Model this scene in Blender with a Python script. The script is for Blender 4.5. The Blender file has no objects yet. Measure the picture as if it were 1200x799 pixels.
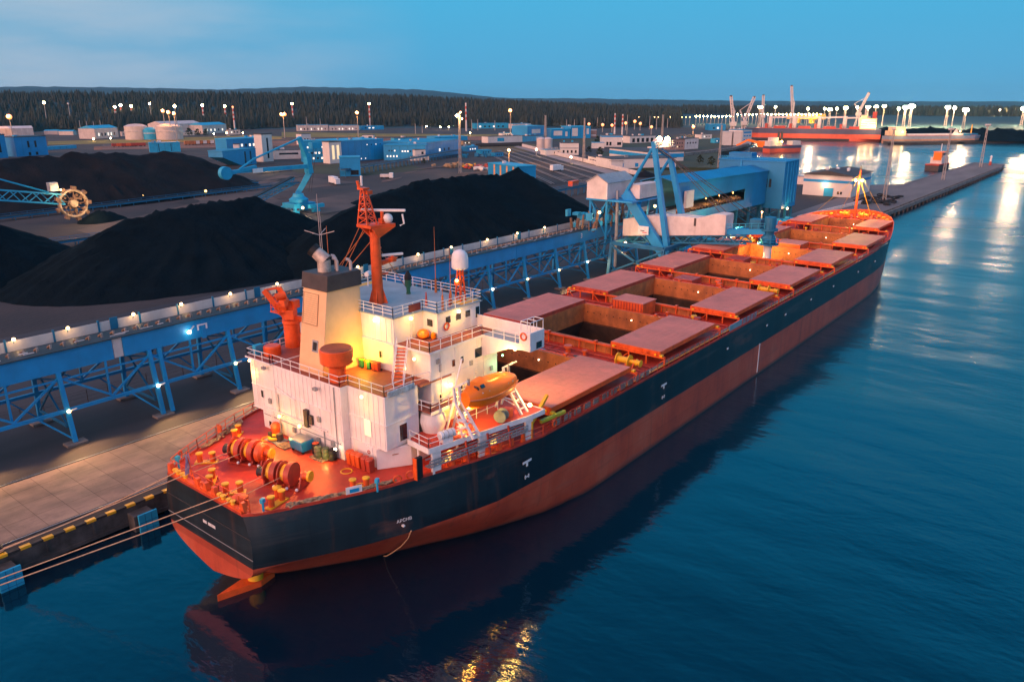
import bpy, math, random
from mathutils import Matrix, Vector
R = math.radians
random.seed(7)
SC = bpy.context.scene
COL = SC.collection

# ------------------------------------------------------------------ camera
CAM = Vector((-31.9, -61.8, 45.5))
FPX, VPX, HZ = 900.0, 1350.0, 283.0
_pitch = math.atan2(HZ, FPX)
_a = math.atan2(VPX - 600, math.hypot(FPX, HZ))
FWD = Vector((math.cos(_a) * math.cos(_pitch), math.sin(_a) * math.cos(_pitch), -math.sin(_pitch)))
RIGHT = FWD.cross(Vector((0, 0, 1))).normalized()
UP = RIGHT.cross(FWD)
cd = bpy.data.cameras.new("camera")
cam = bpy.data.objects.new("camera", cd)
COL.objects.link(cam)
cam.matrix_world = Matrix(((RIGHT.x, UP.x, -FWD.x, CAM.x), (RIGHT.y, UP.y, -FWD.y, CAM.y), (RIGHT.z, UP.z, -FWD.z, CAM.z), (0, 0, 0, 1)))
cd.sensor_fit = 'HORIZONTAL'
cd.sensor_width = 36
cd.lens = 36 * FPX / 1200
cd.clip_start = 0.5
cd.clip_end = 40000
SC.camera = cam

# ------------------------------------------------------------------ dusk sky, afterglow
GZ = 2.4                                   # level of the quay and the yard
HAZE_DENSITY = 0.00004
world = bpy.data.worlds.new("World")
SC.world = world
world.use_nodes = True
wn, wl = world.node_tree.nodes, world.node_tree.links
wn.clear()

def wnode(t, **kw):
    n = wn.new(t)
    for k, v in kw.items():
        setattr(n, k, v)
    return n

def ramp(node, stops):
    cr = node.color_ramp
    while len(cr.elements) > 1:
        cr.elements.remove(cr.elements[-1])
    cr.elements[0].position, cr.elements[0].color = stops[0][0], (*stops[0][1], 1)
    for p, c in stops[1:]:
        e = cr.elements.new(p)
        e.color = (*c, 1)

tc = wnode('ShaderNodeTexCoord')
sx = wnode('ShaderNodeSeparateXYZ')
wl.new(tc.outputs['Generated'], sx.inputs[0])
rp = wnode('ShaderNodeValToRGB')
ramp(rp, [(0.0, (.105, .36, .60)), (.035, (.088, .37, .63)), (.13, (.068, .42, .69)), (.29, (.054, .465, .77)), (.44, (.015, .52, 1.05)), (.65, (.005, .27, .60)), (1, (.004, .17, .42))])
wl.new(sx.outputs['Z'], rp.inputs[0])
# greyer, slightly pink sky to the left of the picture
dl = wnode('ShaderNodeVectorMath', operation='DOT_PRODUCT')
wl.new(tc.outputs['Generated'], dl.inputs[0])
dl.inputs[1].default_value = (-.18, .98, 0)
mr = wnode('ShaderNodeMapRange')
mr.inputs[1].default_value, mr.inputs[2].default_value = .55, 1.0
mr.inputs[3].default_value, mr.inputs[4].default_value = 0, .72
wl.new(dl.outputs['Value'], mr.inputs[0])
mlow = wnode('ShaderNodeMapRange')
mlow.inputs[1].default_value, mlow.inputs[2].default_value = .30, .50
mlow.inputs[3].default_value, mlow.inputs[4].default_value = 1, 0
wl.new(sx.outputs['Z'], mlow.inputs[0])
mlm = wnode('ShaderNodeMath', operation='MULTIPLY')
wl.new(mr.outputs[0], mlm.inputs[0])
wl.new(mlow.outputs[0], mlm.inputs[1])
mx = wnode('ShaderNodeMix', data_type='RGBA')
wl.new(mlm.outputs[0], mx.inputs[0])
wl.new(rp.outputs[0], mx.inputs[6])
mx.inputs[7].default_value = (.27, .41, .53, 1)
# thin stretched clouds
mp = wnode('ShaderNodeMapping')
mp.inputs['Scale'].default_value = (1.6, 1.6, 9)
wl.new(tc.outputs['Generated'], mp.inputs[0])
nz = wnode('ShaderNodeTexNoise')
nz.inputs['Scale'].default_value = 2.2
nz.inputs['Detail'].default_value = 7
wl.new(mp.outputs[0], nz.inputs['Vector'])
cr = wnode('ShaderNodeValToRGB')
ramp(cr, [(.42, (0, 0, 0)), (.66, (1, 1, 1))])
wl.new(nz.outputs[0], cr.inputs[0])
cm = wnode('ShaderNodeMath', operation='MULTIPLY')
wl.new(cr.outputs[0], cm.inputs[0])
wl.new(mlm.outputs[0], cm.inputs[1])
cm2 = wnode('ShaderNodeMath', operation='MULTIPLY')
wl.new(cm.outputs[0], cm2.inputs[0])
cm2.inputs[1].default_value = .95
mc = wnode('ShaderNodeMix', data_type='RGBA')
wl.new(cm2.outputs[0], mc.inputs[0])
wl.new(mx.outputs[2], mc.inputs[6])
mc.inputs[7].default_value = (.56, .56, .62, 1)
# afterglow of the sunset behind the photographer
GLOW = Vector((-.93, .12, .30)).normalized()
dg = wnode('ShaderNodeVectorMath', operation='DOT_PRODUCT')
wl.new(tc.outputs['Generated'], dg.inputs[0])
dg.inputs[1].default_value = GLOW
mg = wnode('ShaderNodeMapRange', interpolation_type='SMOOTHSTEP')
mg.inputs[1].default_value, mg.inputs[2].default_value = .27, 1.0
wl.new(dg.outputs['Value'], mg.inputs[0])
gl = wnode('ShaderNodeMix', data_type='RGBA')
wl.new(mg.outputs[0], gl.inputs[0])
wl.new(mc.outputs[2], gl.inputs[6])
gl.inputs[7].default_value = (2.5, 1.25, 1.05, 1)
bg = wnode('ShaderNodeBackground')
bg.inputs[1].default_value = 1.0
wl.new(gl.outputs[2], bg.inputs[0])
wo = wnode('ShaderNodeOutputWorld')
wl.new(bg.outputs[0], wo.inputs[0])

sd = bpy.data.lights.new("afterglow_sun", 'SUN')
sd.energy, sd.angle, sd.color = 1.0, R(25), (1.0, .60, .42)
sun = bpy.data.objects.new("afterglow_sun", sd)
COL.objects.link(sun)
sun.rotation_euler = Vector((-.95, .06, .24)).to_track_quat('Z', 'Y').to_euler()

SC.view_settings.view_transform = 'Standard'
SC.view_settings.look = 'None'
SC.view_settings.exposure = 0.12
SC.view_settings.gamma = 1
SC.view_settings.use_curve_mapping = False
SC.render.engine = 'CYCLES'
SC.cycles.use_denoising = True
SC.cycles.max_bounces = 6
SC.cycles.diffuse_bounces = 3
SC.cycles.glossy_bounces = 3
SC.cycles.transmission_bounces = 2
SC.cycles.volume_bounces = 0
SC.cycles.sample_clamp_indirect = 6
SC.cycles.caustics_reflective = False
SC.cycles.caustics_refractive = False
SC.cycles.use_light_tree = True

# ------------------------------------------------------------------ surveying helpers: photo pixel -> place in the world
def ray(px, py):
    return FWD * FPX + RIGHT * (px - 600) + UP * (399.5 - py)

def G(px, py, z=GZ):
    d = ray(px, py)
    return CAM + d * ((z - CAM.z) / d.z)

def top_z(p, py):
    """height of the point above p that shows at image row py"""
    z0, z1 = -20.0, 400.0
    for _ in range(40):
        zm = (z0 + z1) / 2
        q = Vector((p.x, p.y, zm)) - CAM
        y = 399.5 - FPX * q.dot(UP) / q.dot(FWD)
        if y > py: z0 = zm
        else: z1 = zm
    return (z0 + z1) / 2

def V(*a): return Vector(a)

def onx(px, py, x):
    d = ray(px, py)
    return CAM + d * ((x - CAM.x) / d.x)

def ony(px, py, y):
    d = ray(px, py)
    return CAM + d * ((y - CAM.y) / d.y)

# ------------------------------------------------------------------ materials
MATS = {}
def mat(name, color, rough=.6, metal=0.0, var=.12, scale=.6, rust=0.0, rust_scale=.35, bump=0.0, bump_scale=6.0, emit=None, strength=1.0, coord='Object', color2=None, spec=.5, stretch=None, rustcol=(.16, .05, .02)):
    if name in MATS: return MATS[name]
    m = bpy.data.materials.new(name)
    m.use_nodes = True
    nt = m.node_tree
    N, L = nt.nodes, nt.links
    b = N['Principled BSDF']
    b.inputs['Roughness'].default_value = rough
    b.inputs['Metallic'].default_value = metal
    b.inputs['Specular IOR Level'].default_value = spec
    b.inputs['Base Color'].default_value = (*color, 1)
    if emit:
        b.inputs['Emission Color'].default_value = (*emit, 1)
        b.inputs['Emission Strength'].default_value = strength
        MATS[name] = m
        return m
    t = N.new('ShaderNodeTexCoord')
    src = t.outputs[coord]
    if stretch:
        mpn = N.new('ShaderNodeMapping')
        mpn.inputs['Scale'].default_value = stretch
        L.new(src, mpn.inputs[0])
        src = mpn.outputs[0]
    n = N.new('ShaderNodeTexNoise')
    n.inputs['Scale'].default_value = scale
    n.inputs['Detail'].default_value = 8
    n.inputs['Roughness'].default_value = .62
    L.new(src, n.inputs['Vector'])
    c2 = color2 or tuple(max(0, c * (1 - 2.2 * var)) for c in color)
    c1 = color if color2 else tuple(min(1, c * (1 + var)) for c in color)
    r = N.new('ShaderNodeValToRGB')
    ramp(r, [(.32, c2), (.66, c1)])
    L.new(n.outputs[0], r.inputs[0])
    out = r.outputs[0]
    if rust > 0:
        mp2 = N.new('ShaderNodeMapping')
        mp2.inputs['Scale'].default_value = (1, 1, .22)
        L.new(t.outputs[coord], mp2.inputs[0])
        n2 = N.new('ShaderNodeTexNoise')
        n2.inputs['Scale'].default_value = rust_scale
        n2.inputs['Detail'].default_value = 10
        n2.inputs['Roughness'].default_value = .7
        L.new(mp2.outputs[0], n2.inputs['Vector'])
        r2 = N.new('ShaderNodeValToRGB')
        ramp(r2, [(.56 - .1 * rust, (0, 0, 0)), (.80 - .1 * rust, (1, 1, 1))])
        L.new(n2.outputs[0], r2.inputs[0])
        ml = N.new('ShaderNodeMath')
        ml.operation = 'MULTIPLY'
        ml.inputs[1].default_value = min(1, rust * 1.2)
        L.new(r2.outputs[0], ml.inputs[0])
        mxn = N.new('ShaderNodeMix')
        mxn.data_type = 'RGBA'
        L.new(ml.outputs[0], mxn.inputs[0])
        L.new(out, mxn.inputs[6])
        mxn.inputs[7].default_value = (*rustcol, 1)
        out = mxn.outputs[2]
    L.new(out, b.inputs['Base Color'])
    if bump > 0:
        n3 = N.new('ShaderNodeTexNoise')
        n3.inputs['Scale'].default_value = bump_scale
        n3.inputs['Detail'].default_value = 6
        L.new(src, n3.inputs['Vector'])
        bp = N.new('ShaderNodeBump')
        bp.inputs['Strength'].default_value = min(1, bump)
        bp.inputs['Distance'].default_value = .25 if bump_scale < 2 else .05
        L.new(n3.outputs[0], bp.inputs['Height'])
        L.new(bp.outputs[0], b.inputs['Normal'])
    MATS[name] = m
    return m

def lampmat(name, col, s):
    return mat(name, (.8, .8, .8), emit=col, strength=s)

# ------------------------------------------------------------------ mesh builder
class MB:
    def __init__(s):
        s.v, s.f = [], []
    def add(s, vs, fs):
        o = len(s.v)
        s.v += [tuple(p) for p in vs]
        s.f += [tuple(i + o for i in f) for f in fs]
        return s
    def box2(s, x0, x1, y0, y1, z0, z1):
        return s.add([(x0, y0, z0), (x1, y0, z0), (x1, y1, z0), (x0, y1, z0), (x0, y0, z1), (x1, y0, z1), (x1, y1, z1), (x0, y1, z1)],
                     [(0, 3, 2, 1), (4, 5, 6, 7), (0, 1, 5, 4), (1, 2, 6, 5), (2, 3, 7, 6), (3, 0, 4, 7)])
    def box(s, c, d, rz=0, rx=0, ry=0):
        M = Matrix.Translation(c) @ Matrix.Rotation(rz, 4, 'Z') @ Matrix.Rotation(ry, 4, 'Y') @ Matrix.Rotation(rx, 4, 'X')
        a, b, e = d[0] / 2, d[1] / 2, d[2] / 2
        vs = [M @ Vector(p) for p in [(-a, -b, -e), (a, -b, -e), (a, b, -e), (-a, b, -e), (-a, -b, e), (a, -b, e), (a, b, e), (-a, b, e)]]
        return s.add(vs, [(0, 3, 2, 1), (4, 5, 6, 7), (0, 1, 5, 4), (1, 2, 6, 5), (2, 3, 7, 6), (3, 0, 4, 7)])
    def beam(s, p, q, w, h=None, w2=None):
        h = h or w
        p, q = Vector(p), Vector(q)
        d = (q - p)
        if d.length < 1e-6: return s
        d.normalize()
        u = Vector((0, 0, 1)) if abs(d.z) < .95 else Vector((1, 0, 0))
        a = d.cross(u).normalized()
        b = a.cross(d)
        w2 = w2 or w
        k = w2 / w
        vs = []
        for c, m in ((p, 1), (q, k)):
            for sa, sb in ((-1, -1), (1, -1), (1, 1), (-1, 1)):
                vs.append(c + a * (sa * w / 2 * m) + b * (sb * h / 2 * m))
        return s.add(vs, [(0, 1, 2, 3), (7, 6, 5, 4), (0, 4, 5, 1), (1, 5, 6, 2), (2, 6, 7, 3), (3, 7, 4, 0)])
    def cyl(s, p, q, r0, r1=None, n=12, cap=True):
        r1 = r0 if r1 is None else r1
        p, q = Vector(p), Vector(q)
        d = (q - p).normalized()
        u = Vector((0, 0, 1)) if abs(d.z) < .95 else Vector((1, 0, 0))
        a = d.cross(u).normalized()
        b = d.cross(a)
        vs = []
        for c, r in ((p, r0), (q, r1)):
            for i in range(n):
                t = 2 * math.pi * i / n
                vs.append(c + a * (math.cos(t) * r) + b * (math.sin(t) * r))
        fs = [(i, (i + 1) % n, n + (i + 1) % n, n + i) for i in range(n)]
        if cap: fs += [tuple(range(n - 1, -1, -1)), tuple(range(n, 2 * n))]
        return s.add(vs, fs)
    def tube(s, pts, r, n=6, closed=False):
        pts = [Vector(p) for p in pts]
        m = len(pts)
        o = len(s.v)
        for i, p in enumerate(pts):
            if closed: d = pts[(i + 1) % m] - pts[i - 1]
            else: d = pts[min(i + 1, m - 1)] - pts[max(i - 1, 0)]
            d.normalize()
            u = Vector((0, 0, 1)) if abs(d.z) < .95 else Vector((1, 0, 0))
            a = d.cross(u).normalized()
            b = d.cross(a)
            for k in range(n):
                t = 2 * math.pi * k / n
                s.v.append(tuple(p + a * (math.cos(t) * r) + b * (math.sin(t) * r)))
        for i in range(m if closed else m - 1):
            j = (i + 1) % m
            for k in range(n):
                s.f.append((o + i * n + k, o + i * n + (k + 1) % n, o + j * n + (k + 1) % n, o + j * n + k))
        if not closed:
            s.f.append(tuple(o + k for k in range(n - 1, -1, -1)))
            s.f.append(tuple(o + (m - 1) * n + k for k in range(n)))
        return s
    def prism(s, pts, z0, z1):
        n = len(pts)
        ar = sum(pts[i][0] * pts[(i + 1) % n][1] - pts[(i + 1) % n][0] * pts[i][1] for i in range(n))
        if ar < 0: pts = pts[::-1]
        vs = [(p[0], p[1], z0) for p in pts] + [(p[0], p[1], z1) for p in pts]
        fs = [tuple(range(n - 1, -1, -1)), tuple(range(n, 2 * n))] + [(i, (i + 1) % n, n + (i + 1) % n, n + i) for i in range(n)]
        return s.add(vs, fs)
    def extr(s, pts, d):
        """closed 3D outline pts moved along vector d"""
        n = len(pts)
        d = Vector(d)
        vs = [Vector(p) for p in pts] + [Vector(p) + d for p in pts]
        return s.add(vs, [tuple(range(n - 1, -1, -1)), tuple(range(n, 2 * n))] + [(i, (i + 1) % n, n + (i + 1) % n, n + i) for i in range(n)])
    def lathe(s, prof, c=(0, 0, 0), n=16, axis=None):
        """prof: (radius, height) pairs round a vertical axis (or along axis)"""
        c = Vector(c)
        d = Vector(axis).normalized() if axis else Vector((0, 0, 1))
        u = Vector((0, 0, 1)) if abs(d.z) < .95 else Vector((1, 0, 0))
        a = d.cross(u).normalized()
        b = d.cross(a)
        o = len(s.v)
        for r, h in prof:
            for i in range(n):
                t = 2 * math.pi * i / n
                s.v.append(tuple(c + d * h + a * (math.cos(t) * r) + b * (math.sin(t) * r)))
        for k in range(len(prof) - 1):
            for i in range(n):
                s.f.append((o + k * n + i, o + k * n + (i + 1) % n, o + (k + 1) * n + (i + 1) % n, o + (k + 1) * n + i))
        s.f.append(tuple(o + i for i in range(n - 1, -1, -1)))
        s.f.append(tuple(o + (len(prof) - 1) * n + i for i in range(n)))
        return s
    def sphere(s, c, r, n=10, m=6, sz=1.0):
        return s.lathe([(max(.001, r * math.sin(math.pi * k / m)), -r * sz * math.cos(math.pi * k / m)) for k in range(m + 1)], c, n)
    def torus(s, c, R0, r, axis=(0, 0, 1), n=20, k=6):
        d = Vector(axis).normalized()
        u = Vector((0, 0, 1)) if abs(d.z) < .95 else Vector((1, 0, 0))
        a = d.cross(u).normalized()
        b = d.cross(a)
        return s.tube([Vector(c) + a * (math.cos(2 * math.pi * i / n) * R0) + b * (math.sin(2 * math.pi * i / n) * R0) for i in range(n)], r, k, True)
    def grid(s, P):
        """P[i][j] points"""
        o = len(s.v)
        m = len(P[0])
        for row in P: s.v += [tuple(p) for p in row]
        for i in range(len(P) - 1):
            for j in range(m - 1):
                s.f.append((o + i * m + j, o + (i + 1) * m + j, o + (i + 1) * m + j + 1, o + i * m + j + 1))
        return s
    def build(s, name, m, parent=None, smooth=False, bevel=0.0, label=None):
        me = bpy.data.meshes.new(name)
        off = WLOC.get(parent.name, Vector((0, 0, 0))) if parent else Vector((0, 0, 0))
        me.from_pydata([(x - off.x, y - off.y, z - off.z) for x, y, z in s.v], [], s.f)
        for mm in (m if isinstance(m, (list, tuple)) else [m]): me.materials.append(mm)
        me.validate()
        me.update()
        if smooth:
            me.shade_smooth()
            me.set_sharp_from_angle(angle=R(38))
        o = bpy.data.objects.new(name, me)
        COL.objects.link(o)
        if parent:
            o.parent = parent
            WLOC[o.name] = off
        if bevel:
            bv = o.modifiers.new('bevel', 'BEVEL')
            bv.width, bv.segments, bv.limit_method, bv.angle_limit = bevel, 2, 'ANGLE', R(40)
        if label: o['label'] = label
        return o

SPLIT = {'roller_row', 'cover_wheel', 'drain_hole', 'pile_row', 'support_row', 'post_row', 'column', 'barrier_block', 'longitudinal_brace', 'spilled_grit', 'plate_rib_none', 'luffing_rope', 'idler', 'scrap', 'tripper_machinery', 'tripper_drum', 'machinery', 'drain_hole_none', 'wire'}
def islands(v, f):
    par = list(range(len(v)))
    def find(a):
        while par[a] != a:
            par[a] = par[par[a]]
            a = par[a]
        return a
    for q in f:
        r = find(q[0])
        for k in q[1:]: par[find(k)] = r
    g = {}
    for q in f: g.setdefault(find(q[0]), []).append(q)
    return list(g.values())
_build0 = MB.build
def _build_split(s, name, m, parent=None, smooth=False, bevel=0.0, label=None):
    if name not in SPLIT or parent is None: return _build0(s, name, m, parent, smooth, bevel, label)
    gs = islands(s.v, s.f)
    out = None
    rest = MB()
    singular = {'roller_row': 'roller', 'pile_row': 'pile', 'support_row': 'support', 'post_row': 'fence_post', 'longitudinal_brace': 'brace', 'spilled_grit': 'grit_patch', 'tripper_machinery': 'machine_unit', 'machinery': 'machine_unit', 'scrap': 'scrap_piece'}.get(name, name)
    for k, g in enumerate(gs):
        idx = sorted({i for q in g for i in q})
        mp = {a: b for b, a in enumerate(idx)}
        b = MB() if k < 100 else rest
        b.add([s.v[i] for i in idx], [tuple(mp[i] for i in q) for q in g])
        if k < 100: out = _build0(b, singular, m, parent, smooth, bevel)
    if rest.v:
        o = _build0(rest, singular, m, parent, smooth)
        o['kind'] = 'stuff'
    return out
MB.build = _build_split
WLOC = {}
def thing(name, label, cat, loc=(0, 0, 0), group=None):
    o = bpy.data.objects.new(name, None)
    o.empty_display_size = .3
    COL.objects.link(o)
    o.location = loc
    WLOC[o.name] = Vector(loc)
    return tag(o, label, cat, group)

def tag(o, label, cat, group=None):
    o['label'], o['category'] = label, cat
    if group: o['group'] = group
    return o

def struct(o, kind='structure'):
    o['kind'] = kind
    return o

def copy_tree(o, parent=None):
    c = o.copy()
    COL.objects.link(c)
    if parent: c.parent = parent
    for ch in list(o.children): copy_tree(ch, c)
    return c

def lamp(p, energy, col=(1, .72, .38), rad=.12, parent=None, kind='POINT', aim=None, cone=100):
    ld = bpy.data.lights.new("lamp_light", kind)
    ld.energy, ld.color, ld.shadow_soft_size = energy, col, rad
    o = bpy.data.objects.new("lamp_light", ld)
    COL.objects.link(o)
    off = WLOC.get(parent.name, Vector((0, 0, 0))) if parent else Vector((0, 0, 0))
    o.location = Vector(p) - off
    if parent: o.parent = parent
    if kind == 'SPOT':
        ld.spot_size, ld.spot_blend = R(cone), .5
        o.rotation_euler = (Vector(p) - Vector(aim)).to_track_quat('Z', 'Y').to_euler()
    return o

def rail_mb(pts, h=1.0, step=1.6, r=.03, bars=(.5, 1.0), mb=None, closed=False):
    mb = mb or MB()
    pts = [Vector(p) for p in pts]
    if closed: pts.append(pts[0])
    for a, b in zip(pts[:-1], pts[1:]):
        L = (b - a).length
        n = max(1, round(L / step))
        for i in range(n + 1):
            p = a + (b - a) * (i / n)
            mb.beam(p, p + V(0, 0, h), r * 2)
        for k in bars:
            mb.beam(a + V(0, 0, h * k), b + V(0, 0, h * k), r * 1.8)
    return mb

def text_part(txt, name, m, parent, origin, xdir, updir, size, depth=.02, off=.012, label=None):
    cu = bpy.data.curves.new(name, 'FONT')
    cu.body, cu.size, cu.extrude = txt, size, depth / 2
    cu.align_x, cu.align_y = 'CENTER', 'CENTER'
    t = bpy.data.objects.new(name, cu)
    COL.objects.link(t)
    dg = bpy.context.evaluated_depsgraph_get()
    me = bpy.data.meshes.new_from_object(t.evaluated_get(dg))
    bpy.data.objects.remove(t)
    X = Vector(xdir).normalized()
    U = Vector(updir).normalized()
    Nn = X.cross(U).normalized()
    U = Nn.cross(X)
    off_w = WLOC.get(parent.name, Vector((0, 0, 0))) if parent else Vector((0, 0, 0))
    o0 = Vector(origin) + Nn * off - off_w
    M = Matrix(((X.x, U.x, Nn.x, o0.x), (X.y, U.y, Nn.y, o0.y), (X.z, U.z, Nn.z, o0.z), (0, 0, 0, 1)))
    me.transform(M)
    me.materials.clear()
    me.materials.append(m)
    o = bpy.data.objects.new(name, me)
    COL.objects.link(o)
    if parent:
        o.parent = parent
        WLOC[o.name] = off_w
    if label: o['label'] = label
    return o

# ------------------------------------------------------------------ the palette
M_white = mat('white_paint', (.80, .77, .76), .5, var=.05, scale=.5, rust=.30, rust_scale=.7, rustcol=(.45, .30, .22))
M_trim = mat('white_trim_paint', (.80, .80, .80), .5, var=.06, scale=1.2, rust=.2, rust_scale=1.2)
M_cream = mat('cream_funnel_paint', (.82, .52, .27), .5, var=.06, scale=.4, rust=.2, rust_scale=.6, rustcol=(.5, .27, .12))
M_deck = mat('red_deck_paint', (.60, .055, .025), .6, var=.16, scale=.25, rust=.5, rust_scale=.5, rustcol=(.30, .055, .035), bump=.25, bump_scale=1.2)
M_deckdull = mat('dull_red_deck_paint', (.42, .095, .07), .6, var=.18, scale=.25, rust=.6, rust_scale=.4, rustcol=(.20, .07, .06))
M_orange = mat('orange_paint', (.80, .11, .018), .45, var=.14, scale=.8, rust=.45, rust_scale=.8, rustcol=(.35, .07, .03))
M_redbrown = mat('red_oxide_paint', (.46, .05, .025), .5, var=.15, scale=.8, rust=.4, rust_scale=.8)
M_cover = mat('hatch_cover_paint', (.66, .205, .14), .62, var=.10, scale=.16, rust=.6, rust_scale=.5, rustcol=(.40, .15, .10), bump=.3, bump_scale=1.5)
M_coaming = mat('hatch_coaming_paint', (.52, .16, .045), .6, var=.2, scale=.5, rust=.6, rust_scale=.6, rustcol=(.22, .08, .04))
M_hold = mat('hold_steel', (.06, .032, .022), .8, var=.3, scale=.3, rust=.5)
M_yellow = mat('yellow_paint', (.85, .45, .02), .45, var=.08, scale=1.5, rust=.2, rust_scale=1.5)
M_dark = mat('dark_band_paint', (.055, .045, .045), .55, var=.15, scale=.8)
M_black = mat('black_rubber', (.012, .012, .013), .7, var=.2, scale=2)
M_blue = mat('blue_steel_paint', (.005, .285, .62), .5, var=.08, scale=.25, rust=.14, rust_scale=.5, rustcol=(.05, .11, .18))
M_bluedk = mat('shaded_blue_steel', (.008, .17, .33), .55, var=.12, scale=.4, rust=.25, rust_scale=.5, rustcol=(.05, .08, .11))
M_bluelt = mat('light_blue_paint', (.02, .36, .60), .5, var=.08, scale=.4, rust=.12)
M_steel = mat('grey_steel', (.34, .36, .38), .45, .3, var=.12, scale=1.0, rust=.25, rust_scale=1)
M_alu = mat('aluminium', (.50, .53, .56), .35, .7, var=.08, scale=1.5)
M_galv = mat('grey_green_walkway', (.20, .25, .22), .6, var=.2, scale=1.0)
M_cdeck = mat('grey_blue_deck_paint', (.30, .38, .42), .55, var=.10, scale=.4, rust=.2, rust_scale=.5, rustcol=(.22, .24, .25))
M_brown = mat('red_brown_deck_paint', (.30, .075, .045), .6, var=.15, scale=.5, rust=.4)
M_glass = mat('window_glass', (.02, .025, .03), .08, var=.2, scale=2, spec=.8)
M_litwin = lampmat('lit_window', (1, .66, .18), .75)
M_litwhite = lampmat('lit_white_window', (1, .88, .68), 1.1)
M_rope = mat('mooring_rope', (.62, .38, .22), .85, var=.15, scale=3)
M_coil = mat('old_rope', (.36, .25, .15), .9, var=.25, scale=3, bump=.5, bump_scale=8)
M_coal = mat('coal', (.0045, .0105, .0155), .9, color2=(.002, .0055, .0085), scale=.16, bump=1.0, bump_scale=.9, spec=.04)
M_coalbr = mat('brown_coal', (.022, .0185, .019), .9, color2=(.008, .0105, .014), scale=.10, bump=.8, bump_scale=.9, spec=.06)
M_conc = mat('stained_concrete', (.22, .19, .17), .85, var=.25, scale=.3, rust=.5, rust_scale=.3, rustcol=(.07, .055, .05), bump=.4, bump_scale=3)
M_concdk = mat('wet_concrete', (.075, .068, .065), .75, var=.3, scale=.6, rust=.5, rust_scale=.8, rustcol=(.03, .025, .022), bump=.5, bump_scale=2)
M_belt = mat('conveyor_belt', (.025, .024, .026), .6, var=.3, scale=.5)
M_rust = mat('rusty_roller_steel', (.22, .13, .08), .7, var=.3, scale=1.5, rust=.5)
M_panel = mat('pale_panel', (.70, .64, .61), .6, var=.08, scale=.4, rust=.35, rust_scale=.4, rustcol=(.35, .25, .2))
M_green = mat('dark_green_paint', (.02, .14, .07), .55, var=.15, scale=1.5)
M_olive = mat('olive_drum_paint', (.12, .16, .08), .5, var=.2, scale=2, rust=.4, rust_scale=2)
M_lifeboat = mat('orange_fibreglass', (.98, .215, .004), .32, var=.05, scale=.8, rust=.12, rust_scale=.8, rustcol=(.5, .09, .02))
M_lw = lampmat('warm_lamp', (1.0, .58, .20), 9)
M_lwhite = lampmat('white_lamp', (1.0, .86, .62), 12)
M_lorange = lampmat('sodium_lamp', (1.0, .26, .012), 3)
M_lflood = lampmat('floodlight', (1.0, .62, .27), 150)
M_lsod = lampmat('sodium_floodlight', (1.0, .25, .010), 2.6)
M_lyel = lampmat('yellow_lamp', (1.0, .58, .06), 9)
M_wroof = mat('dark_roofing', (.07, .065, .065), .8, var=.2, scale=.2)
M_wall = mat('white_building_panel', (.68, .64, .60), .6, var=.06, scale=.1, rust=.2, rust_scale=.2, rustcol=(.45, .38, .33))
M_wallpink = mat('pinkish_brick', (.34, .22, .18), .8, var=.12, scale=.2)
M_blueroof = mat('blue_roof_sheet', (.015, .25, .44), .5, var=.12, scale=.1)
M_gal = mat('gallery_blue_sheet', (.005, .20, .46), .5, var=.10, scale=.08, rust=.15, rust_scale=.15, rustcol=(.02, .10, .2))
M_tank = mat('tank_white', (.58, .50, .46), .5, var=.08, scale=.2, rust=.3, rust_scale=.2)
M_redwhite = mat('red_stack_band', (.50, .07, .04), .6, var=.1)
M_greypole = mat('galvanised_pole', (.36, .33, .31), .5, .2, var=.1, scale=.5)
M_bldgblue = mat('blue_building_sheet', (.008, .27, .56), .5, var=.10, scale=.06, rust=.12, rust_scale=.12, rustcol=(.02, .12, .25))
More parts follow.
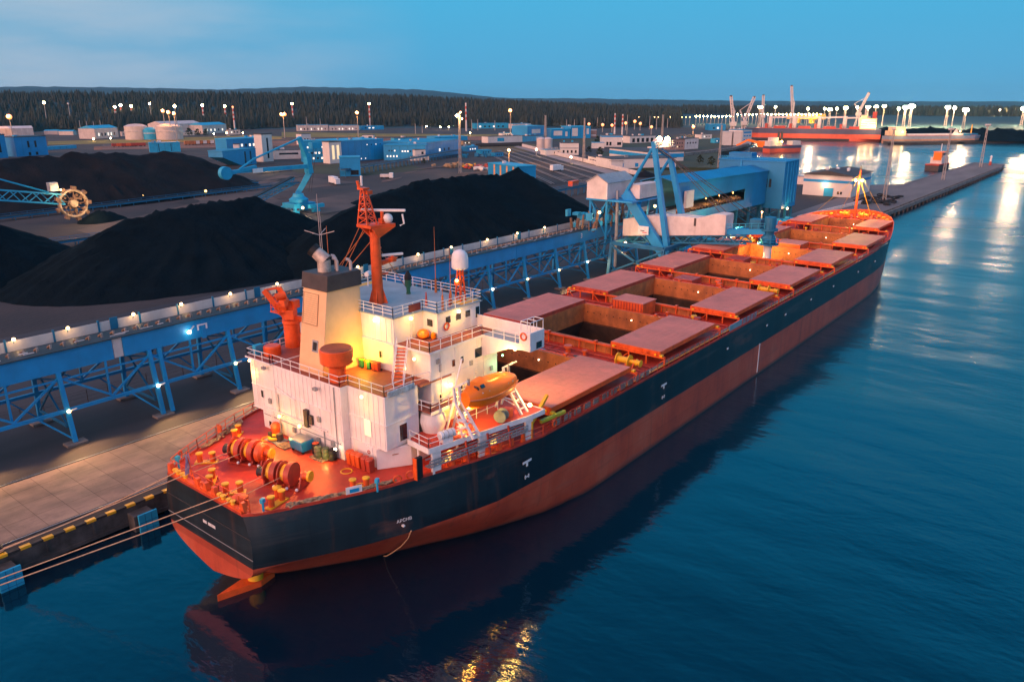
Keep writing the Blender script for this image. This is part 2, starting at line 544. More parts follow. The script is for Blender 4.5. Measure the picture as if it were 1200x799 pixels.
# ================================================================== SETTING
# ------------------------------------------------------------------ water
def water_material():
    m = bpy.data.materials.new('harbour_water')
    m.use_nodes = True
    N, L = m.node_tree.nodes, m.node_tree.links
    b = N['Principled BSDF']
    b.inputs['Base Color'].default_value = (.0002, .012, .028, 1)
    b.inputs['Roughness'].default_value = .12
    b.inputs['IOR'].default_value = 1.62
    g = N.new('ShaderNodeNewGeometry')
    def noise(scale, stretch, rot, detail=3, dist=0.0):
        mp = N.new('ShaderNodeMapping')
        mp.inputs['Scale'].default_value = stretch
        mp.inputs['Rotation'].default_value = (0, 0, R(rot))
        L.new(g.outputs['Position'], mp.inputs[0])
        n = N.new('ShaderNodeTexNoise')
        n.inputs['Scale'].default_value = scale
        n.inputs['Detail'].default_value = detail
        n.inputs['Distortion'].default_value = dist
        L.new(mp.outputs[0], n.inputs['Vector'])
        return n.outputs[0]
    big = noise(.045, (1, .35, 1), 38, 2, .4)
    mid = noise(.22, (1, .45, 1), 48, 3, .3)
    fine = noise(1.5, (1, .6, 1), 60, 3)
    # calm and ruffled patches
    patch = noise(.012, (1, .6, 1), 20, 2)
    pr = N.new('ShaderNodeMapRange')
    pr.inputs[1].default_value, pr.inputs[2].default_value = .38, .62
    pr.inputs[3].default_value, pr.inputs[4].default_value = .35, 1.0
    L.new(patch, pr.inputs[0])
    def mul(a, k):
        n = N.new('ShaderNodeMath')
        n.operation = 'MULTIPLY'
        L.new(a, n.inputs[0])
        if isinstance(k, (int, float)): n.inputs[1].default_value = k
        else: L.new(k, n.inputs[1])
        return n.outputs[0]
    def add(a, c):
        n = N.new('ShaderNodeMath')
        n.operation = 'ADD'
        L.new(a, n.inputs[0])
        L.new(c, n.inputs[1])
        return n.outputs[0]
    rr = N.new('ShaderNodeMapRange')
    rr.inputs[1].default_value, rr.inputs[2].default_value = .35, .65
    rr.inputs[3].default_value, rr.inputs[4].default_value = .7, 1.2
    L.new(patch, rr.inputs[0])
    sp = N.new('ShaderNodeSeparateXYZ')
    L.new(g.outputs['Position'], sp.inputs[0])
    rx = N.new('ShaderNodeMapRange')       # the berth is sheltered, the basin beyond it is ruffled
    rx.inputs[1].default_value, rx.inputs[2].default_value = 20, 170
    rx.inputs[3].default_value, rx.inputs[4].default_value = .075, .25
    L.new(sp.outputs[0], rx.inputs[0])
    L.new(mul(rr.outputs[0], rx.outputs[0]), b.inputs['Roughness'])
    h = add(add(mul(big, .8), mul(mul(mid, .27), pr.outputs[0])), mul(mul(fine, .05), pr.outputs[0]))
    bp = N.new('ShaderNodeBump')
    bp.inputs['Strength'].default_value = .75
    bp.inputs['Distance'].default_value = 1.0
    L.new(h, bp.inputs['Height'])
    L.new(bp.outputs[0], b.inputs['Normal'])
    return m
W = MB()
W.add([(-3000, -4000, 0), (9000, -4000, 0), (9000, 9000, 0), (-3000, 9000, 0)], [(0, 1, 2, 3)])
struct(W.build('water', water_material()))

# ------------------------------------------------------------------ yard ground
def ground_material():
    m = mat('yard_ground', (.048, .038, .035), .9, color2=(.017, .017, .019), scale=.035, rust=.55, rust_scale=.018, rustcol=(.11, .066, .05), bump=.5, bump_scale=1.1)
    return m
QY = 18.6
shore = [(-1500, QY), (168, QY), (214, 14.4), (309, 12.4), (571.8, 8.0), (606, 10.2), (610, 28.5), (422.8, 33), (407, 46), (421.6, 86.5), (463, 145), (484, 163), (524.6, 202), (544, 222), (640, 222), (712, 238), (790, 262), (846, 296), (905, 210), (926, 170.7), (859.5, 145.6), (880, 122), (959, 72.8), (987, 38), (1100, -150), (1500, -800), (2600, -2600), (9500, -3600), (9500, 9500), (-1500, 9500)]
gm = MB()
n = len(shore)
gm.add([(x, y, GZ) for x, y in shore], [tuple(range(n))])
gm.add([(x, y, GZ) for x, y in shore[1:27]] + [(x, y, -4) for x, y in shore[1:27]], [(i + 1, i, 26 + i, 27 + i) for i in range(25)])
g_o = gm.build('ground', ground_material())
struct(g_o)

# dark road and tracks beside the quay, pale concrete apron between the crane rails
struct(MB().add([(-300, 35.4, GZ + .004), (175, 35.4, GZ + .004), (175, 100, GZ + .004), (-300, 100, GZ + .004)], [(0, 1, 2, 3)]).build('road', mat('oily_asphalt', (.050, .040, .040), .75, color2=(.022, .02, .022), scale=.08, stretch=(.35, 1.6, 1), bump=.3, bump_scale=2)))

def slab_material():
    m = mat('quay_slab_concrete', (.36, .25, .19), .8, color2=(.16, .12, .10), scale=.22, rust=.75, rust_scale=.12, rustcol=(.085, .066, .058), bump=.25, bump_scale=2.5, stretch=(.45, 1.3, 1))
    N, L = m.node_tree.nodes, m.node_tree.links
    b = N['Principled BSDF']
    src = b.inputs['Base Color'].links[0].from_socket
    t = N.new('ShaderNodeTexCoord')
    br = N.new('ShaderNodeTexBrick')
    br.offset = 0.0
    br.inputs['Scale'].default_value = 1.0
    br.inputs['Mortar Size'].default_value = .035
    br.inputs['Mortar Smooth'].default_value = .2
    br.inputs['Brick Width'].default_value = 3.1
    br.inputs['Row Height'].default_value = 3.55
    br.inputs['Color1'].default_value = (1, 1, 1, 1)
    br.inputs['Color2'].default_value = (.84, .82, .82, 1)
    br.inputs['Mortar'].default_value = (.40, .37, .36, 1)
    L.new(t.outputs['Object'], br.inputs['Vector'])
    mx = N.new('ShaderNodeMix')
    mx.data_type = 'RGBA'
    mx.blend_type = 'MULTIPLY'
    mx.inputs[0].default_value = 1
    L.new(src, mx.inputs[6])
    L.new(br.outputs[0], mx.inputs[7])
    L.new(mx.outputs[2], b.inputs['Base Color'])
    return m
struct(MB().add([(-300, 21.3, GZ + .004), (168, 21.3, GZ + .004), (168, 34.7, GZ + .004), (-300, 34.7, GZ + .004)], [(0, 1, 2, 3)]).build('pavement', slab_material()))

t = thing('quay_wall', 'stained concrete quay wall with yellow and black marked kerb under the mooring ropes', 'quay wall', (0, QY, 0))
w = MB().box2(-120, 168, QY - .12, QY + .5, .75, GZ - .02)
for i in range(-18, 30):
    x = i * 4.6 + 1.5
    w.box2(x, x + .25, QY - .2, QY - .12, .8, GZ - .1)
    if i % 3 == 0: w.box2(x + .9, x + 2.1, QY - .16, QY - .12, 1.0, GZ - .25)
w.build('wall_face', M_concdk, t)
MB().box2(-120, 168, QY - .3, QY + .3, .35, .75).build('lower_beam', M_concdk, t)
MB().box2(-120, 168, QY - .15, QY + .32, GZ, GZ + .26).build('kerb', mat('black_kerb_paint', (.04, .036, .035), .8, var=.3, scale=1.5), t, bevel=.03)
for i in range(-16, 8):
    x = -10.0 + i * 2.13
    MB().box2(x, x + .98, QY - .17, QY + .34, GZ + .01, GZ + .285).build('yellow_marking', M_yellow, t)
for i in range(-20, 30): pass
pl = MB()
for i in range(-26, 37):
    pl.cyl((i * 4.6, QY + .7, -5), (i * 4.6, QY + .7, .6), .35, n=8)
pl.box2(-120, 168, QY + 2.2, QY + 2.6, -4, 1)
pl.build('pile_row', M_concdk, t)

for nm, y, lab in (('crane_rail', 21.0, 'crane rail sunk in the quay nearest the water'), ('crane_rail', 35.05, 'crane rail along the dark road behind the concrete slabs')):
    t = thing(nm, lab, 'rail', (0, y, GZ))
    MB().box2(-200, 166, y - .32, y + .32, GZ - .1, GZ + .012).build('rail_bed', M_black, t)
    MB().box2(-200, 166, y - .06, y + .06, GZ + .01, GZ + .07).build('rail_head', M_steel, t)

for x, lab in ((1.85, 'blue fender panel on the quay wall nearest the ship stern'), (-11.9, 'blue fender panel at the left picture edge below the mooring ropes')):
    t = thing('fender', lab, 'fender', (x, QY, 0), 'blue quay fenders')
    MB().box2(x - 1.05, x + 1.05, QY - 2.35, QY - 2.1, -.5, 2.15).build('face_panel', M_bluelt, t, bevel=.04)
    f = MB()
    for k in (-.35, .35): f.box2(x + k - .03, x + k + .03, QY - 2.38, QY - 2.352, -.5, 2.15)
    for k in (.3, 1.2): f.box2(x - 1.05, x + 1.05, QY - 2.38, QY - 2.352, k - .03, k + .03)
    f.build('panel_joint', M_bluedk, t)
    MB().box2(x - 1.3, x + .9, QY - 1.75, QY - .2, -.6, 1.9).build('mounting_block', M_concdk, t, bevel=.06)
    MB().cyl((x, QY - 2.1, .8), (x, QY - 1.7, .8), .5, n=14).build('rubber_cone', M_black, t, True)

# ------------------------------------------------------------------ pier beyond the bow
t = thing('pier', 'long narrow concrete pier running out beyond the ship bow', 'pier', (214, 14.4, GZ))
pp = [(214, 14.4), (309, 12.4), (571.8, 8.0), (606, 10.2), (610, 28.5), (422.8, 33), (407, 46), (330, 42), (214, 40)]
MB().prism(pp, GZ + .004, GZ + .05).build('pier_deck', mat('pier_concrete', (.20, .17, .16), .85, color2=(.11, .095, .09), scale=.05, stretch=(.4, 1.5, 1)), t)
for a, b2 in zip(pp[:5], pp[1:6]):
    d = (V(*b2, 0) - V(*a, 0)).normalized()
    nrm = V(d.y, -d.x, 0)
    a3, b3 = V(*a, 0) + nrm * .2, V(*b2, 0) + nrm * .2
    MB().beam(a3 + V(0, 0, 1.9), b3 + V(0, 0, 1.9), .7, 1.5).build('pier_wall', M_conc, t)
    q = MB()
    L_ = (b3 - a3).length
    for i in range(int(L_ / 7)):
        p = a3 + d * (i * 7 + 2) + nrm * .45
        q.cyl((p.x, p.y, -3), (p.x, p.y, 1.3), .55, n=8)
    q.build('pile_row', M_concdk, t)
MB().beam((216, 14.9, GZ + .3), (571, 8.6, GZ + .3), .45, .5).build('pier_kerb', mat('worn_kerb', (.20, .13, .09), .8, var=.3, scale=.4), t)

# green bank and pale sheet piling between tower and warehouse
struct(MB().add([(p.x, p.y, GZ + .03) for p in (G(815, 187), G(845, 194), G(870, 199), G(925, 208), G(924, 214), G(870, 208), G(800, 205), G(770, 196))], [tuple(range(8))]).build('grass_bank', mat('dry_grass', (.085, .085, .028), .9, color2=(.045, .05, .02), scale=.06)))
# ------------------------------------------------------------------ land rising to the forest, far hills
def noise2(x, y):
    s = 0
    for k, (fx, fy, ph) in enumerate(((1, .7, 0), (.6, -1.1, 2.1), (1.9, 1.3, .7), (-1.4, 2.3, 4.2), (3.1, -.9, 1.3))):
        s += math.sin(x * fx + y * fy + ph) / (1 + k * .6)
    return s / 3
AZ0 = math.atan2(FWD.y, FWD.x)
def sstep(a, b, x):
    t = min(1, max(0, (x - a) / (b - a)))
    return t * t * (3 - 2 * t)
def land_h(r, az):
    """az: degrees right of the view axis"""
    A = 40 - 33 * sstep(-16, 16, az)
    base = A * sstep(1250, 1750, r)
    far = (108 - 60 * sstep(-8, 1, az) - 22 * sstep(2, 22, az)) * sstep(3300, 5200, r) * (1 + .07 * noise2(az * .5, 3))
    far2 = (6 * noise2(az * .33 + 2, r * .001)) * sstep(2500, 4000, r)
    return GZ - .3 + base * (1 - sstep(3000, 5000, r)) + far + far2
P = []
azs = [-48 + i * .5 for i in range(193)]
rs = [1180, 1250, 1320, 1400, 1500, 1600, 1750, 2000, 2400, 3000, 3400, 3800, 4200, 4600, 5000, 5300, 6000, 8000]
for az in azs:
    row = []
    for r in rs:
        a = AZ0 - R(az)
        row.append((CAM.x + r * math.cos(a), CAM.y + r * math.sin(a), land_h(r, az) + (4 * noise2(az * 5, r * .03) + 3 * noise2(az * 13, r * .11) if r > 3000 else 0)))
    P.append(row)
struct(MB().grid(P).build('hills', mat('haze_tinted_hills', (.008, .066, .088), .95, color2=(.006, .046, .066), scale=.02), smooth=True))  # wooded hills, the teal of distant haze put into their colour

# conifers of the far wood: one mass
rng = random.Random(3)
fo = MB()
def conifer(mb, x, y, z, h, w):
    for k, (z0, z1, rr) in enumerate(((.12, .62, 1), (.42, 1.0, .68))):
        n = 5
        o = len(mb.v)
        a0 = rng.random() * 6
        for i in range(n):
            a = a0 + 2 * math.pi * i / n
            q = w * rr * rng.uniform(.65, 1.2)
            mb.v.append((x + q * math.cos(a), y + q * math.sin(a), z + h * z0 * rng.uniform(.8, 1.2)))
        mb.v.append((x + rng.uniform(-.3, .3), y, z + h * z1))
        for i in range(n): mb.f.append((o + i, o + (i + 1) % n, o + n))
for _ in range(15000):
    az = rng.uniform(-40, 40)
    u = rng.random()
    r = 1290 + 1300 * u ** 1.6 + 60 * noise2(az * .8, 1)
    if az > 12 and r < 2100: r += 750
    a = AZ0 - R(az)
    h = rng.uniform(13, 23) * (1 + .12 * noise2(az * 1.5, r * .01))
    conifer(fo, CAM.x + r * math.cos(a), CAM.y + r * math.sin(a), land_h(r, az) - 1, h, h * rng.uniform(.16, .30))
struct(fo.build('forest', mat('conifer_foliage', (.034, .040, .026), .95, color2=(.010, .022, .022), scale=.012)), 'stuff')
# ================================================================== THE BULK CARRIER
def lut(tab, x):
    if x <= tab[0][0]: return tab[0][1]
    for (a, p), (b, q) in zip(tab[:-1], tab[1:]):
        if x <= b: return p + (q - p) * (x - a) / (b - a)
    return tab[-1][1]
TD = [(0, 6.3), (.8, 7.1), (2.1, 7.9), (4.8, 9.3), (7.8, 10.7), (11, 12.2), (14, 13.2), (17.4, 14.2), (21, 15.3), (25.3, 16.3), (30, 17.05), (36, 17.1), (150, 17.1), (165, 16.8), (178, 15.9), (190, 14.4), (200, 12.2), (208, 9.5), (214, 6.5), (218, 3.2), (220, .05)]
TB = [(0, 7), (5.4, 10), (8.9, 11.8), (13, 13.4), (17.5, 14.8), (22.6, 16.2), (31, 16.8), (40, 17.1), (150, 17.1), (168, 16.9), (180, 15.8), (190, 14.0), (200, 11.2), (208, 8.1), (214, 5.2), (218, 2.5), (220, .05)]
TW = [(4, .02), (5.3, 1.1), (9.4, 4.4), (13, 6.8), (15, 7.8), (19.3, 10), (22.2, 11.7), (27, 13.8), (32.4, 15.8), (39.6, 17), (46, 17.09), (150, 17.09), (168, 16.85), (180, 15.5), (190, 13.4), (200, 10.3), (208, 7.1), (214, 4.4), (218, 2.0), (220, .04)]
TK = [(0, 2.6), (1.5, 2.3), (3, 1.4), (4, .0), (5.3, -1.0), (8, -2.4), (14, -5), (22, -7.4), (30, -8), (230, -8)]
def zdeck(s): return 10.7 + 1.5 * sstep(186, 206, s)
XST = [(-8, 215), (0, 215.5), (5.6, 217.0), (12.4, 219.5)]
def bowx(s, z): return s if s < 170 else 170 + (s - 170) * (lut(XST, z) - 170) / 50
SH = thing('bulk_carrier', 'huge black and red bulk carrier with open hatches moored at the quay', 'ship', (0, 0, 0))
def hull_material():
    m = mat('hull_paint', (.012, .014, .018), .42, var=.3, scale=.12, spec=.45)
    N, L = m.node_tree.nodes, m.node_tree.links
    b = N['Principled BSDF']
    src = b.inputs['Base Color'].links[0].from_socket
    t = N.new('ShaderNodeTexCoord')
    s = N.new('ShaderNodeSeparateXYZ')
    L.new(t.outputs['Object'], s.inputs[0])
    red = N.new('ShaderNodeTexNoise')
    mp = N.new('ShaderNodeMapping')
    mp.inputs['Scale'].default_value = (.5, .5, .35)
    L.new(t.outputs['Object'], mp.inputs[0])
    L.new(mp.outputs[0], red.inputs['Vector'])
    red.inputs['Scale'].default_value = .35
    red.inputs['Detail'].default_value = 10
    red.inputs['Roughness'].default_value = .68
    rr = N.new('ShaderNodeValToRGB')
    ramp(rr, [(.30, (.33, .050, .026)), (.50, (.50, .080, .036)), (.72, (.56, .14, .075))])
    L.new(red.outputs[0], rr.inputs[0])
    gt = N.new('ShaderNodeMath')
    gt.operation = 'LESS_THAN'
    gt.inputs[1].default_value = 5.6
    L.new(s.outputs[2], gt.inputs[0])
    # blue-grey weathering of the black topsides, plate seams
    w = N.new('ShaderNodeTexNoise')
    mp2 = N.new('ShaderNodeMapping')
    mp2.inputs['Scale'].default_value = (.8, .8, .12)
    L.new(t.outputs['Object'], mp2.inputs[0])
    L.new(mp2.outputs[0], w.inputs['Vector'])
    w.inputs['Scale'].default_value = .5
    w.inputs['Detail'].default_value = 9
    wr = N.new('ShaderNodeValToRGB')
    ramp(wr, [(.40, (.006, .014, .022)), (.62, (.010, .024, .034)), (.80, (.030, .040, .045))])
    L.new(w.outputs[0], wr.inputs[0])
    mx = N.new('ShaderNodeMix')
    mx.data_type = 'RGBA'
    L.new(gt.outputs[0], mx.inputs[0])
    L.new(wr.outputs[0], mx.inputs[6])
    L.new(rr.outputs[0], mx.inputs[7])
    def streak(src, scale, lo, hi, amt, col, nscale):
        mpx = N.new('ShaderNodeMapping')
        mpx.inputs['Scale'].default_value = scale
        L.new(t.outputs['Object'], mpx.inputs[0])
        nn = N.new('ShaderNodeTexNoise')
        nn.inputs['Scale'].default_value = nscale
        nn.inputs['Detail'].default_value = 6
        nn.inputs['Roughness'].default_value = .6
        L.new(mpx.outputs[0], nn.inputs['Vector'])
        r_ = N.new('ShaderNodeMapRange')
        r_.inputs[1].default_value, r_.inputs[2].default_value = lo, hi
        r_.inputs[3].default_value, r_.inputs[4].default_value = 0, amt
        L.new(nn.outputs[0], r_.inputs[0])
        m_ = N.new('ShaderNodeMix')
        m_.data_type = 'RGBA'
        L.new(r_.outputs[0], m_.inputs[0])
        L.new(src, m_.inputs[6])
        m_.inputs[7].default_value = (*col, 1)
        return m_.outputs[2]
    out = streak(mx.outputs[2], (1, 1, .045), .56, .72, .5, (.085, .042, .030), .75)      # rust runs
    out = streak(out, (.05, .05, .6), .58, .74, .45, (.11, .10, .095), 1.0)              # fender scrapes
    out = streak(out, (.4, .4, .9), .60, .75, .5, (.20, .085, .06), .35)
    # weed and scum just above the water
    rz = N.new('ShaderNodeMapRange')
    rz.inputs[1].default_value, rz.inputs[2].default_value = .15, .75
    rz.inputs[3].default_value, rz.inputs[4].default_value = .75, 0
    L.new(s.outputs[2], rz.inputs[0])
    sc = N.new('ShaderNodeMix')
    sc.data_type = 'RGBA'
    L.new(rz.outputs[0], sc.inputs[0])
    L.new(out, sc.inputs[6])
    sc.inputs[7].default_value = (.05, .045, .035, 1)
    # plate seams
    sw = N.new('ShaderNodeMapping')
    sw.inputs['Rotation'].default_value = (R(90), 0, 0)
    L.new(t.outputs['Object'], sw.inputs[0])
    bk = N.new('ShaderNodeTexBrick')
    bk.inputs['Scale'].default_value = 1
    bk.inputs['Brick Width'].default_value = 9
    bk.inputs['Row Height'].default_value = 2.4
    bk.inputs['Mortar Size'].default_value = .035
    bk.inputs['Color1'].default_value = (1, 1, 1, 1)
    bk.inputs['Color2'].default_value = (.86, .86, .86, 1)
    bk.inputs['Mortar'].default_value = (.6, .6, .6, 1)
    L.new(sw.outputs[0], bk.inputs['Vector'])
    mu = N.new('ShaderNodeMix')
    mu.data_type = 'RGBA'
    mu.blend_type = 'MULTIPLY'
    mu.inputs[0].default_value = .8
    L.new(sc.outputs[2], mu.inputs[6])
    L.new(bk.outputs[0], mu.inputs[7])
    L.new(mu.outputs[2], b.inputs['Base Color'])
    n3 = N.new('ShaderNodeTexNoise')
    n3.inputs['Scale'].default_value = .45
    n3.inputs['Detail'].default_value = 4
    L.new(t.outputs['Object'], n3.inputs['Vector'])
    bp = N.new('ShaderNodeBump')
    bp.inputs['Strength'].default_value = .18
    bp.inputs['Distance'].default_value = .12
    L.new(n3.outputs[0], bp.inputs['Height'])
    L.new(bp.outputs[0], b.inputs['Normal'])
    return m
M_hull = hull_material()
ST = [0, .8, 2.1, 3.3, 4.8, 6.3, 7.8, 9.4, 11, 12.6, 14, 15.6, 17.4, 19.2, 21, 23, 25.3, 27.6, 30, 33, 36, 40, 46, 60, 80, 100, 120, 140, 150, 158, 165, 172, 178, 184, 190, 195, 200, 204, 208, 211, 214, 216, 218, 219.2, 220]
US = [0, .04, .1, .18, .28, .4, .54, .68, .82, .92]
def section(s):
    zb, B, Wl, D, zd = lut(TK, s), lut(TB, s), lut(TW, s), lut(TD, s), zdeck(s)
    if s < 4: p = 2.4 - 1.25 * sstep(0, 2.6, s)
    else:
        u0 = -zb / (5.6 - zb)
        fr = min(.9985, max(.0, Wl / B))
        p = max(1.02, min(14, math.log(1 - fr) / math.log(1 - u0))) if u0 > .003 else 2.4
        p = p + (1.15 - p) * (1 - sstep(4, 5.5, s))
    out = []
    for u in US:
        z = zb + u * (5.6 - zb)
        out.append((B * (1 - (1 - u) ** p), z))
    for k in (0, .25, .5, .75, 1):
        z = 5.6 + (zd - 5.6) * k
        out.append((B + (D - B) * k + (.55 * math.sin(k * math.pi) * (1 - s / 12) if s < 12 else 0), z))
    return out
hm = MB()
for sgn in (-1, 1):
    P = []
    for s in ST:
        P.append([(bowx(s, z), sgn * y, z) for y, z in section(s)])
    hm.grid(P if sgn > 0 else [r[::-1] for r in P])
sec0 = section(0)
hm.add([(0, -y, z) for y, z in sec0[::-1]] + [(0, y, z) for y, z in sec0[1:]], [tuple(range(2 * len(sec0) - 1))])
hm.build('hull', M_hull, SH, smooth=True)

HS = [33.4, 58.8, 84.0, 109.2, 133.6, 160.0, 185.8]
HE = [50.1, 75.7, 100.6, 125.7, 149.0, 176.8, 201.5]
HW = [8, 8, 8, 8, 8, 8, 5.6]
CX = [bowx(s, zdeck(s)) for s in ST]
def deck_half(x): return lut(TD, x)
dm = MB()
xs = sorted(set([s for s in ST if s <= 219.2] + HS + HE))
for a, b in zip(xs[:-1], xs[1:]):
    mid = (a + b) / 2
    hole = None
    for h0, h1, hw in zip(HS, HE, HW):
        if h0 <= mid <= h1: hole = hw
    za, zb_ = zdeck(a), zdeck(b)
    da, db = deck_half(a) - .02, deck_half(b) - .02
    if hole:
        for sg in (-1, 1):
            dm.add([(a, sg * hole, za), (b, sg * hole, zb_), (b, sg * db, zb_), (a, sg * da, za)], [(0, 1, 2, 3) if sg < 0 else (3, 2, 1, 0)])
    else:
        dm.add([(a, -da, za), (b, -db, zb_), (b, db, zb_), (a, da, za)], [(0, 1, 2, 3)])
def deck_material():
    m = mat('ship_deck_paint', (.56, .045, .018), .6, var=.2, scale=.22, rust=.45, rust_scale=.3, rustcol=(.33, .085, .065), bump=.2, bump_scale=1.2)
    return m
dm.build('deck', deck_material(), SH)
ge = MB()
for sg in (-1, 1):
    pts = [V(s, sg * (deck_half(s) - .06), zdeck(s) + .1) for s in ST if s <= 190]
    for a, b in zip(pts[:-1], pts[1:]): ge.beam(a, b, .14, .26)
ge.beam((0.06, -6.3, 10.8), (0.06, 6.3, 10.8), .14, .26)
ge.build('gunwale_bar', M_redbrown, SH)
# transom: weld line, port-of-registry lettering
MB().beam((-.02, -7.2, 6.55), (-.02, 7.2, 6.55), .05, .06).build('transom_rubbing_strip', M_steel, SH)
MB().beam((-.02, -7.2, 8.6), (-.02, 7.2, 8.6), .03, .06).build('transom_weld_seam', M_dark, SH)
sn = MB()
for k, w_ in enumerate((.16, .12, .16, 0, .14, .18, .12, .16, .14, .16)):
    y = .55 - k * .21
    if w_: sn.box2(-.03, 0, y - w_ / 2, y + w_ / 2, 7.62, 7.92)
sn.build('stern_name', M_trim, SH)
text_part('АРСНВ', 'side_marking', M_trim, SH, (12.4, -13.40, 7.3), (1, -.36, 0), (0, 0, 1), .46, off=.12)
MB().box2(12.25, 12.45, -13.5, -13.2, 6.55, 6.72).build('side_marking', M_trim, SH)
def side_mark(x, y0, z):
    m = MB()
    y0 -= .03
    m.box2(x - .75, x + .75, y0 - .02, y0 + .02, z, z + .26).box2(x - .14, x + .14, y0 - .02, y0 + .02, z - .42, z).box2(x - .4, x + .4, y0 - .02, y0 + .02, z - 1.72, z - 1.58)
    m.box2(x - .36, x - .2, y0 - .02, y0 + .02, z - 1.85, z - 1.42).box2(x + .2, x + .36, y0 - .02, y0 + .02, z - 1.85, z - 1.42)
    m.build('tug_mark', M_trim, SH)
side_mark(27.2, -16.85, 8.6)
side_mark(57.5, -17.1, 8.4)
for x in (78.5, 95, 104, 118, 132, 150, 165): MB().box2(x - .28, x + .28, -17.16 if x < 160 else -17.0, -16.9 if x < 160 else -16.6, 8.2, 8.5).build('draught_mark', M_trim, SH)
lm = MB().box2(92.2, 92.5, -17.16, -17.1, .5, 5.7)
lm.build('loadline_scale', M_trim, SH)

# rudder turned to port under the counter
rd = MB()
c = math.cos(R(-8)); 
pts = [(5.4, -1.5, .9), (-.6, -1.25, .45), (-.4, -1.2, -6), (5.0, -1.5, -6)]
rd.add([(5.2, -2.0, .6), (2.8, -1.0, 1.0), (-.6, -1.2, .7), (5.2, -2.0, -6), (2.8, -.6, -6), (-.6, -1.2, -6), (3.4, -2.4, .6), (3.4, -2.4, -6)],
       [(0, 1, 2, 6), (0, 3, 4, 1), (1, 4, 5, 2), (2, 5, 7, 6), (6, 7, 3, 0)])
rd.build('rudder', M_orange, SH)
MB().cyl((3.3, -1.6, .6), (3.6, -1.4, 2.6), .75, n=14).build('rudder_stock', M_yellow, SH, True)

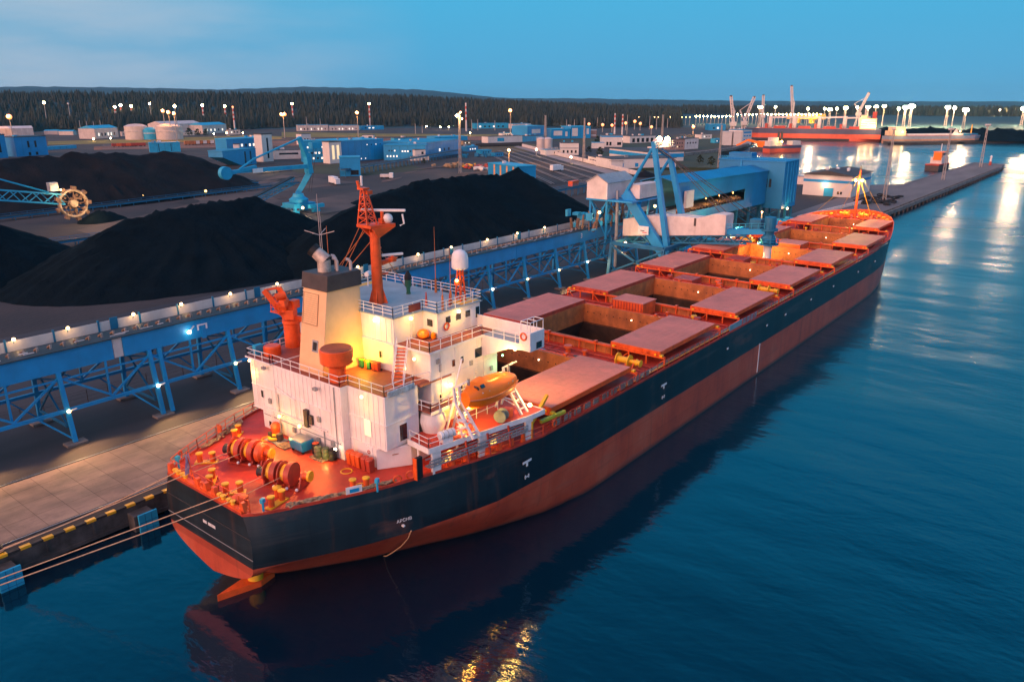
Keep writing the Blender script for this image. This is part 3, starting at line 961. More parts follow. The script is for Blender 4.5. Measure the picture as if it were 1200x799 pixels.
# ------------------------------------------------------------------ hatches
side_piece = None
for i, (h0, h1, hw) in enumerate(zip(HS, HE, HW)):
    z0 = zdeck((h0 + h1) / 2)
    zt = z0 + 1.42
    cm_ = MB()
    for sg in (-1, 1):
        cm_.box2(h0 - .25, h1 + .25, sg * hw - .14, sg * hw + .14, z0 - 1.7, zt)
        for k in range(10):
            x = h0 + .8 + k * (h1 - h0 - 1.6) / 9
            cm_.beam((x, sg * (hw + .14), zt - .05), (x, sg * (hw + .55), z0), .08)
    for x in (h0 - .12, h1 + .12):
        cm_.box2(x - .13, x + .13, -hw, hw, z0 - 1.9, zt)
        s2 = -1 if x < (h0 + h1) / 2 else 1
        for k in range(9):
            y = -hw + .8 + k * (2 * hw - 1.6) / 8
            cm_.beam((x + s2 * .13, y, zt - .05), (x + s2 * .5, y, z0), .08)
    cmo = cm_.build('hatch_coaming', M_coaming, SH)
    rv = MB()
    for k in range(12):
        y = -hw + 1 + k * (2 * hw - 2) / 11
        rv.cyl((h1 - .27, y, z0 + .15), (h1 - .24, y, z0 + .15), .10, n=6)
    rv.build('drain_hole', M_black, cmo)
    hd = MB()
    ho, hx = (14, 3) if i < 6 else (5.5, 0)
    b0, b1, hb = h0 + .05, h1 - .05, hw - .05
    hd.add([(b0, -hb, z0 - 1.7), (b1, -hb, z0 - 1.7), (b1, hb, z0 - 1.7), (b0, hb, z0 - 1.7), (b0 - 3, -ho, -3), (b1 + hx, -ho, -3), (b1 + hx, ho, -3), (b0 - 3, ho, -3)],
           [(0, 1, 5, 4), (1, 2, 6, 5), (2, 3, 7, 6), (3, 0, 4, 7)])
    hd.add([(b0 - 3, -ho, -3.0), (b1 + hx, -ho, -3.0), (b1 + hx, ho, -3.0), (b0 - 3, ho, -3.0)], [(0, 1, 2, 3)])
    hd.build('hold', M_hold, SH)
    # runway rails that carry the opened covers
    for x in (h0 - .55, h1 + .55):
        rl = MB()
        yo = min(deck_half(x) - .5, 16.9)
        for dx in (-.18, .18): rl.box2(x + dx - .07, x + dx + .07, -yo, yo, zt - .22, zt)
        nn = 12
        for k in range(nn + 1):
            y = -yo + 2 * yo * k / nn
            rl.box2(x - .10, x + .10, y - .09, y + .09, z0, zt - .2)
            if k % 2 == 0 and abs(y) > hw: rl.beam((x, y, zt - .3), (x, y + (1.2 if y < 0 else -1.2), z0), .10)
            if k % 3 == 1: rl.box2(x - .28, x + .28, y - .22, y + .22, zt, zt + .28)
        ro = rl.build('cover_runway', M_orange, SH)
        yl = MB()
        for y in (-yo + .5, -hw - .6, hw + .6, yo - .5):
            yl.box((x, y, zt + .12), (.5, .42, .26))
        yl.build('end_stop', M_yellow, ro)
    # pair of side-rolling covers, standing open
    outer = 7.75 if hw > 7 else 6.2
    for sg in (-1, 1):
        y0c, y1c = sg * (hw + .02), sg * (hw + .02 + outer)
        ya, yb = min(y0c, y1c), max(y0c, y1c)
        if i == 6: pass
        c_ = MB().box2(h0 - .35, h1 + .35, ya, yb, zt + .22, zt + .62)
        co = c_.build('hatch_cover', M_cover, SH, bevel=.05)
        sk = MB()
        for x in (h0 - .40, h1 + .40): sk.box2(x - .06, x + .06, ya, yb, zt - .02, zt + .58)
        for y in (ya, yb): sk.box2(h0 - .4, h1 + .4, y - .06, y + .06, zt - .02, zt + .58)
        for k in range(7):
            y = ya + .5 + k * (yb - ya - 1) / 6
            for x in (h0 - .5, h1 + .5): sk.box2(x - .05, x + .05, y - .07, y + .07, zt - .05, zt + .5)
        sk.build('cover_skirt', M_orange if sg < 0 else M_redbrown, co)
        lg = MB()
        for x in (h0 - .55, h1 + .55):
            for y in (ya + .6, yb - .6): lg.cyl((x - .1, y, zt + .12), (x + .1, y, zt + .12), .16, n=10)
        lg.build('cover_wheel', M_yellow, co, True)
        st = MB()
        for k in range(1, 8): st.box2(h0 - .3, h1 + .3, ya + k * outer / 8 - .02, ya + k * outer / 8 + .02, zt + .62, zt + .632)
        st.build('panel_seam', M_cover, co)
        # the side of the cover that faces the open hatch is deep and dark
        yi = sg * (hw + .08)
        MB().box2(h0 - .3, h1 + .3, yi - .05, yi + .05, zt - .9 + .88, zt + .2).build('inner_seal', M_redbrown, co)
    # little white lamp on the coaming
    MB().sphere((h1 - .16, -1.5, z0 + .1), .09).build('coaming_lamp', M_lwhite, SH)

# cross-deck stores, winches, pipes
def cross_box(x0, x1, y0, y1, h, name='deck_store'):
    z0 = 10.7
    MB().box2(x0, x1, y0, y1, z0, z0 + h).build(name, M_orange, SH, bevel=.04)
ds = MB().box2(77.9, 82.3, -2.2, 3.6, 10.72, 13.1).build('deck_store', M_orange, SH, bevel=.04)
MB().box2(77.8, 82.4, -2.3, 3.7, 13.1, 13.24).build('store_roof', M_cover, ds)
rb = MB()
for k in range(11): rb.box2(77.82, 77.9, -2.0 + k * .55, -1.85 + k * .55, 10.8, 13.05)
rb.build('store_rib', M_redbrown, ds)
ds2 = MB().box2(150.6, 156.5, -3.4, 2.6, 10.72, 12.7).build('deck_store', M_orange, SH, bevel=.04)
MB().box2(150.5, 156.6, -3.5, 2.7, 12.7, 12.82).build('store_roof', M_cover, ds2)
for x0 in (102.4, 127.4): 
    d3 = MB().box2(x0 + .4, x0 + 4.6, 1.0, 5.0, 10.72, 12.2).build('deck_store', M_redbrown, SH, bevel=.04)
rng = random.Random(11)
for i in range(6):
    xa, xb = HE[i] + 1.3, HS[i + 1] - 1.3
    pp_ = MB()
    for k in range(3):
        x = xa + (xb - xa) * (k + .5) / 3
        pp_.tube([(x, -15.5, 10.95), (x, 15.5, 10.95)], .10, 6)
    for k in range(16):
        y = rng.uniform(-15, 15)
        pp_.beam((xa, y, 10.9), (xb, y, 10.9), .08)
    pp_.build('deck_pipe', M_redbrown, SH)
    for k in range(7):
        x, y = rng.uniform(xa, xb), rng.uniform(-14.5, 14.5)
        if 77 < x < 83 and -4 < y < 5 or 150 < x < 157 and -5 < y < 4: continue
        h = rng.uniform(.6, 1.5)
        r_ = rng.uniform(.18, .4)
        MB().lathe([(r_, 0), (r_, h * .7), (r_ * 1.7, h * .72), (r_ * 1.6, h)], (x, y, 10.72), 12).build('deck_vent', rng.choice([M_orange, M_redbrown, M_orange, M_yellow]), SH, True)
    for k in range(5):
        x, y = rng.uniform(xa, xb), rng.uniform(-14.5, 14.5)
        if 77 < x < 83 and -4 < y < 5 or 150 < x < 157 and -5 < y < 4: continue
        MB().box((x, y, 11.0), (rng.uniform(.5, 1.2), rng.uniform(.5, 1.4), .6), rng.uniform(0, .3)).build('valve_box', rng.choice([M_redbrown, M_dark, M_orange, M_bluelt, M_yellow]), SH)
def mid_winch(x, y):
    wb = MB().box2(x - 1.2, x + 1.2, y - 1.6, y + 1.6, 10.7, 10.95)
    for k in (-1.4, -.3, 1.4): wb.extr([(x - .8, y + k, 10.9), (x + .8, y + k, 10.9), (x, y + k, 12.2)], (0, .14, 0))
    wo_ = wb.build('mooring_winch', M_orange, SH)
    MB().lathe([(.3, -1.5), (.3, -1.3), (.85, -1.3), (.85, -1.15), (.45, -1.15), (.45, .5), (.85, .5), (.85, .65), (.3, .65), (.3, 1.5), (.5, 1.6), (.35, 2.0), (.5, 2.3)], (x, y, 11.8), 18, (0, -1, 0)).build('rope_drum', M_yellow, wo_, True)
mid_winch(54.8, -12.6)
mid_winch(54.6, 12.0)
mid_winch(155, 11.5)
mid_winch(106.3, -12.2)
# walkways and pipes along the starboard side, rails
MB().box2(47, 178, -16.5, -15.75, 10.86, 10.93).build('side_walkway', M_galv, SH)
MB().tube([(45, -16.62, 11.05), (150, -16.62, 11.05)], .09, 6).build('side_pipe', M_yellow, SH, True)
for x0, x1 in ((30, 78), (84, 128), (132, 176)):
    rail_mb([(x0, -(deck_half(x0) - .12), 10.9), ((x0 + x1) / 2, -(deck_half((x0 + x1) / 2) - .12), 10.9), (x1, -(deck_half(x1) - .12), 10.9)], 1.05, 1.6, .03, (.33, .66, 1.0)).build('deck_railing', M_redbrown, SH)
    rail_mb([(x0, deck_half(x0) - .12, 10.9), ((x0 + x1) / 2, deck_half((x0 + x1) / 2) - .12, 10.9), (x1, deck_half(x1) - .12, 10.9)], 1.05, 1.6, .03, (.33, .66, 1.0)).build('deck_railing', M_redbrown, SH)
MB().box2(79.0, 90.0, -16.95, -16.88, 10.95, 11.9).build('gangway_net', M_alu, SH)
gp = MB()
for x0 in range(32, 54, 2): gp.box2(x0, x0 + 1.4, -16.9, -16.86, 11.05, 11.75)
gp.build('side_panel', M_galv, SH)

# ------------------------------------------------------------------ forecastle
fb = MB()
for sg in (-1, 1):
    Pb = []
    for s in [184, 188, 192, 196, 200, 204, 208, 211, 214, 216, 218, 219.2, 220]:
        y, z = deck_half(s) * sg, zdeck(s)
        hgt = 1.25 * sstep(183, 192, s)
        Pb.append([(s, y, z - .02), (s + .1, y * 1.01, z + hgt), (s + .1 - .12, y * 1.01 - .14 * sg, z + hgt), (s - .12, y - .14 * sg, z)])
    fb.grid(Pb if sg < 0 else [r[::-1] for r in Pb])
fb.build('bow_bulwark', M_orange, SH)
wk = MB().box2(205.4, 207.6, -5.5, -1.2, 12.4, 13.0).box2(205.4, 207.6, 1.2, 5.5, 12.4, 13.0)
for sg in (-1, 1):
    for k in (1.6, 3.2, 5.0): wk.extr([(205.6, sg * k, 12.9), (207.4, sg * k, 12.9), (206.5, sg * k, 14.1)], (0, .16 * sg, 0))
wo_ = wk.build('windlass', M_orange, SH)
for sg in (-1, 1):
    MB().lathe([(.9, 0), (.9, .2), (.5, .2), (.5, 1.1), (.9, 1.1), (.9, 1.3), (.4, 1.3), (.4, 2.4), (.6, 2.6)], (206.5, 1.4 * sg, 13.5), 16, (0, sg, 0)).build('windlass_drum', M_yellow, wo_, True)
def bitt(x, y, z, rz=0, parent=None, red=True, gap=.75, ring=False):
    base = MB().box((x, y, z + .06), (gap * 2 + 1.0, .75, .12), rz)
    c_, s_ = math.cos(rz), math.sin(rz)
    bo = base.build('mooring_bitt', M_yellow, SH)
    for sg in (-1, 1):
        p = (x + sg * gap * c_, y + sg * gap * s_, z + .1)
        MB().lathe([(.28, 0), (.28, .86), (.31, .88)], p, 14).build('bitt_post', M_orange, bo, True)
        MB().lathe([(.36, .88), (.36, .98), (.28, 1.02)], p, 14).build('bitt_cap', M_yellow, bo, True)
for x, y in ((203.5, -7.5), (203.5, 7.5), (211, -3.6), (211, 3.6), (209, 0)): bitt(x, y, 12.4, R(90 if abs(y) < 1 else 60))
for x, y in ((206, -9.2), (209.5, -7.4), (213, -5.2), (206, 9.2), (209.5, 7.4), (213, 5.2), (202, 10), (202, -10.4)):
    MB().box((x, y, 12.75), (1.0, .9, .6), .4).build('fairlead', M_yellow, SH, bevel=.08)
fmst = MB().lathe([(.45, 12.4), (.42, 14), (.30, 21), (.22, 26)], (207.2, 0, 0), 12)
fmst.beam((207.2, -1.6, 23.2), (207.2, 1.6, 23.2), .14)
fo_ = fmst.build('foremast', M_orange, SH, True)
MB().tube([(208.2, .4, 24.2), (211.5, -3.4, 12.6)], .10, 6).build('mast_stay', M_yellow, fo_)
MB().tube([(207.2, 0, 25), (213.5, 5.8, 13.4)], .035, 5).tube([(207.2, 0, 25), (213, -6.0, 13.4)], .035, 5).tube([(207.2, 0, 25), (196, 9, 13.4)], .035, 5).build('mast_wire', M_yellow, fo_)
for y in (-.9, .9):
    MB().sphere((206.7, y, 23.3), .38, 10, 6).build('mast_lamp', M_lyel, fo_)
    lamp((206.2, y, 22.6), 6500, (1, .60, .12), .3, SH)
MB().box2(207.0, 207.4, -.2, .2, 26, 27.4).build('mast_top', M_dark, fo_)
# ------------------------------------------------------------------ superstructure
def ribs(mb, x, y0, y1, z0, z1, n, t=.05):
    for k in range(n + 1):
        y = y0 + (y1 - y0) * k / n
        mb.box2(x - t, x + .01, y - .025, y + .025, z0, z1)
def window(parent, c, w, h, normal='-x', m=None, frame=True):
    x, y, z = c
    f, g = MB(), MB()
    if normal == '-x':
        f.box2(x - .05, x, y - w / 2 - .07, y + w / 2 + .07, z - h / 2 - .07, z + h / 2 + .07)
        g.box2(x - .065, x - .051, y - w / 2, y + w / 2, z - h / 2, z + h / 2)
    else:
        f.box2(x - w / 2 - .07, x + w / 2 + .07, y - .05, y, z - h / 2 - .07, z + h / 2 + .07)
        g.box2(x - w / 2, x + w / 2, y - .065, y - .051, z - h / 2, z + h / 2)
    fo_ = f.build('window', M_trim, parent)
    g.build('pane', m or M_glass, fo_)
    return fo_
def wall_lamp(parent, p, aim, e, col=(1, .72, .38), m=None, r=.16, lightup=.35):
    p = Vector(p)
    MB().sphere(p, r, 10, 6).build('wall_lamp', m or M_lw, parent)
    d = (Vector(aim) - p).normalized()
    lamp(p + d * (r + lightup + 1.0), e * .62, (col[0], col[1] * .75, col[2] * .26), .12, parent)

# engine casing block aft
cas = MB()
cas.box2(12.7, 19.6, -4.8, 10.5, 12.8, 18.55)
cas.box2(13.6, 18.0, -10.2, -4.8, 13.0, 18.552)
cas.box2(12.7, 19.6, -4.8, 8.9, 10.7, 12.8)
cas.box2(13.6, 19.4, -8.9, -4.8, 10.7, 13.0)
cas.box2(18.0, 19.6, -7.6, -4.8, 10.7, 18.552)
CA = cas.build('engine_casing', M_white, SH, bevel=.05)
rb = MB()
ribs(rb, 12.7, -4.6, 6.2, 15.6, 18.5, 15)
ribs(rb, 12.7, -4.6, 10.2, 12.9, 15.5, 9)
ribs(rb, 13.6, -10.0, -5.0, 13.1, 18.5, 7)
for z in (15.55, 12.8): rb.box2(12.63, 12.71, -4.8, 10.5, z - .03, z + .03)
for z in (15.6, 13.0): rb.box2(13.53, 13.61, -10.2, -4.8, z - .03, z + .03)
for z in (15.6,): rb.box2(13.6, 18.0, -10.27, -10.19, z - .03, z + .03)
rb.tube([(12.55, -2.5, 13.3), (12.55, 8.4, 13.3)], .06).tube([(12.55, 6.0, 16.3), (12.55, 2.6, 15.4), (12.55, 2.6, 13.3)], .06).tube([(12.55, 6.0, 16.3), (12.55, 6.0, 13.2)], .06)
rb.build('plate_rib', M_white, CA)
MB().box2(12.35, 19.6, 6.2, 10.8, 18.56, 18.72).build('deck_overhang', M_trim, CA, bevel=.02)
MB().box2(12.45, 19.5, 6.3, 10.7, 18.722, 18.74).build('casing_top_deck', M_brown, SH)
window(CA, (12.68, 8.6, 14.7), .4, .8)
window(CA, (12.68, 7.6, 11.4), .45, .6)
window(CA, (13.58, -7.6, 14.8), .9, 1.7, m=M_litwin)
window(CA, (15.8, -10.2, 14.3), .95, 1.7, '-y')
dr = MB().box2(13.52, 13.6, -8.1, -7.1, 10.9, 12.8).build('door', M_trim, CA)
MB().torus((13.5, -7.6, 12.2), .16, .05, (1, 0, 0), 12, 5).build('porthole', M_redbrown, dr)
pc = MB()
pc.box2(12.3, 12.68, .4, 1.0, 13.0, 14.9).box2(12.4, 12.68, -.2, .3, 13.4, 14.4)
pc.build('vent_box', M_dark, CA)
lo = MB().prism([(13.3, -8.9), (19, -9.0), (19.6, -10.6), (16.2, -10.8)], 10.72, 12.9)
LB = lo.build('side_shelter', M_white, SH, bevel=.05)
MB().tube([(14.5, -9.9, 12.2), (18, -10.9, 12.0)], .04).build('handrail', M_coaming, LB)
# ladders, pipe runs and fittings on the casing and the tower
def ladder(x, y, z0, z1, along='y', nm='wall_ladder', m=None):
    q = MB()
    for s in (-.2, .2):
        a = (x, y + s, z0) if along == 'y' else (x + s, y, z0)
        q.beam(a, (a[0], a[1], z1), .05)
    k = z0 + .2
    while k < z1:
        q.beam((x, y - .2, k) if along == 'y' else (x - .2, y, k), (x, y + .2, k) if along == 'y' else (x + .2, y, k), .04)
        k += .3
    q.build(nm, m or M_trim, SH)
ladder(12.5, 9.5, 13.0, 18.5)
ladder(12.5, 6.9, 10.8, 13.0)
ladder(26.2, -10.65, 13.6, 18.3, 'x')
ladder(21.6, -6.05, 21.7, 24.3, 'x')
for y, z0, z1 in ((-3.9, 10.8, 18.4), (5.6, 10.8, 15.4), (-1.9, 10.8, 13.2)):
    MB().tube([(12.58, y, z0), (12.58, y, z1)], .05).build('pipe_run', M_steel, SH)
for y, z in ((3.2, 11.9), (-.9, 11.9), (-3.2, 12.2), (7.2, 14.2), (-1.2, 14.3)):
    MB().box((12.6, y, z), (.22, .45, .55)).build('junction_box', M_steel, SH)
MB().tube([(12.62, 8.6, 12.4), (12.62, -4.4, 12.4)], .045).build('cable_tray', M_steel, SH)
for x, z in ((20.6, 20.4), (25.6, 18.9), (28.9, 17.4), (22.4, 14.9)):
    MB().box((x, -10.58, z), (.4, .16, .5)).build('junction_box', M_steel, SH)
for x in (21.0, 27.6): MB().tube([(x, -10.58, 13.6), (x, -10.58, 21.2)], .045).build('pipe_run', M_white, SH)
for x in (20.6, 23.0, 25.4): MB().torus((x, -10.52, 14.9), .2, .05, (0, 1, 0), 14, 5).build('porthole_frame', M_steel, SH)
MB().box2(23.6, 24.4, -10.57, -10.5, 13.55, 15.5).build('door', M_steel, SH)
MB().box2(18.9, 19.02, .6, 1.4, 18.62, 20.4).build('door', M_steel, SH)
# casing top deck
ct = MB().box2(12.75, 19.55, -4.8, 10.4, 18.56, 18.60).box2(13.65, 19.55, -10.15, -4.8, 18.56, 18.602).box2(18.0, 22.5, -10.6, -4.8, 18.40, 18.56)
ct.build('casing_top_deck', M_brown, SH)
rail_mb([(19.5, 10.4, 18.6), (12.45, 10.4, 18.6), (12.45, 6.3, 18.72), (12.75, 6.2, 18.6), (12.75, -4.7, 18.6), (13.65, -4.9, 18.6), (13.65, -10.1, 18.6), (17.5, -10.1, 18.6), (19.4, -10.5, 18.56)], 1.05, 1.5, .032, (.5, 1)).build('top_railing', M_trim, SH)
MB().box2(13.9, 17.4, -10.45, -10.22, 18.45, 19.05).build('canvas_dodger', mat('pale_blue_canvas', (.36, .48, .56), .8, var=.2, scale=2), SH, bevel=.06)
# lamps on the casing
for p, a, e in (((12.3, 9.9, 18.35), (12.2, 9.9, 17), 120), ((13.0, -7.6, 18.2), (12.2, -7.6, 17), 110)):
    wall_lamp(CA, p, a, e)
wall_lamp(CA, (12.2, -4.0, 11.9), (11.5, -4.0, 11.5), 120, (1, .85, .6), M_lwhite)
for y, z in ((4.6, 13.2), (1.2, 13.0)):
    MB().tube([(11.9, y, 10.7), (11.9, y, z)], .05).tube([(11.9, y, z), (12.2, y - .3, z + .3)], .05).build('lamp_post', M_steel, CA)
    wall_lamp(CA, (11.85, y, z + .12), (11, y, z - .6), 260, (1, .66, .22), M_lyel, .2)
# lamps that flood the aft deck from under the overhang
for p in ((12.2, 7.2, 17.9), (12.2, -1.5, 17.6)):
    MB().box((p[0], p[1], p[2] + .2), (.35, .5, .3)).build('deck_floodlight', M_steel, CA)
    lamp((p[0] - .4, p[1], p[2]), 4600, (1.0, .42, .10), .25, SH, 'SPOT', (4.0, p[1] * .55 - 1, 10.7), 100)

# accommodation tower
tw = MB()
tw.box2(19.6, 30.0, -10.5, 10.5, 10.7, 21.35)
TW_ = tw.build('accommodation_block', M_white, SH, bevel=.05)
tr = MB()
for z in (16.0, 18.6): tr.box2(19.55, 30.0, -10.56, -10.5, z - .03, z + .03)
for x in (23.2, 26.6): tr.box2(x - .03, x + .03, -10.55, -10.5, 13.6, 21.2)
tr.build('weld_seam', M_white, TW_)
MB().box2(19.3, 30.0, -10.7, 10.7, 21.35, 21.6).build('bridge_deck_edge', M_trim, TW_, bevel=.03)
MB().box2(19.4, 29.9, -10.6, 10.6, 21.6, 21.64).build('bridge_deck', M_brown, TW_)
for x, z in ((22.9, 19.6), (24.2, 19.6), (24.0, 16.4), (20.9, 16.4)): window(TW_, (x, -10.5, z), .42, .72, '-y')
window(TW_, (26.9, -10.5, 19.75), 1.3, 1.0, '-y')
MB().box2(20.8, 21.1, -10.6, -10.5, 19.2, 20.0).build('deck_mark', M_steel, TW_)
wall_lamp(TW_, (21.9, -11.0, 17.6), (21.9, -12.6, 17.2), 170, (1, .93, .82), M_lwhite, .2)
MB().tube([(21.9, -10.5, 17.8), (21.9, -11.0, 17.7)], .05).build('lamp_bracket', M_trim, TW_)
wall_lamp(TW_, (19.2, -8.6, 20.6), (18.4, -8.6, 20.2), 110, (1, .8, .5), M_lw)
wall_lamp(TW_, (27.5, -11.2, 14.2), (28, -12, 13.6), 160, (1, .7, .3), M_lw)
# green light on the front corner under the wing
lamp((29.6, -11.3, 17.6), 28, (.25, 1, .35), .1, SH)
MB().sphere((29.6, -11.6, 18.9), .1).build('sidelight', lampmat('green_lamp', (.15, 1, .3), 20), TW_)
# stair from the casing top to the bridge deck
sa = MB()
a_, b_ = V(17.2, -8.6, 18.62), V(19.2, -6.4, 21.62)
a_, b_ = V(16.6, -8.9, 18.6), V(19.2, -7.0, 21.6)
d_ = (b_ - a_)
sdv = V(-d_.y, d_.x, 0).normalized() * .55
for sg in (-1, 1): sa.beam(a_ + sdv * sg, b_ + sdv * sg, .07, .24)
SO = sa.build('stair', M_trim, SH)
tdm = MB()
for k in range(11):
    p = a_ + d_ * ((k + .5) / 11)
    tdm.box((p.x, p.y, p.z), (.30, 1.05, .06), math.atan2(d_.y, d_.x))
tdm.build('tread', M_orange, SO)
sr = MB()
for sg in (-1, 1):
    sr.beam(a_ + sdv * sg + V(0, 0, 1), b_ + sdv * sg + V(0, 0, 1), .06)
    for k in (0, .33, .66, 1): sr.beam(a_ + d_ * k + sdv * sg, a_ + d_ * k + sdv * sg + V(0, 0, 1), .06)
sr.build('handrail', M_trim, SO)

# wheelhouse
wh = MB()
wh.box2(19.1, 30.1, -5.9, 8.5, 21.6, 24.3)
wh.box2(23.3, 30.1, -8.0, -5.9, 21.6, 24.302)
wh.box2(19.0, 19.6, -5.9, 5.9, 18.6, 21.6)
WH = wh.build('wheelhouse', M_white, SH, bevel=.04)
rb = MB()
ribs(rb, 19.1, -5.6, 5.9, 18.7, 24.2, 14)
rb.box2(19.02, 19.11, -5.9, 5.9, 21.55, 21.65)
rb.box2(18.95, 19.01, -5.9, 5.9, 21.5, 21.6)
rb.build('plate_rib', M_white, WH)
window(WH, (18.98, -3.9, 20.2), .35, .7)
window(WH, (23.28, -7.0, 23.2), .8, .75)
for x in (24.9, 26.5, 28.0): window(WH, (x, -8.0, 23.35), .75, .7, '-y')
window(WH, (29.6, -8.0, 23.2), .6, 1.2, '-y')
MB().box2(28.55, 29.15, -8.06, -8.0, 21.75, 23.8).build('door', M_trim, WH)
wall_lamp(WH, (21.2, -6.3, 24.0), (21.2, -7.4, 23.4), 260, (1, .72, .3), M_lw, .2)
wall_lamp(WH, (26.2, -8.4, 24.05), (26.0, -9.6, 23.3), 260, (1, .70, .28), M_lw, .2)
wall_lamp(WH, (18.7, -3.6, 23.9), (17.6, -3.6, 23.2), 190, (1, .92, .6), M_lwhite, .18)
wall_lamp(WH, (18.75, 1.5, 20.8), (17.4, 1.5, 20.4), 330, (1, .74, .1), M_lyel, .16)
# lifebuoy-like orange things by the wheelhouse wall
cdk = MB().prism([(18.9, -6.1), (23.1, -6.1), (23.1, -8.2), (30.3, -8.2), (30.3, 8.7), (18.9, 8.7)], 24.32, 24.44)
cdk.build('compass_deck', M_cdeck, WH)
yb = MB().box2(27.2, 30.1, -7.9, -5.8, 24.445, 24.452).box2(23, 29.9, 7.2, 8.3, 24.445, 24.452).box2(19.1, 21.0, 4.5, 7.8, 24.445, 24.452)
yb.build('yellow_deck_marking', M_yellow, WH)
rail_mb([(19, -6, 24.44), (23.2, -6, 24.44), (23.2, -8.1, 24.44), (30.2, -8.1, 24.44), (30.2, 8.6, 24.44), (19, 8.6, 24.44)], 1.1, 1.5, .032, (.35, .68, 1), closed=True).build('compass_railing', M_trim, WH)
rail_mb([(19.4, -7.9, 21.62), (19.4, -10.6, 21.62), (27.4, -10.6, 21.62), (27.4, -16.6, 21.62)], 1.05, 1.5, .032, (.5, 1)).build('bridge_railing', M_trim, SH)
MB().box2(21.2, 22.9, -6.05, -5.98, 24.55, 25.35).build('name_board', mat('dark_red_board', (.14, .02, .02), .5), WH)
# bridge wings
for sg in (-1, 1):
    w_ = MB()
    w_.extr([(27.35, sg * 10.5, 21.6), (27.35, sg * 17.0, 21.6), (27.35, sg * 17.0, 21.0), (27.35, sg * 14.2, 20.75), (27.35, sg * 10.5, 19.1)], (2.2, 0, 0))
    w_.box2(29.55, 29.7, min(sg * 8, sg * 17), max(sg * 8, sg * 17), 21.3, 22.95)
    w_.box2(27.3, 29.7, min(sg * 15.9, sg * 17.1), max(sg * 15.9, sg * 17.1), 20.95, 21.7)
    w_.box2(27.3, 29.7, min(sg * 17.0, sg * 17.12), max(sg * 17.0, sg * 17.12), 20.95, 22.95)
    w_.box2(27.25, 27.4, min(sg * 15.7, sg * 17.1), max(sg * 15.7, sg * 17.1), 21.6, 22.95)
    wg = w_.build('bridge_wing', M_white, SH, bevel=.04)
    fr = MB()
    for x in (27.4, 28.5, 29.6):
        for y in (15.8, 17.0): fr.tube([(x, sg * y, 22.9), (x, sg * y, 24.0)], .045)
    for y in (15.8, 17.0): fr.tube([(27.4, sg * y, 24.0), (29.6, sg * y, 24.0)], .045)
    for x in (27.4, 28.5, 29.6): fr.tube([(x, sg * 15.8, 24.0), (x, sg * 17.0, 24.0)], .045)
    fr.build('awning_frame', M_trim, wg)
    MB().box2(27.45, 29.5, min(sg * 10.6, sg * 15.8), max(sg * 10.6, sg * 15.8), 21.605, 21.63).build('wing_deck', M_cdeck, wg)
    if sg < 0:
        MB().box2(28.3, 29.2, -17.16, -17.121, 21.1, 21.8).build('wing_window', M_glass, wg)

# funnel
lamp((17.3, -3.0, 20.0), 420, (1, .60, .04), .2, SH)
lamp((30.9, -9.6, 21.2), 9000, (1, .62, .20), .3, SH, 'SPOT', (41, -12.5, 12.6), 75)
lamp((27.0, -14.6, 20.3), 520, (1, .58, .12), .2, SH)
MB().sphere((28.0, -14.6, 20.6), .16).build('boat_fill_lamp', M_lw, SH)  # globe and the light above it, added under the wing to brighten the lifeboat
def frustum(b, t, z0, z1):
    return MB().add([(b[0], b[2], z0), (b[1], b[2], z0), (b[1], b[3], z0), (b[0], b[3], z0), (t[0], t[2], z1), (t[1], t[2], z1), (t[1], t[3], z1), (t[0], t[3], z1)],
                    [(0, 3, 2, 1), (4, 5, 6, 7), (0, 1, 5, 4), (1, 2, 6, 5), (2, 3, 7, 6), (3, 0, 4, 7)])
FU = frustum((13.4, 19.0, -1.25, 2.65), (15.1, 19.4, -.75, 3.0), 18.6, 27.1).build('funnel', M_cream, SH, bevel=.05)
frustum((14.95, 19.5, -.95, 3.15), (15.2, 19.5, -.9, 3.15), 27.1, 28.7).build('funnel_band', M_dark, FU, bevel=.04)
def fx(z): return 13.4 + 1.7 * (z - 18.6) / 8.5
lv = MB()
lv.extr([(fx(23.6) - .04, .3, 23.6), (fx(23.6) - .04, 2.5, 23.6), (fx(26.6) - .04, 2.7, 26.6), (fx(26.6) - .04, .45, 26.6)], (.08, 0, 0))
LV = lv.build('louvre_panel', M_cream, FU)
le = MB()
for k in range(13):
    z = 23.8 + k * .215
    le.box2(fx(z) - .07, fx(z) - .035, .45, 2.5, z, z + .03)
for q0, q1 in (((23.55, .25), (23.55, 2.6)), ((23.55, .25), (26.65, .42)), ((23.55, 2.6), (26.65, 2.78)), ((26.65, .42), (26.65, 2.78))):
    le.beam((fx(q0[0]) - .06, q0[1], q0[0]), (fx(q1[0]) - .06, q1[1], q1[0]), .06)
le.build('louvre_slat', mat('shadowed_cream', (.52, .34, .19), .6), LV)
wb = MB().extr([(fx(20.9) - .05, -.2, 20.9), (fx(20.9) - .05, .75, 20.9), (fx(22.1) - .05, .78, 22.1), (fx(22.1) - .05, -.15, 22.1)], (.1, 0, 0))
wf = wb.build('funnel_vent', M_steel, FU)
MB().extr([(fx(21.1) - .09, 0, 21.1), (fx(21.1) - .09, .55, 21.1), (fx(21.9) - .09, .58, 21.9), (fx(21.9) - .09, .03, 21.9)], (.05, 0, 0)).build('vent_opening', M_black, wf)
ex = MB()
ex.cyl((16.6, 1.3, 28.6), (16.6, 1.3, 29.9), .68, n=18)
ex.cyl((16.75, 1.15, 29.75), (16.2, 2.1, 30.75), .74, .62, n=18, cap=False)
MBo = ex.build('exhaust_pipe', mat('heat_stained_steel', (.60, .50, .42), .5, .3, var=.2, scale=1.5, rust=.5), FU, True)
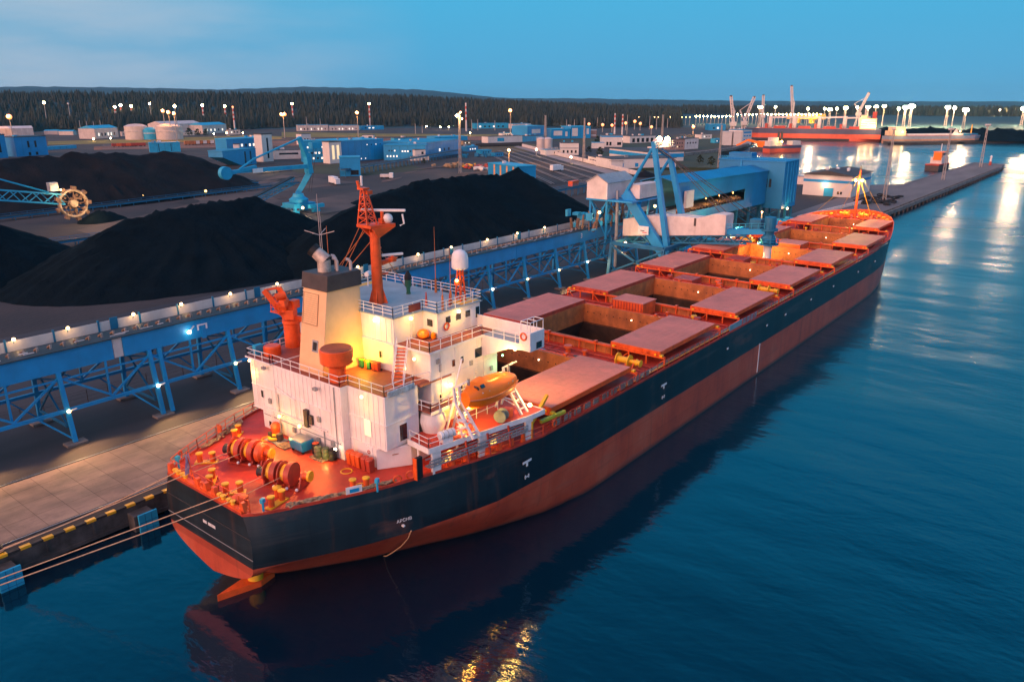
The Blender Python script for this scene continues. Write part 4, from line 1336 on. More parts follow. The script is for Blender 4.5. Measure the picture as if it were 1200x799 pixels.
MB().cyl((16.25, 2.0, 30.65), (16.05, 2.35, 31.0), .68, .72, n=18).build('pipe_mouth', M_black, MBo, True)
for x, y, h in ((17.6, .5, 1.0), (18.1, 1.3, 1.1), (18.8, -.2, .8)):
    MB().tube([(x, y, 28.6), (x, y, 28.7 + h), (x - .1, y + .15, 28.95 + h), (x - .3, y + .35, 29.0 + h)], .17, 10).build('exhaust_pipe', M_tank, FU, True)

# mushroom ventilator, drums and crane on the casing top
mv = MB().lathe([(.85, 18.6), (.85, 20.1), (1.0, 20.2), (1.55, 20.5), (1.65, 20.6), (1.65, 21.9), (1.5, 22.0)], (13.9, -3.1, 0), 28).build('mushroom_vent', M_orange, SH, True)
MB().lathe([(1.55, 21.98), (1.5, 22.06), (.1, 22.12)], (13.9, -3.1, 0), 28).build('vent_cap', M_brown, mv, True)
MB().lathe([(.95, 18.6), (.95, 19.6), (.8, 19.75)], (14.6, 8.9, 0), 18).build('mushroom_vent', M_orange, SH, True)
MB().lathe([(1.0, 18.6), (1.0, 20.9), (.85, 21.05)], (17.6, 6.1, 0), 18).build('mushroom_vent', M_orange, SH, True)
MB().box2(13.0, 14.0, 9.6, 10.2, 18.74, 19.9).build('locker', M_bluelt, SH, bevel=.03)
kc = MB().lathe([(.9, 18.6), (.9, 21.4), (1.0, 21.5), (1.0, 21.9)], (17.8, 9.5, 0), 18)
KC = kc.build('deck_crane', M_orange, SH, True)
km = MB()
km.beam((17.4, 9.5, 21.9), (15.7, 11.0, 25.4), .55, .6).beam((18.1, 9.1, 21.9), (17.0, 10.1, 25.6), .5, .55).box((17.2, 9.8, 23.4), (1.2, 1.0, 1.5), .5, 0, R(-20)).box((18.3, 9.4, 23.6), (1.0, .8, .9), .2).cyl((16.4, 10.0, 24.6), (17.4, 9.6, 24.8), .42, n=12)
for k in range(5):
    t_ = k / 4
    km.beam(V(17.4, 9.5, 21.9).lerp(V(15.7, 11, 25.4), t_), V(18.1, 9.1, 21.9).lerp(V(17.0, 10.1, 25.6), t_), .22)
km.beam((17.6, 9.3, 22.2), (19.6, 7.8, 21.6), .45, .6)
km.build('crane_jib', M_orange, KC)
kp = MB().box((17.0, 10.1, 22.9), (1.7, 1.7, .12)).box((17.6, 9.4, 22.6), (1.3, 1.3, 1.1), .6).box((16.9, 9.3, 24.0), (.7, .7, .7), .3)
rail_mb([(16.3, 10.9, 22.95), (17.8, 10.9, 22.95), (17.8, 9.4, 22.95)], 1.0, .8, .03, (.5, 1), kp)
rail_mb([(16.2, 10.8, 22.95), (16.2, 9.3, 22.95)], 1.0, .8, .03, (.5, 1), kp)
kp.build('crane_cab_platform', M_orange, KC)

# radar mast
rm = MB().lathe([(.62, 24.44), (.58, 27), (.52, 32.2)], (22.2, -.3, 0), 14)
for k in range(4):
    a = k * math.pi / 2 + .6
    rm.extr([(22.2 + .35 * math.cos(a), -.3 + .35 * math.sin(a), 24.46), (22.2 + 1.05 * math.cos(a), -.3 + 1.05 * math.sin(a), 24.46), (22.2 + .4 * math.cos(a), -.3 + .4 * math.sin(a), 26.7)], (-.06 * math.sin(a), .06 * math.cos(a), 0))
RM = rm.build('radar_mast', M_orange, SH, True)
pf = MB().extr([(21.0, 1.1, 32.7), (21.0, -1.1, 32.7), (24.0, -1.6, 32.7), (24.0, .6, 32.7)], (0, 0, .3))
pf.extr([(22.2, .4, 31.5), (21.2, .9, 32.7), (23.9, .5, 32.7)], (0, -.3, 0)).extr([(22.2, -.6, 31.5), (21.2, -1.0, 32.7), (23.9, -1.5, 32.7)], (0, -.25, 0))
pf.build('mast_platform', M_orange, RM)
lt = MB()
q = [(21.0, .9), (21.0, -.6), (22.2, -.8), (22.2, .7)]
zt = [(21.35, .5), (21.35, .1), (21.75, .1), (21.75, .5)]
for k in range(4):
    lt.beam((*q[k], 33.0), (*zt[k], 36.6), .12)
    for m_ in range(5):
        t0, t1 = m_ / 5, (m_ + 1) / 5
        A_ = V(*q[k], 33).lerp(V(*zt[k], 36.6), t0)
        B_ = V(*q[(k + 1) % 4], 33).lerp(V(*zt[(k + 1) % 4], 36.6), t1)
        lt.beam(A_, B_, .07)
        C_ = V(*q[(k + 1) % 4], 33).lerp(V(*zt[(k + 1) % 4], 36.6), t0)
        lt.beam(A_, C_, .07)
lt.box((21.5, .3, 36.7), (.9, .9, .2)).cyl((21.2, .6, 36.8), (21.1, .7, 37.5), .16, n=8).box((21.9, 0, 36.3), (.7, .5, .4))
lt.build('lattice_top', M_orange, RM)
MB().cyl((21.4, .4, 37.0), (21.4, .4, 38.0), .12, n=8).build('top_lamp', M_trim, RM)
def scanner(c, L, rz, up=.5, m=M_trim):
    MB().cyl((c[0], c[1], c[2] - up), (c[0], c[1], c[2] - .1), .18, n=10).box((c[0], c[1], c[2] - up), (.6, .6, .5)).build('radar_gearbox', M_orange, RM)
    MB().box((c[0], c[1], c[2]), (L, .32, .26), rz).build('radar_scanner', m, RM, bevel=.06)
scanner((23.0, -.7, 34.4), 5.0, R(-55), 1.1)
scanner((23.9, -1.0, 29.6), 2.4, R(-25), .5)
MB().sphere((23.5, -1.0, 33.5), .55, 12, 8).build('radome', M_trim, RM, True)
MB().tube([(24.3, -2.4, 34.0), (24.4, -2.5, 33.0), (24.1, -2.2, 32.8)], .1).build('mast_pipe', M_trim, RM)
br = MB().extr([(22.5, -.3, 28.4), (24.4, -1.1, 28.9), (24.4, -1.1, 29.1), (22.5, -.3, 29.0)], (.15, .3, 0))
br.extr([(22.5, -.3, 27.4), (23.5, -.7, 27.5), (23.5, -.7, 27.65), (22.5, -.3, 27.6)], (.15, .3, 0)).box((23.9, -.9, 29.2), (1.2, .9, .1), .4)
br.extr([(22.0, .2, 29.6), (23.4, .1, 30.2), (23.4, .1, 30.35), (22.0, .2, 29.9)], (.15, .3, 0))
br.build('mast_bracket', M_orange, RM)
ld_ = MB()
for k in range(24): ld_.beam((21.75, -.5, 25 + k * .3), (21.75, -.1, 25 + k * .3), .04)
for y in (-.5, -.1): ld_.beam((21.72, y, 24.5), (21.72, y, 32.6), .05)
ld_.build('mast_ladder', M_orange, RM)
ws = MB()
for a, b in (((22.3, 0, 31.5), (20.0, 6.2, 24.5)), ((22.0, .4, 32.7), (20.4, 7.8, 24.5)), ((22.4, -.6, 30.5), (29.0, 2.5, 24.6)), ((21.2, .9, 32.7), (19.4, 5, 24.5)), ((22.0, .9, 32.7), (22.4, 7.5, 24.5))):
    ws.tube([a, b], .045, 5)
ws.build('mast_stay', M_coaming, RM)
# aerials
def aerial(x, y, h, spread=0, name='whip_aerial', m=None, base=True):
    a = MB()
    a.cyl((x, y, 24.44), (x, y, 24.44 + h * .3), .07, .05, 8).cyl((x, y, 24.44 + h * .3), (x, y, 24.44 + h), .045, .02, 8)
    if spread:
        for k in range(4):
            an = k * math.pi / 2 + .5
            a.tube([(x, y, 24.44 + h * .62), (x + spread * math.cos(an), y + spread * math.sin(an), 24.44 + h * .66)], .04, 5)
    if base: a.lathe([(.16, 24.44), (.10, 26.0)], (x, y, 0), 8)
    a.build(name, m or M_coaming, SH)
aerial(19.6, 5.6, 11.5, 1.7, m=M_tank)
aerial(20.6, 6.6, 9.5, m=M_tank)
aerial(26.6, -6.9, 6.3)
aerial(29.6, -1.8, 7.5)
aerial(22.6, 8.2, 7.5)
aerial(24.6, -7.6, 2.4)
sdm = MB()
q = [(28.2, -6.9), (29.0, -6.9), (29.0, -6.1), (28.2, -6.1)]
for k in range(4):
    sdm.beam((*q[k], 24.44), (28.6 + (q[k][0] - 28.6) * .5, -6.5 + (q[k][1] + 6.5) * .5, 27.9), .12)
    for m_ in range(4):
        A_ = V(*q[k], 24.44 + m_ * .85)
        B_ = V(*q[(k + 1) % 4], 24.44 + (m_ + 1) * .85)
        A_.x = 28.6 + (A_.x - 28.6) * (1 - m_ * .12); B_.x = 28.6 + (B_.x - 28.6) * (1 - (m_ + 1) * .12)
        A_.y = -6.5 + (A_.y + 6.5) * (1 - m_ * .12); B_.y = -6.5 + (B_.y + 6.5) * (1 - (m_ + 1) * .12)
        sdm.beam(A_, B_, .08)
sdm.box((28.0, -6.7, 26.6), (.8, .5, .5), .3).box((28.6, -6.5, 27.9), (.7, .7, .12))
SDM = sdm.build('dome_mast', M_orange, SH)
MB().lathe([(.80, 28.0), (.92, 28.15), (.92, 29.1), (.82, 29.6), (.55, 29.95), (.15, 30.1)], (28.6, -6.5, 0), 22).build('satellite_dome', M_trim, SDM, True)
lamp((27.6, -7.2, 27.0), 40, (1, .6, .15), .1, SH)
MB().sphere((27.6, -6.9, 26.9), .18).build('dome_lamp', M_lyel, SDM)
# searchlights and a covered binnacle
for x, y, c in ((27.0, 6.8, M_trim), (24.2, 7.6, M_redbrown), (20.2, 7.2, M_trim)):
    s_ = MB().cyl((x, y, 24.44), (x, y, 25.6), .08, n=8).cyl((x - .25, y - .1, 25.85), (x + .3, y + .1, 25.85), .3, .34, 12)
    s_.build('searchlight', c, SH, True)
bn = MB().lathe([(.28, 24.44), (.22, 24.7), (.24, 25.2), (.36, 25.3), (.38, 25.9), (.30, 26.15)], (27.2, .2, 0), 14)
bn.build('covered_binnacle', M_green, SH, True)
MB().lathe([(.42, 26.1), (.40, 26.5), (.12, 27.1)], (27.2, .2, 0), 14).build('binnacle_cover', M_black, SH, True)
for x, y in ((24.8, -5.0), (26.0, -7.3)): MB().lathe([(.16, 24.44), (.12, 25.0), (.05, 25.9)], (x, y, 0), 8).build('marker_cone', M_redbrown, SH)
# ------------------------------------------------------------------ boat deck, davits, gangway
bd = [(16.0, -10.6), (15.6, -13.85), (28.4, -16.45), (30.6, -16.6), (30.6, -10.52), (19.5, -10.52), (18.0, -10.3)]
BD = MB().prism(bd, 13.38, 13.5).build('boat_deck', M_deck, SH)
eb = MB()
for a, b in ((0, 1), (1, 2), (2, 3), (3, 4)):
    eb.beam((*bd[a], 13.3), (*bd[b], 13.3), .14, .55)
eb.build('boat_deck_edge', M_trim, BD)
for x, y in ((16.3, -13.85), (21.9, -15.0), (28.0, -16.25)):
    MB().box((x + .3, y + .05, 12.0), (1.05, .30, 2.7), R(-11.5)).build('deck_column', M_trim, BD, bevel=.05)
for x, y in ((16.5, -11.5), (22, -11.6), (28, -12)): MB().cyl((x, y, 10.7), (x, y, 13.4), .14, n=8).build('deck_pillar', M_trim, BD)
gwm = MB()
a_, b_ = V(15.4, -14.15, 12.1), V(27.6, -16.65, 12.35)
d_ = b_ - a_
for dz in (-.32, 0, .32): gwm.beam(a_ + V(0, 0, dz), b_ + V(0, 0, dz), .10, .13)
for k in range(25): gwm.beam(a_ + d_ * (k / 24) + V(0, 0, -.35), a_ + d_ * (k / 24) + V(0, 0, .35), .06)
for dz in (-.32, .32): gwm.beam(a_ + V(0, .6, dz), b_ + V(0, .6, dz), .10, .12)
for k in range(25): gwm.beam(a_ + d_ * (k / 24) + V(0, 0, -.30), a_ + d_ * (k / 24) + V(0, .6, -.30), .3, .04)
gwm.build('gangway_ladder', M_alu, SH)
gb = MB()
for k in (.36, .58, .8): gb.beam(a_ + d_ * k + V(0, .2, 1.0), a_ + d_ * k + V(0, -.15, -1.2), .18)
gb.build('gangway_bracket', M_redbrown, SH)
rail_mb([(16.1, -10.8, 13.5), (15.75, -13.7, 13.5), (19.6, -14.5, 13.5)], 1.05, 1.3, .03, (.5, 1)).build('boat_deck_railing', M_trim, BD)
rail_mb([(22.5, -12.4, 13.5), (27.5, -12.6, 13.5)], 1.2, 1.6, .03, (.5, 1)).build('boat_deck_railing', M_trim, BD)
# side passage deck with rail on the tower wall
MB().box2(18.0, 24.6, -11.9, -7.6, 15.86, 16.0).build('passage_deck', M_brown, TW_)
MB().box2(18.0, 24.6, -11.95, -11.85, 15.7, 16.02).build('passage_edge', M_trim, TW_)
rail_mb([(18.0, -8.2, 16), (18.0, -11.85, 16), (24.6, -11.85, 16)], 1.05, 1.4, .032, (.5, 1)).build('passage_railing', M_trim, TW_)
# rounded shell under the passage
MB().lathe([(1.1, 13.5), (1.4, 14.6), (1.2, 15.5), (.8, 15.65)], (19.3, -10.9, 0), 20).build('vent_cowl', M_white, SH, True)
# davits
for x, nm in ((20.6, 0), (28.4, 1)):
    dv = MB()
    for dx in (-.5, .5):
        dv.beam((x + dx, -15.6, 13.5), (x + dx * .8, -13.2, 16.6), .20, .26)
        dv.beam((x + dx * .8, -13.2, 16.6), (x + dx * .8, -13.0, 18.3), .20, .26)
        dv.beam((x + dx, -12.0, 13.5), (x + dx * .8, -13.0, 17.0), .16, .20)
        dv.beam((x + dx * .8, -13.1, 18.3), (x + dx * .6, -14.2, 19.0), .18)
    for z in (14.0, 14.8, 15.6, 16.4): dv.beam((x - .5, -15.6 + (z - 13.5) * .77, z), (x + .5, -15.6 + (z - 13.5) * .77, z), .12)
    for z in (14.2, 15.2): dv.beam((x - .5, -15.4, z), (x + .5, -12.3, z), .08)
    if nm == 0:
        dv.beam((x, -12.6, 17.4), (x + 1.8, -12.2, 20.6), .12)
        for z in (13.9, 14.6, 15.3): dv.box((x - .9, -14.4, z), (.5, .9, .08))
        for k in (-.2, -1.2): dv.beam((x + k, -14.8, 13.5), (x + k, -14.0, 16.0), .07)
    dv.build('davit', M_trim, SH)
dw = MB().lathe([(.3, -.5), (.68, -.5), (.68, -.4), (.4, -.35), (.4, .3), (.68, .35), (.68, .45), (.3, .45)], (25.2, -15.0, 14.2), 20, (.95, .3, 0))
dw.build('boat_winch', M_galv, SH, True)
MB().box((26.6, -14.7, 14.0), (.9, .9, 1.0), .2).build('winch_motor', M_orange, SH, bevel=.08)
MB().sphere((28.9, -15.9, 14.4), .24).build('deck_lamp', M_lw, SH)
lamp((28.9, -15.4, 15.2), 260, (1, .52, .12), .15, SH)
for p, e in (((21.4, -13.4, 15.2), 1000), ((18.6, -13.2, 12.6), 60), ((24.5, -14.0, 12.5), 60)):
    MB().sphere(p, .17).build('deck_lamp', M_lyel, SH)
    lamp((p[0] + .1, p[1] - .4, p[2] + .3), e, (1, .50, .07), .15, SH)
# orange derrick post and stowed yellow jib at the end of the boat deck
pa_, pb_ = ony(622, 497, -16.2), ony(641, 463, -15.4)
pd = MB().cyl((pa_.x, pa_.y, 10.7), (pa_.x, pa_.y, pa_.z + .4), .28, n=10)
pd.beam(pa_, pb_, .34).beam(pa_ + V(.3, .2, 0), pb_ + V(.1, .1, 0), .16)
pd.build('stores_derrick', M_yellow, SH)
MB().beam((30.5, -16.2, 12.0), (34.5, -16.6, 12.0), .35, .35).build('derrick_jib', mat('greenish_yellow_paint', (.42, .45, .03), .5), SH)

# lifeboat
LBT = thing('lifeboat', 'enclosed orange lifeboat hanging in white davits beside the ship deckhouse', 'lifeboat', (24.8, -13.75, 15.4))
def boat_loft(x0, x1, tabs, ncs=11):
    """tabs(t) -> list of (y,z) half section from keel to top"""
    P = []
    for i in range(ncs):
        t = i / (ncs - 1)
        x = x0 + (x1 - x0) * t
        half = tabs(t)
        P.append([(x, -y, z) for y, z in half] + [(x, y, z) for y, z in half[::-1]])
    return P
def hull_sec(t):
    w = 1.42 * max(.05, math.sin(math.pi * (.06 + .88 * t)) ** .42)
    k = 15.5 + .55 * (2 * t - 1) ** 4
    gz = 16.75 + .25 * (2 * t - 1) ** 2
    return [(.02, k), (w * .55, k + .18), (w * .88, k + .6), (w, gz)]
def can_sec(t):
    w = 1.36 * max(.05, math.sin(math.pi * (.06 + .88 * t)) ** .42)
    gz = 16.75 + .25 * (2 * t - 1) ** 2
    tp = 1.62 * max(.12, math.sin(math.pi * (.05 + .9 * t)) ** .5) + (.28 if .10 < t < .38 else 0)
    return [(w, gz), (w * .93, gz + tp * .45), (w * .66, gz + tp * .84), (w * .3, gz + tp * .98), (.01, gz + tp)]
cx0, cx1 = 20.95, 28.65
Pb = [[(p[0], p[1] - 13.75, p[2]) for p in r] for r in boat_loft(cx0, cx1, hull_sec, 15)]
hb = MB().grid(Pb)
hb.add(Pb[0], [tuple(range(len(Pb[0])))]).add(Pb[-1], [tuple(range(len(Pb[-1]) - 1, -1, -1))])
hb.build('boat_hull', M_lifeboat, LBT, True)
Pc = []
for i in range(21):
    t = i / 20
    h = can_sec(t)
    Pc.append([(cx0 + .05 + (cx1 - cx0 - .1) * t, -y - 13.75, z) for y, z in h] + [(cx0 + .05 + (cx1 - cx0 - .1) * t, y - 13.75, z) for y, z in h[::-1]])
cb = MB().grid(Pc)
cb.add(Pc[0], [tuple(range(len(Pc[0])))]).add(Pc[-1], [tuple(range(len(Pc[-1]) - 1, -1, -1))])
CB = cb.build('boat_canopy', M_lifeboat, LBT, True)
gl_ = []
for sg in (-1, 1): gl_ += [[(cx0 + (cx1 - cx0) * i / 14, -13.75 + sg * (hull_sec(i / 14)[3][0] + .04), hull_sec(i / 14)[3][1]) for i in range(15)]]
gmm = MB()
for l in gl_: gmm.tube(l, .09, 6)
gmm.build('gunwale_fender', mat('faded_orange_rubber', (.62, .20, .08), .7), LBT, True)
for k in (.20, .28):
    h = can_sec(k)
    x = cx0 + (cx1 - cx0) * k
MB().box((cx0 + 1.02, -14.45, 18.05), (.12, .50, .42), 0, 0, R(-30)).build('boat_window', M_glass, LBT, bevel=.03)
MB().box((cx0 + 1.75, -14.62, 18.08), (.55, .12, .38), 0, R(-35)).build('boat_window', M_glass, LBT, bevel=.03)
for k in range(6):
    t = .22 + k * .12
    h = can_sec(t)
    MB().box((cx0 + (cx1 - cx0) * t, -13.75 - h[1][0] + .03, h[1][1] - .1), (.42, .05, .14), 0, R(-14)).build('boat_port', mat('pale_window_strip', (.75, .62, .5), .3), LBT)
MB().beam((21.6, -13.75, 18.3), (21.6, -13.75, 19.0), .18).beam((28.0, -13.75, 17.9), (28.0, -13.75, 18.8), .18).build('lifting_hook', M_steel, LBT)
t = thing('life_raft', 'white life raft canister strapped at the corner of the boat deck', 'life raft', (18.0, -13.9, 13.5))
MB().cyl((17.2, -13.75, 14.35), (18.9, -14.1, 14.35), .42, n=18).build('canister', M_trim, t, True, .05)
q = MB()
for k in (.2, .5, .8): q.torus(V(17.2, -13.75, 14.35).lerp(V(18.9, -14.1, 14.35), k), .43, .03, (1.7, -.35, 0), 18, 5)
q.build('strap', M_steel, t)
MB().box((18.05, -13.92, 13.75), (1.2, .5, .45), R(-11)).build('cradle', M_trim, t)

# ------------------------------------------------------------------ aft mooring deck
def big_winch(a, b, lab, brake):
    a, b = V(*a, 10.72), V(*b, 10.72)
    d = (b - a).normalized()
    L_ = (b - a).length
    s = V(-d.y, d.x, 0)
    w_ = MB()
    for k in (0, .36, .72, 1):
        p = a + d * (L_ * k)
        w_.extr([p - s * .95, p + s * .95, p + s * .25 + V(0, 0, 1.5), p - s * .25 + V(0, 0, 1.5)], d * .14)
    w_.beam(a - s * .9 + V(0, 0, .06), b - s * .9 + V(0, 0, .06), .2, .12).beam(a + s * .9 + V(0, 0, .06), b + s * .9 + V(0, 0, .06), .2, .12)
    wo_ = w_.build('mooring_winch', M_redbrown, SH)
    for k0, k1 in ((.04, .37), (.45, .78)):
        L2 = L_ * (k1 - k0)
        fl = MB().lathe([(.2, 0), (1.12, 0), (1.12, .10), (.6, .11), (.6, L2 * .55), (1.12, L2 * .56), (1.12, L2), (.2, L2)], a + d * (L_ * k0) + V(0, 0, 1.25), 24, d)
        fo2 = fl.build('rope_drum', M_redbrown, wo_, True)
        MB().lathe([(.74, .12), (.82, .2), (.82, L2 * .5), (.74, L2 * .54)], a + d * (L_ * k0) + V(0, 0, 1.25), 24, d).build('coiled_rope', M_yellow, fo2, True)
    if brake:
        MB().lathe([(.3, 0), (1.0, .02), (1.0, .5), (.8, .75), (.3, .8)], a + d * (L_ * .84) + V(0, 0, 1.2), 20, d).build('gear_case', M_orange, wo_, True)
    MB().lathe([(.3, 0), (.42, .1), (.30, .45), (.34, .6), (.50, .8), (.2, .82)], b + d * .1 + V(0, 0, 1.25), 18, d).build('warping_head', M_orange, wo_, True)
    MB().lathe([(.50, .6), (.52, .85), (.36, .86)], b + d * .1 + V(0, 0, 1.25), 18, d).build('warping_rim', M_yellow, wo_, True)
    MB().lathe([(.3, 0), (.5, .15), (.36, .5), (.52, .8), (.2, .82)], a - d * .1 + V(0, 0, 1.0), 14, -d).build('warping_head', M_dark, wo_, True)
    hw_ = MB()
    for k in (.36, .72, 1.0):
        p = a + d * (L_ * k) - s * 1.1 + V(0, 0, .25)
        hw_.sphere(p, .16, 8, 5)
    hw_.build('brake_handle', M_trim, wo_, True)
    return wo_
big_winch((6.0, 4.4), (7.3, .9), '', True)
big_winch((5.2, -2.6), (6.6, -6.1), '', False)
def bitt_px(a, b):
    p, q = G(*a, 10.72), G(*b, 10.72)
    c_ = (p + q) / 2
    d = q - p
    bitt(c_.x, c_.y, 10.7, math.atan2(d.y, d.x), gap=max(.62, d.length / 2))
for a, b in (((236.6, 541.6), (248, 541)), ((246.6, 569), (249.5, 561)), ((266, 578), (281, 576.5)), ((318.5, 594), (331, 586)), ((414.5, 573), (429, 571)), ((275.5, 514), (280, 508))): bitt_px(a, b)
p = G(325.5, 581, 10.72)
bo = MB().lathe([(.30, 0), (.30, .75), (.34, .78)], p, 14).build('roller_post', M_orange, SH, True)
MB().lathe([(.42, .78), (.42, .92), (.30, .98)], p, 14).build('roller_cap', M_yellow, bo, True)
for px, py, r_, c_, h in ((282, 590, .62, M_orange, .9), (324, 510, .45, M_orange, 1.5)):
    p = G(px, py, 10.72)
    MB().lathe([(r_, 0), (r_, h * .55), (r_ * 1.2, h * .6), (r_ * 1.2, h * .8), (r_ * .7, h)], p, 16).build('deck_vent', c_, SH, True)
for px, py in ((313, 514), (423, 569.5), (406, 552), (250, 563)):
    p = G(px, py, 10.73)
    MB().torus(p, .55, .07, (0, 0, 1), 20, 5).build('deck_ring_marking', M_yellow if px > 260 else M_redbrown, SH)
for px, py in ((287, 563), (335, 545)):
    pass
for px, py in ((210, 549), (257.5, 567) if False else (309, 600), (442.5, 576)):
    p = G(px, py, 10.72)
    MB().cyl(p, p + V(0, 0, 1.1), .10, n=8).box(p + V(0, 0, 1.15), (.45, .3, .4), .4).build('blue_standpipe', M_bluelt, SH)
# transom fairleads with rollers and the low orange bulwark
tb = MB()
tb.beam((.25, 6.2, 11.0), (.25, -6.2, 11.0), .5, .35)
for y in (6.1, 1.2, -.2, -1.6, -6.1): tb.extr([(.1, y - .35, 11.1), (.1, y + .35, 11.1), (.1, y + .2, 11.9), (.1, y - .2, 11.9)], (.4, 0, 0))
tb.torus((.2, .2, 11.5), .35, .12, (1, 0, 0), 14, 6)
TBO = tb.build('transom_bulwark', M_orange, SH)
for y in (5.3, 4.75, 4.0, 3.45, -2.4, -3.0, -3.9, -4.5):
    MB().lathe([(.24, 0), (.18, .08), (.18, .3), (.28, .36), (.24, .42)], (.28, y, 11.12), 12).build('fairlead_roller', M_yellow, TBO, True)
rail_mb([(.7, 6.4, 10.8), (.7, -6.4, 10.8)], 1.15, 1.6, .028, (.5, 1)).build('stern_railing', M_orange, SH)
rp_ = [V(x, deck_half(x) - .15, 10.8) for x in (.8, 2.1, 4.8, 7.8, 11, 14, 17.4, 21, 25.3)]
rail_mb(rp_, 1.15, 1.7, .032, (.5, 1)).build('stern_railing', M_orange, SH)
rp_ = [V(x, -deck_half(x) + .15, 10.8) for x in (17.8, 21, 25.3, 30)]
rail_mb(rp_, 1.1, 1.6, .032, (.5, 1)).build('side_railing', M_orange, SH)
sd_ = MB()
for x in (18.6, 20.1, 22.6, 24.2, 25.8, 27.4):
    y = -deck_half(x) + .5
    sd_.lathe([(.32, 10.7), (.22, 11.3), (.2, 12.2)], (x, y, 0), 8)
sd_.build('sounding_pipe', M_orange, SH)
MB().box2(8.3, 8.42, 10.4, 11.2, 10.8, 11.9).build('rail_panel', M_orange, SH)
# stern flag
fm = MB().cyl((.6, 2.4, 10.8), (.1, 2.3, 14.3), .05, n=6)
fgm = MB().grid([[(.35 - .15 * k + .25 * math.sin(k * 1.7 + j * .9) * .3, 2.35 + .05 * j - k * .08, 14.1 - .42 * j) for j in range(6)] for k in range(5)])
FL = fm.build('flagstaff', M_orange, SH)
fgm.build('flag', mat('blue_white_flag', (.10, .14, .42), .8, color2=(.55, .5, .55), scale=1.2), FL, True)
# heaped rope along the deck edge
def rope_heap(pts, w, nm='rope_heap', layers=5, seed=1):
    r_ = random.Random(seed)
    h = MB()
    for k in range(layers):
        L_ = []
        for i in range(len(pts) * 5 - 4):
            t_ = i / 5
            a, b = pts[min(int(t_), len(pts) - 1)], pts[min(int(t_) + 1, len(pts) - 1)]
            p = Vector(a).lerp(Vector(b), t_ - int(t_))
            L_.append(p + V(r_.uniform(-w, w), r_.uniform(-w, w), .1 + r_.uniform(0, .35)))
        h.tube(L_, .09, 5)
    return h
T_ = thing('rope', 'long heap of old rope along the port rail of the aft deck', 'rope', (7, 10, 10.7))
rope_heap([(5.2, 8.7, 10.7), (7.5, 9.8, 10.7), (9.5, 10.8, 10.7), (11.5, 11.7, 10.7)], .35).build('coil', M_coil, T_)
T_ = thing('rope', 'flaked old rope along the starboard edge of the aft deck', 'rope', (7, -10, 10.7))
rope_heap([(3.2, -8.2, 10.7), (5, -8.9, 10.7), (7.4, -10.1, 10.7), (10, -11.3, 10.7), (12.5, -12.3, 10.7)], .25, seed=5).build('coil', M_coil, T_)
t = thing('sign_board', 'small white notice board with blue marks standing at the deck edge by the rope', 'sign', (8.6, -10.9, 10.7))
b_ = MB().extr([(7.9, -10.75, 10.85), (9.3, -11.35, 10.85), (9.3, -11.35, 11.6), (7.9, -10.75, 11.6)], (.04, .08, 0)).build('board', M_trim, t)
MB().extr([(8.2, -10.9, 11.05), (9.0, -11.25, 11.05), (9.0, -11.25, 11.4), (8.2, -10.9, 11.4)], (-.02, -.03, 0)).build('blue_mark', M_blue, t)

# loose gear by the casing wall
def barrel(x, y, m, lab, lid=None):
    t = thing('barrel', lab, 'barrel', (x, y, 10.7), 'drums by the casing wall')
    MB().lathe([(.40, .12), (.40, .42), (.43, .46), (.40, .5), (.40, .82), (.43, .86), (.40, .9), (.40, 1.18), (.37, 1.2)], (x, y, 10.7), 18).build('drum_body', m, t, True)
    MB().cyl((x, y, 11.86), (x, y, 11.93), .36, n=16).build('lid', lid or m, t)
ax = 11.6
barrel(11.9, -1.25, M_black, 'black drum with an orange lid beside the blue dumpster', M_orange)
barrel(11.5, -2.15, M_olive, 'green drum nearer the black drum with the orange lid')
barrel(11.8, -2.95, M_olive, 'green drum nearer the small black drum on the same pallet')
barrel(12.05, -3.75, M_black, 'plain black drum beside the white wall lamp')
t = thing('pallet', 'low wooden pallet under the green drums', 'pallet', (11.6, -2.4, 10.7))
q = MB()
for k in range(6): q.box2(10.9, 12.4, -3.4 + k * .36, -3.15 + k * .36, 10.76, 10.81)
for k in (10.95, 11.6, 12.25): q.box2(k - .06, k + .06, -3.4, -1.35, 10.70, 10.76)
q.build('deck_board', M_coil, t)
t = thing('dumpster', 'blue waste container with a dark lid by the casing wall', 'dumpster', (11.4, .6, 10.7))
MB().add([(10.8, -.5, 11.0), (12.1, -.5, 11.0), (12.1, 1.5, 11.0), (10.8, 1.5, 11.0), (10.6, -.6, 12.1), (12.2, -.6, 12.1), (12.2, 1.6, 12.1), (10.6, 1.6, 12.1)], [(0, 3, 2, 1), (4, 5, 6, 7), (0, 1, 5, 4), (1, 2, 6, 5), (2, 3, 7, 6), (3, 0, 4, 7)]).build('bin_body', M_bluelt, t, bevel=.05)
MB().box2(10.65, 12.15, -.55, 1.55, 12.1, 12.22).build('lid', M_steel, t, bevel=.04)
for y in (-.3, 1.3): MB().cyl((11, y, 10.85), (11, y + .12, 10.85), .15, n=12).build('wheel', M_black, t)
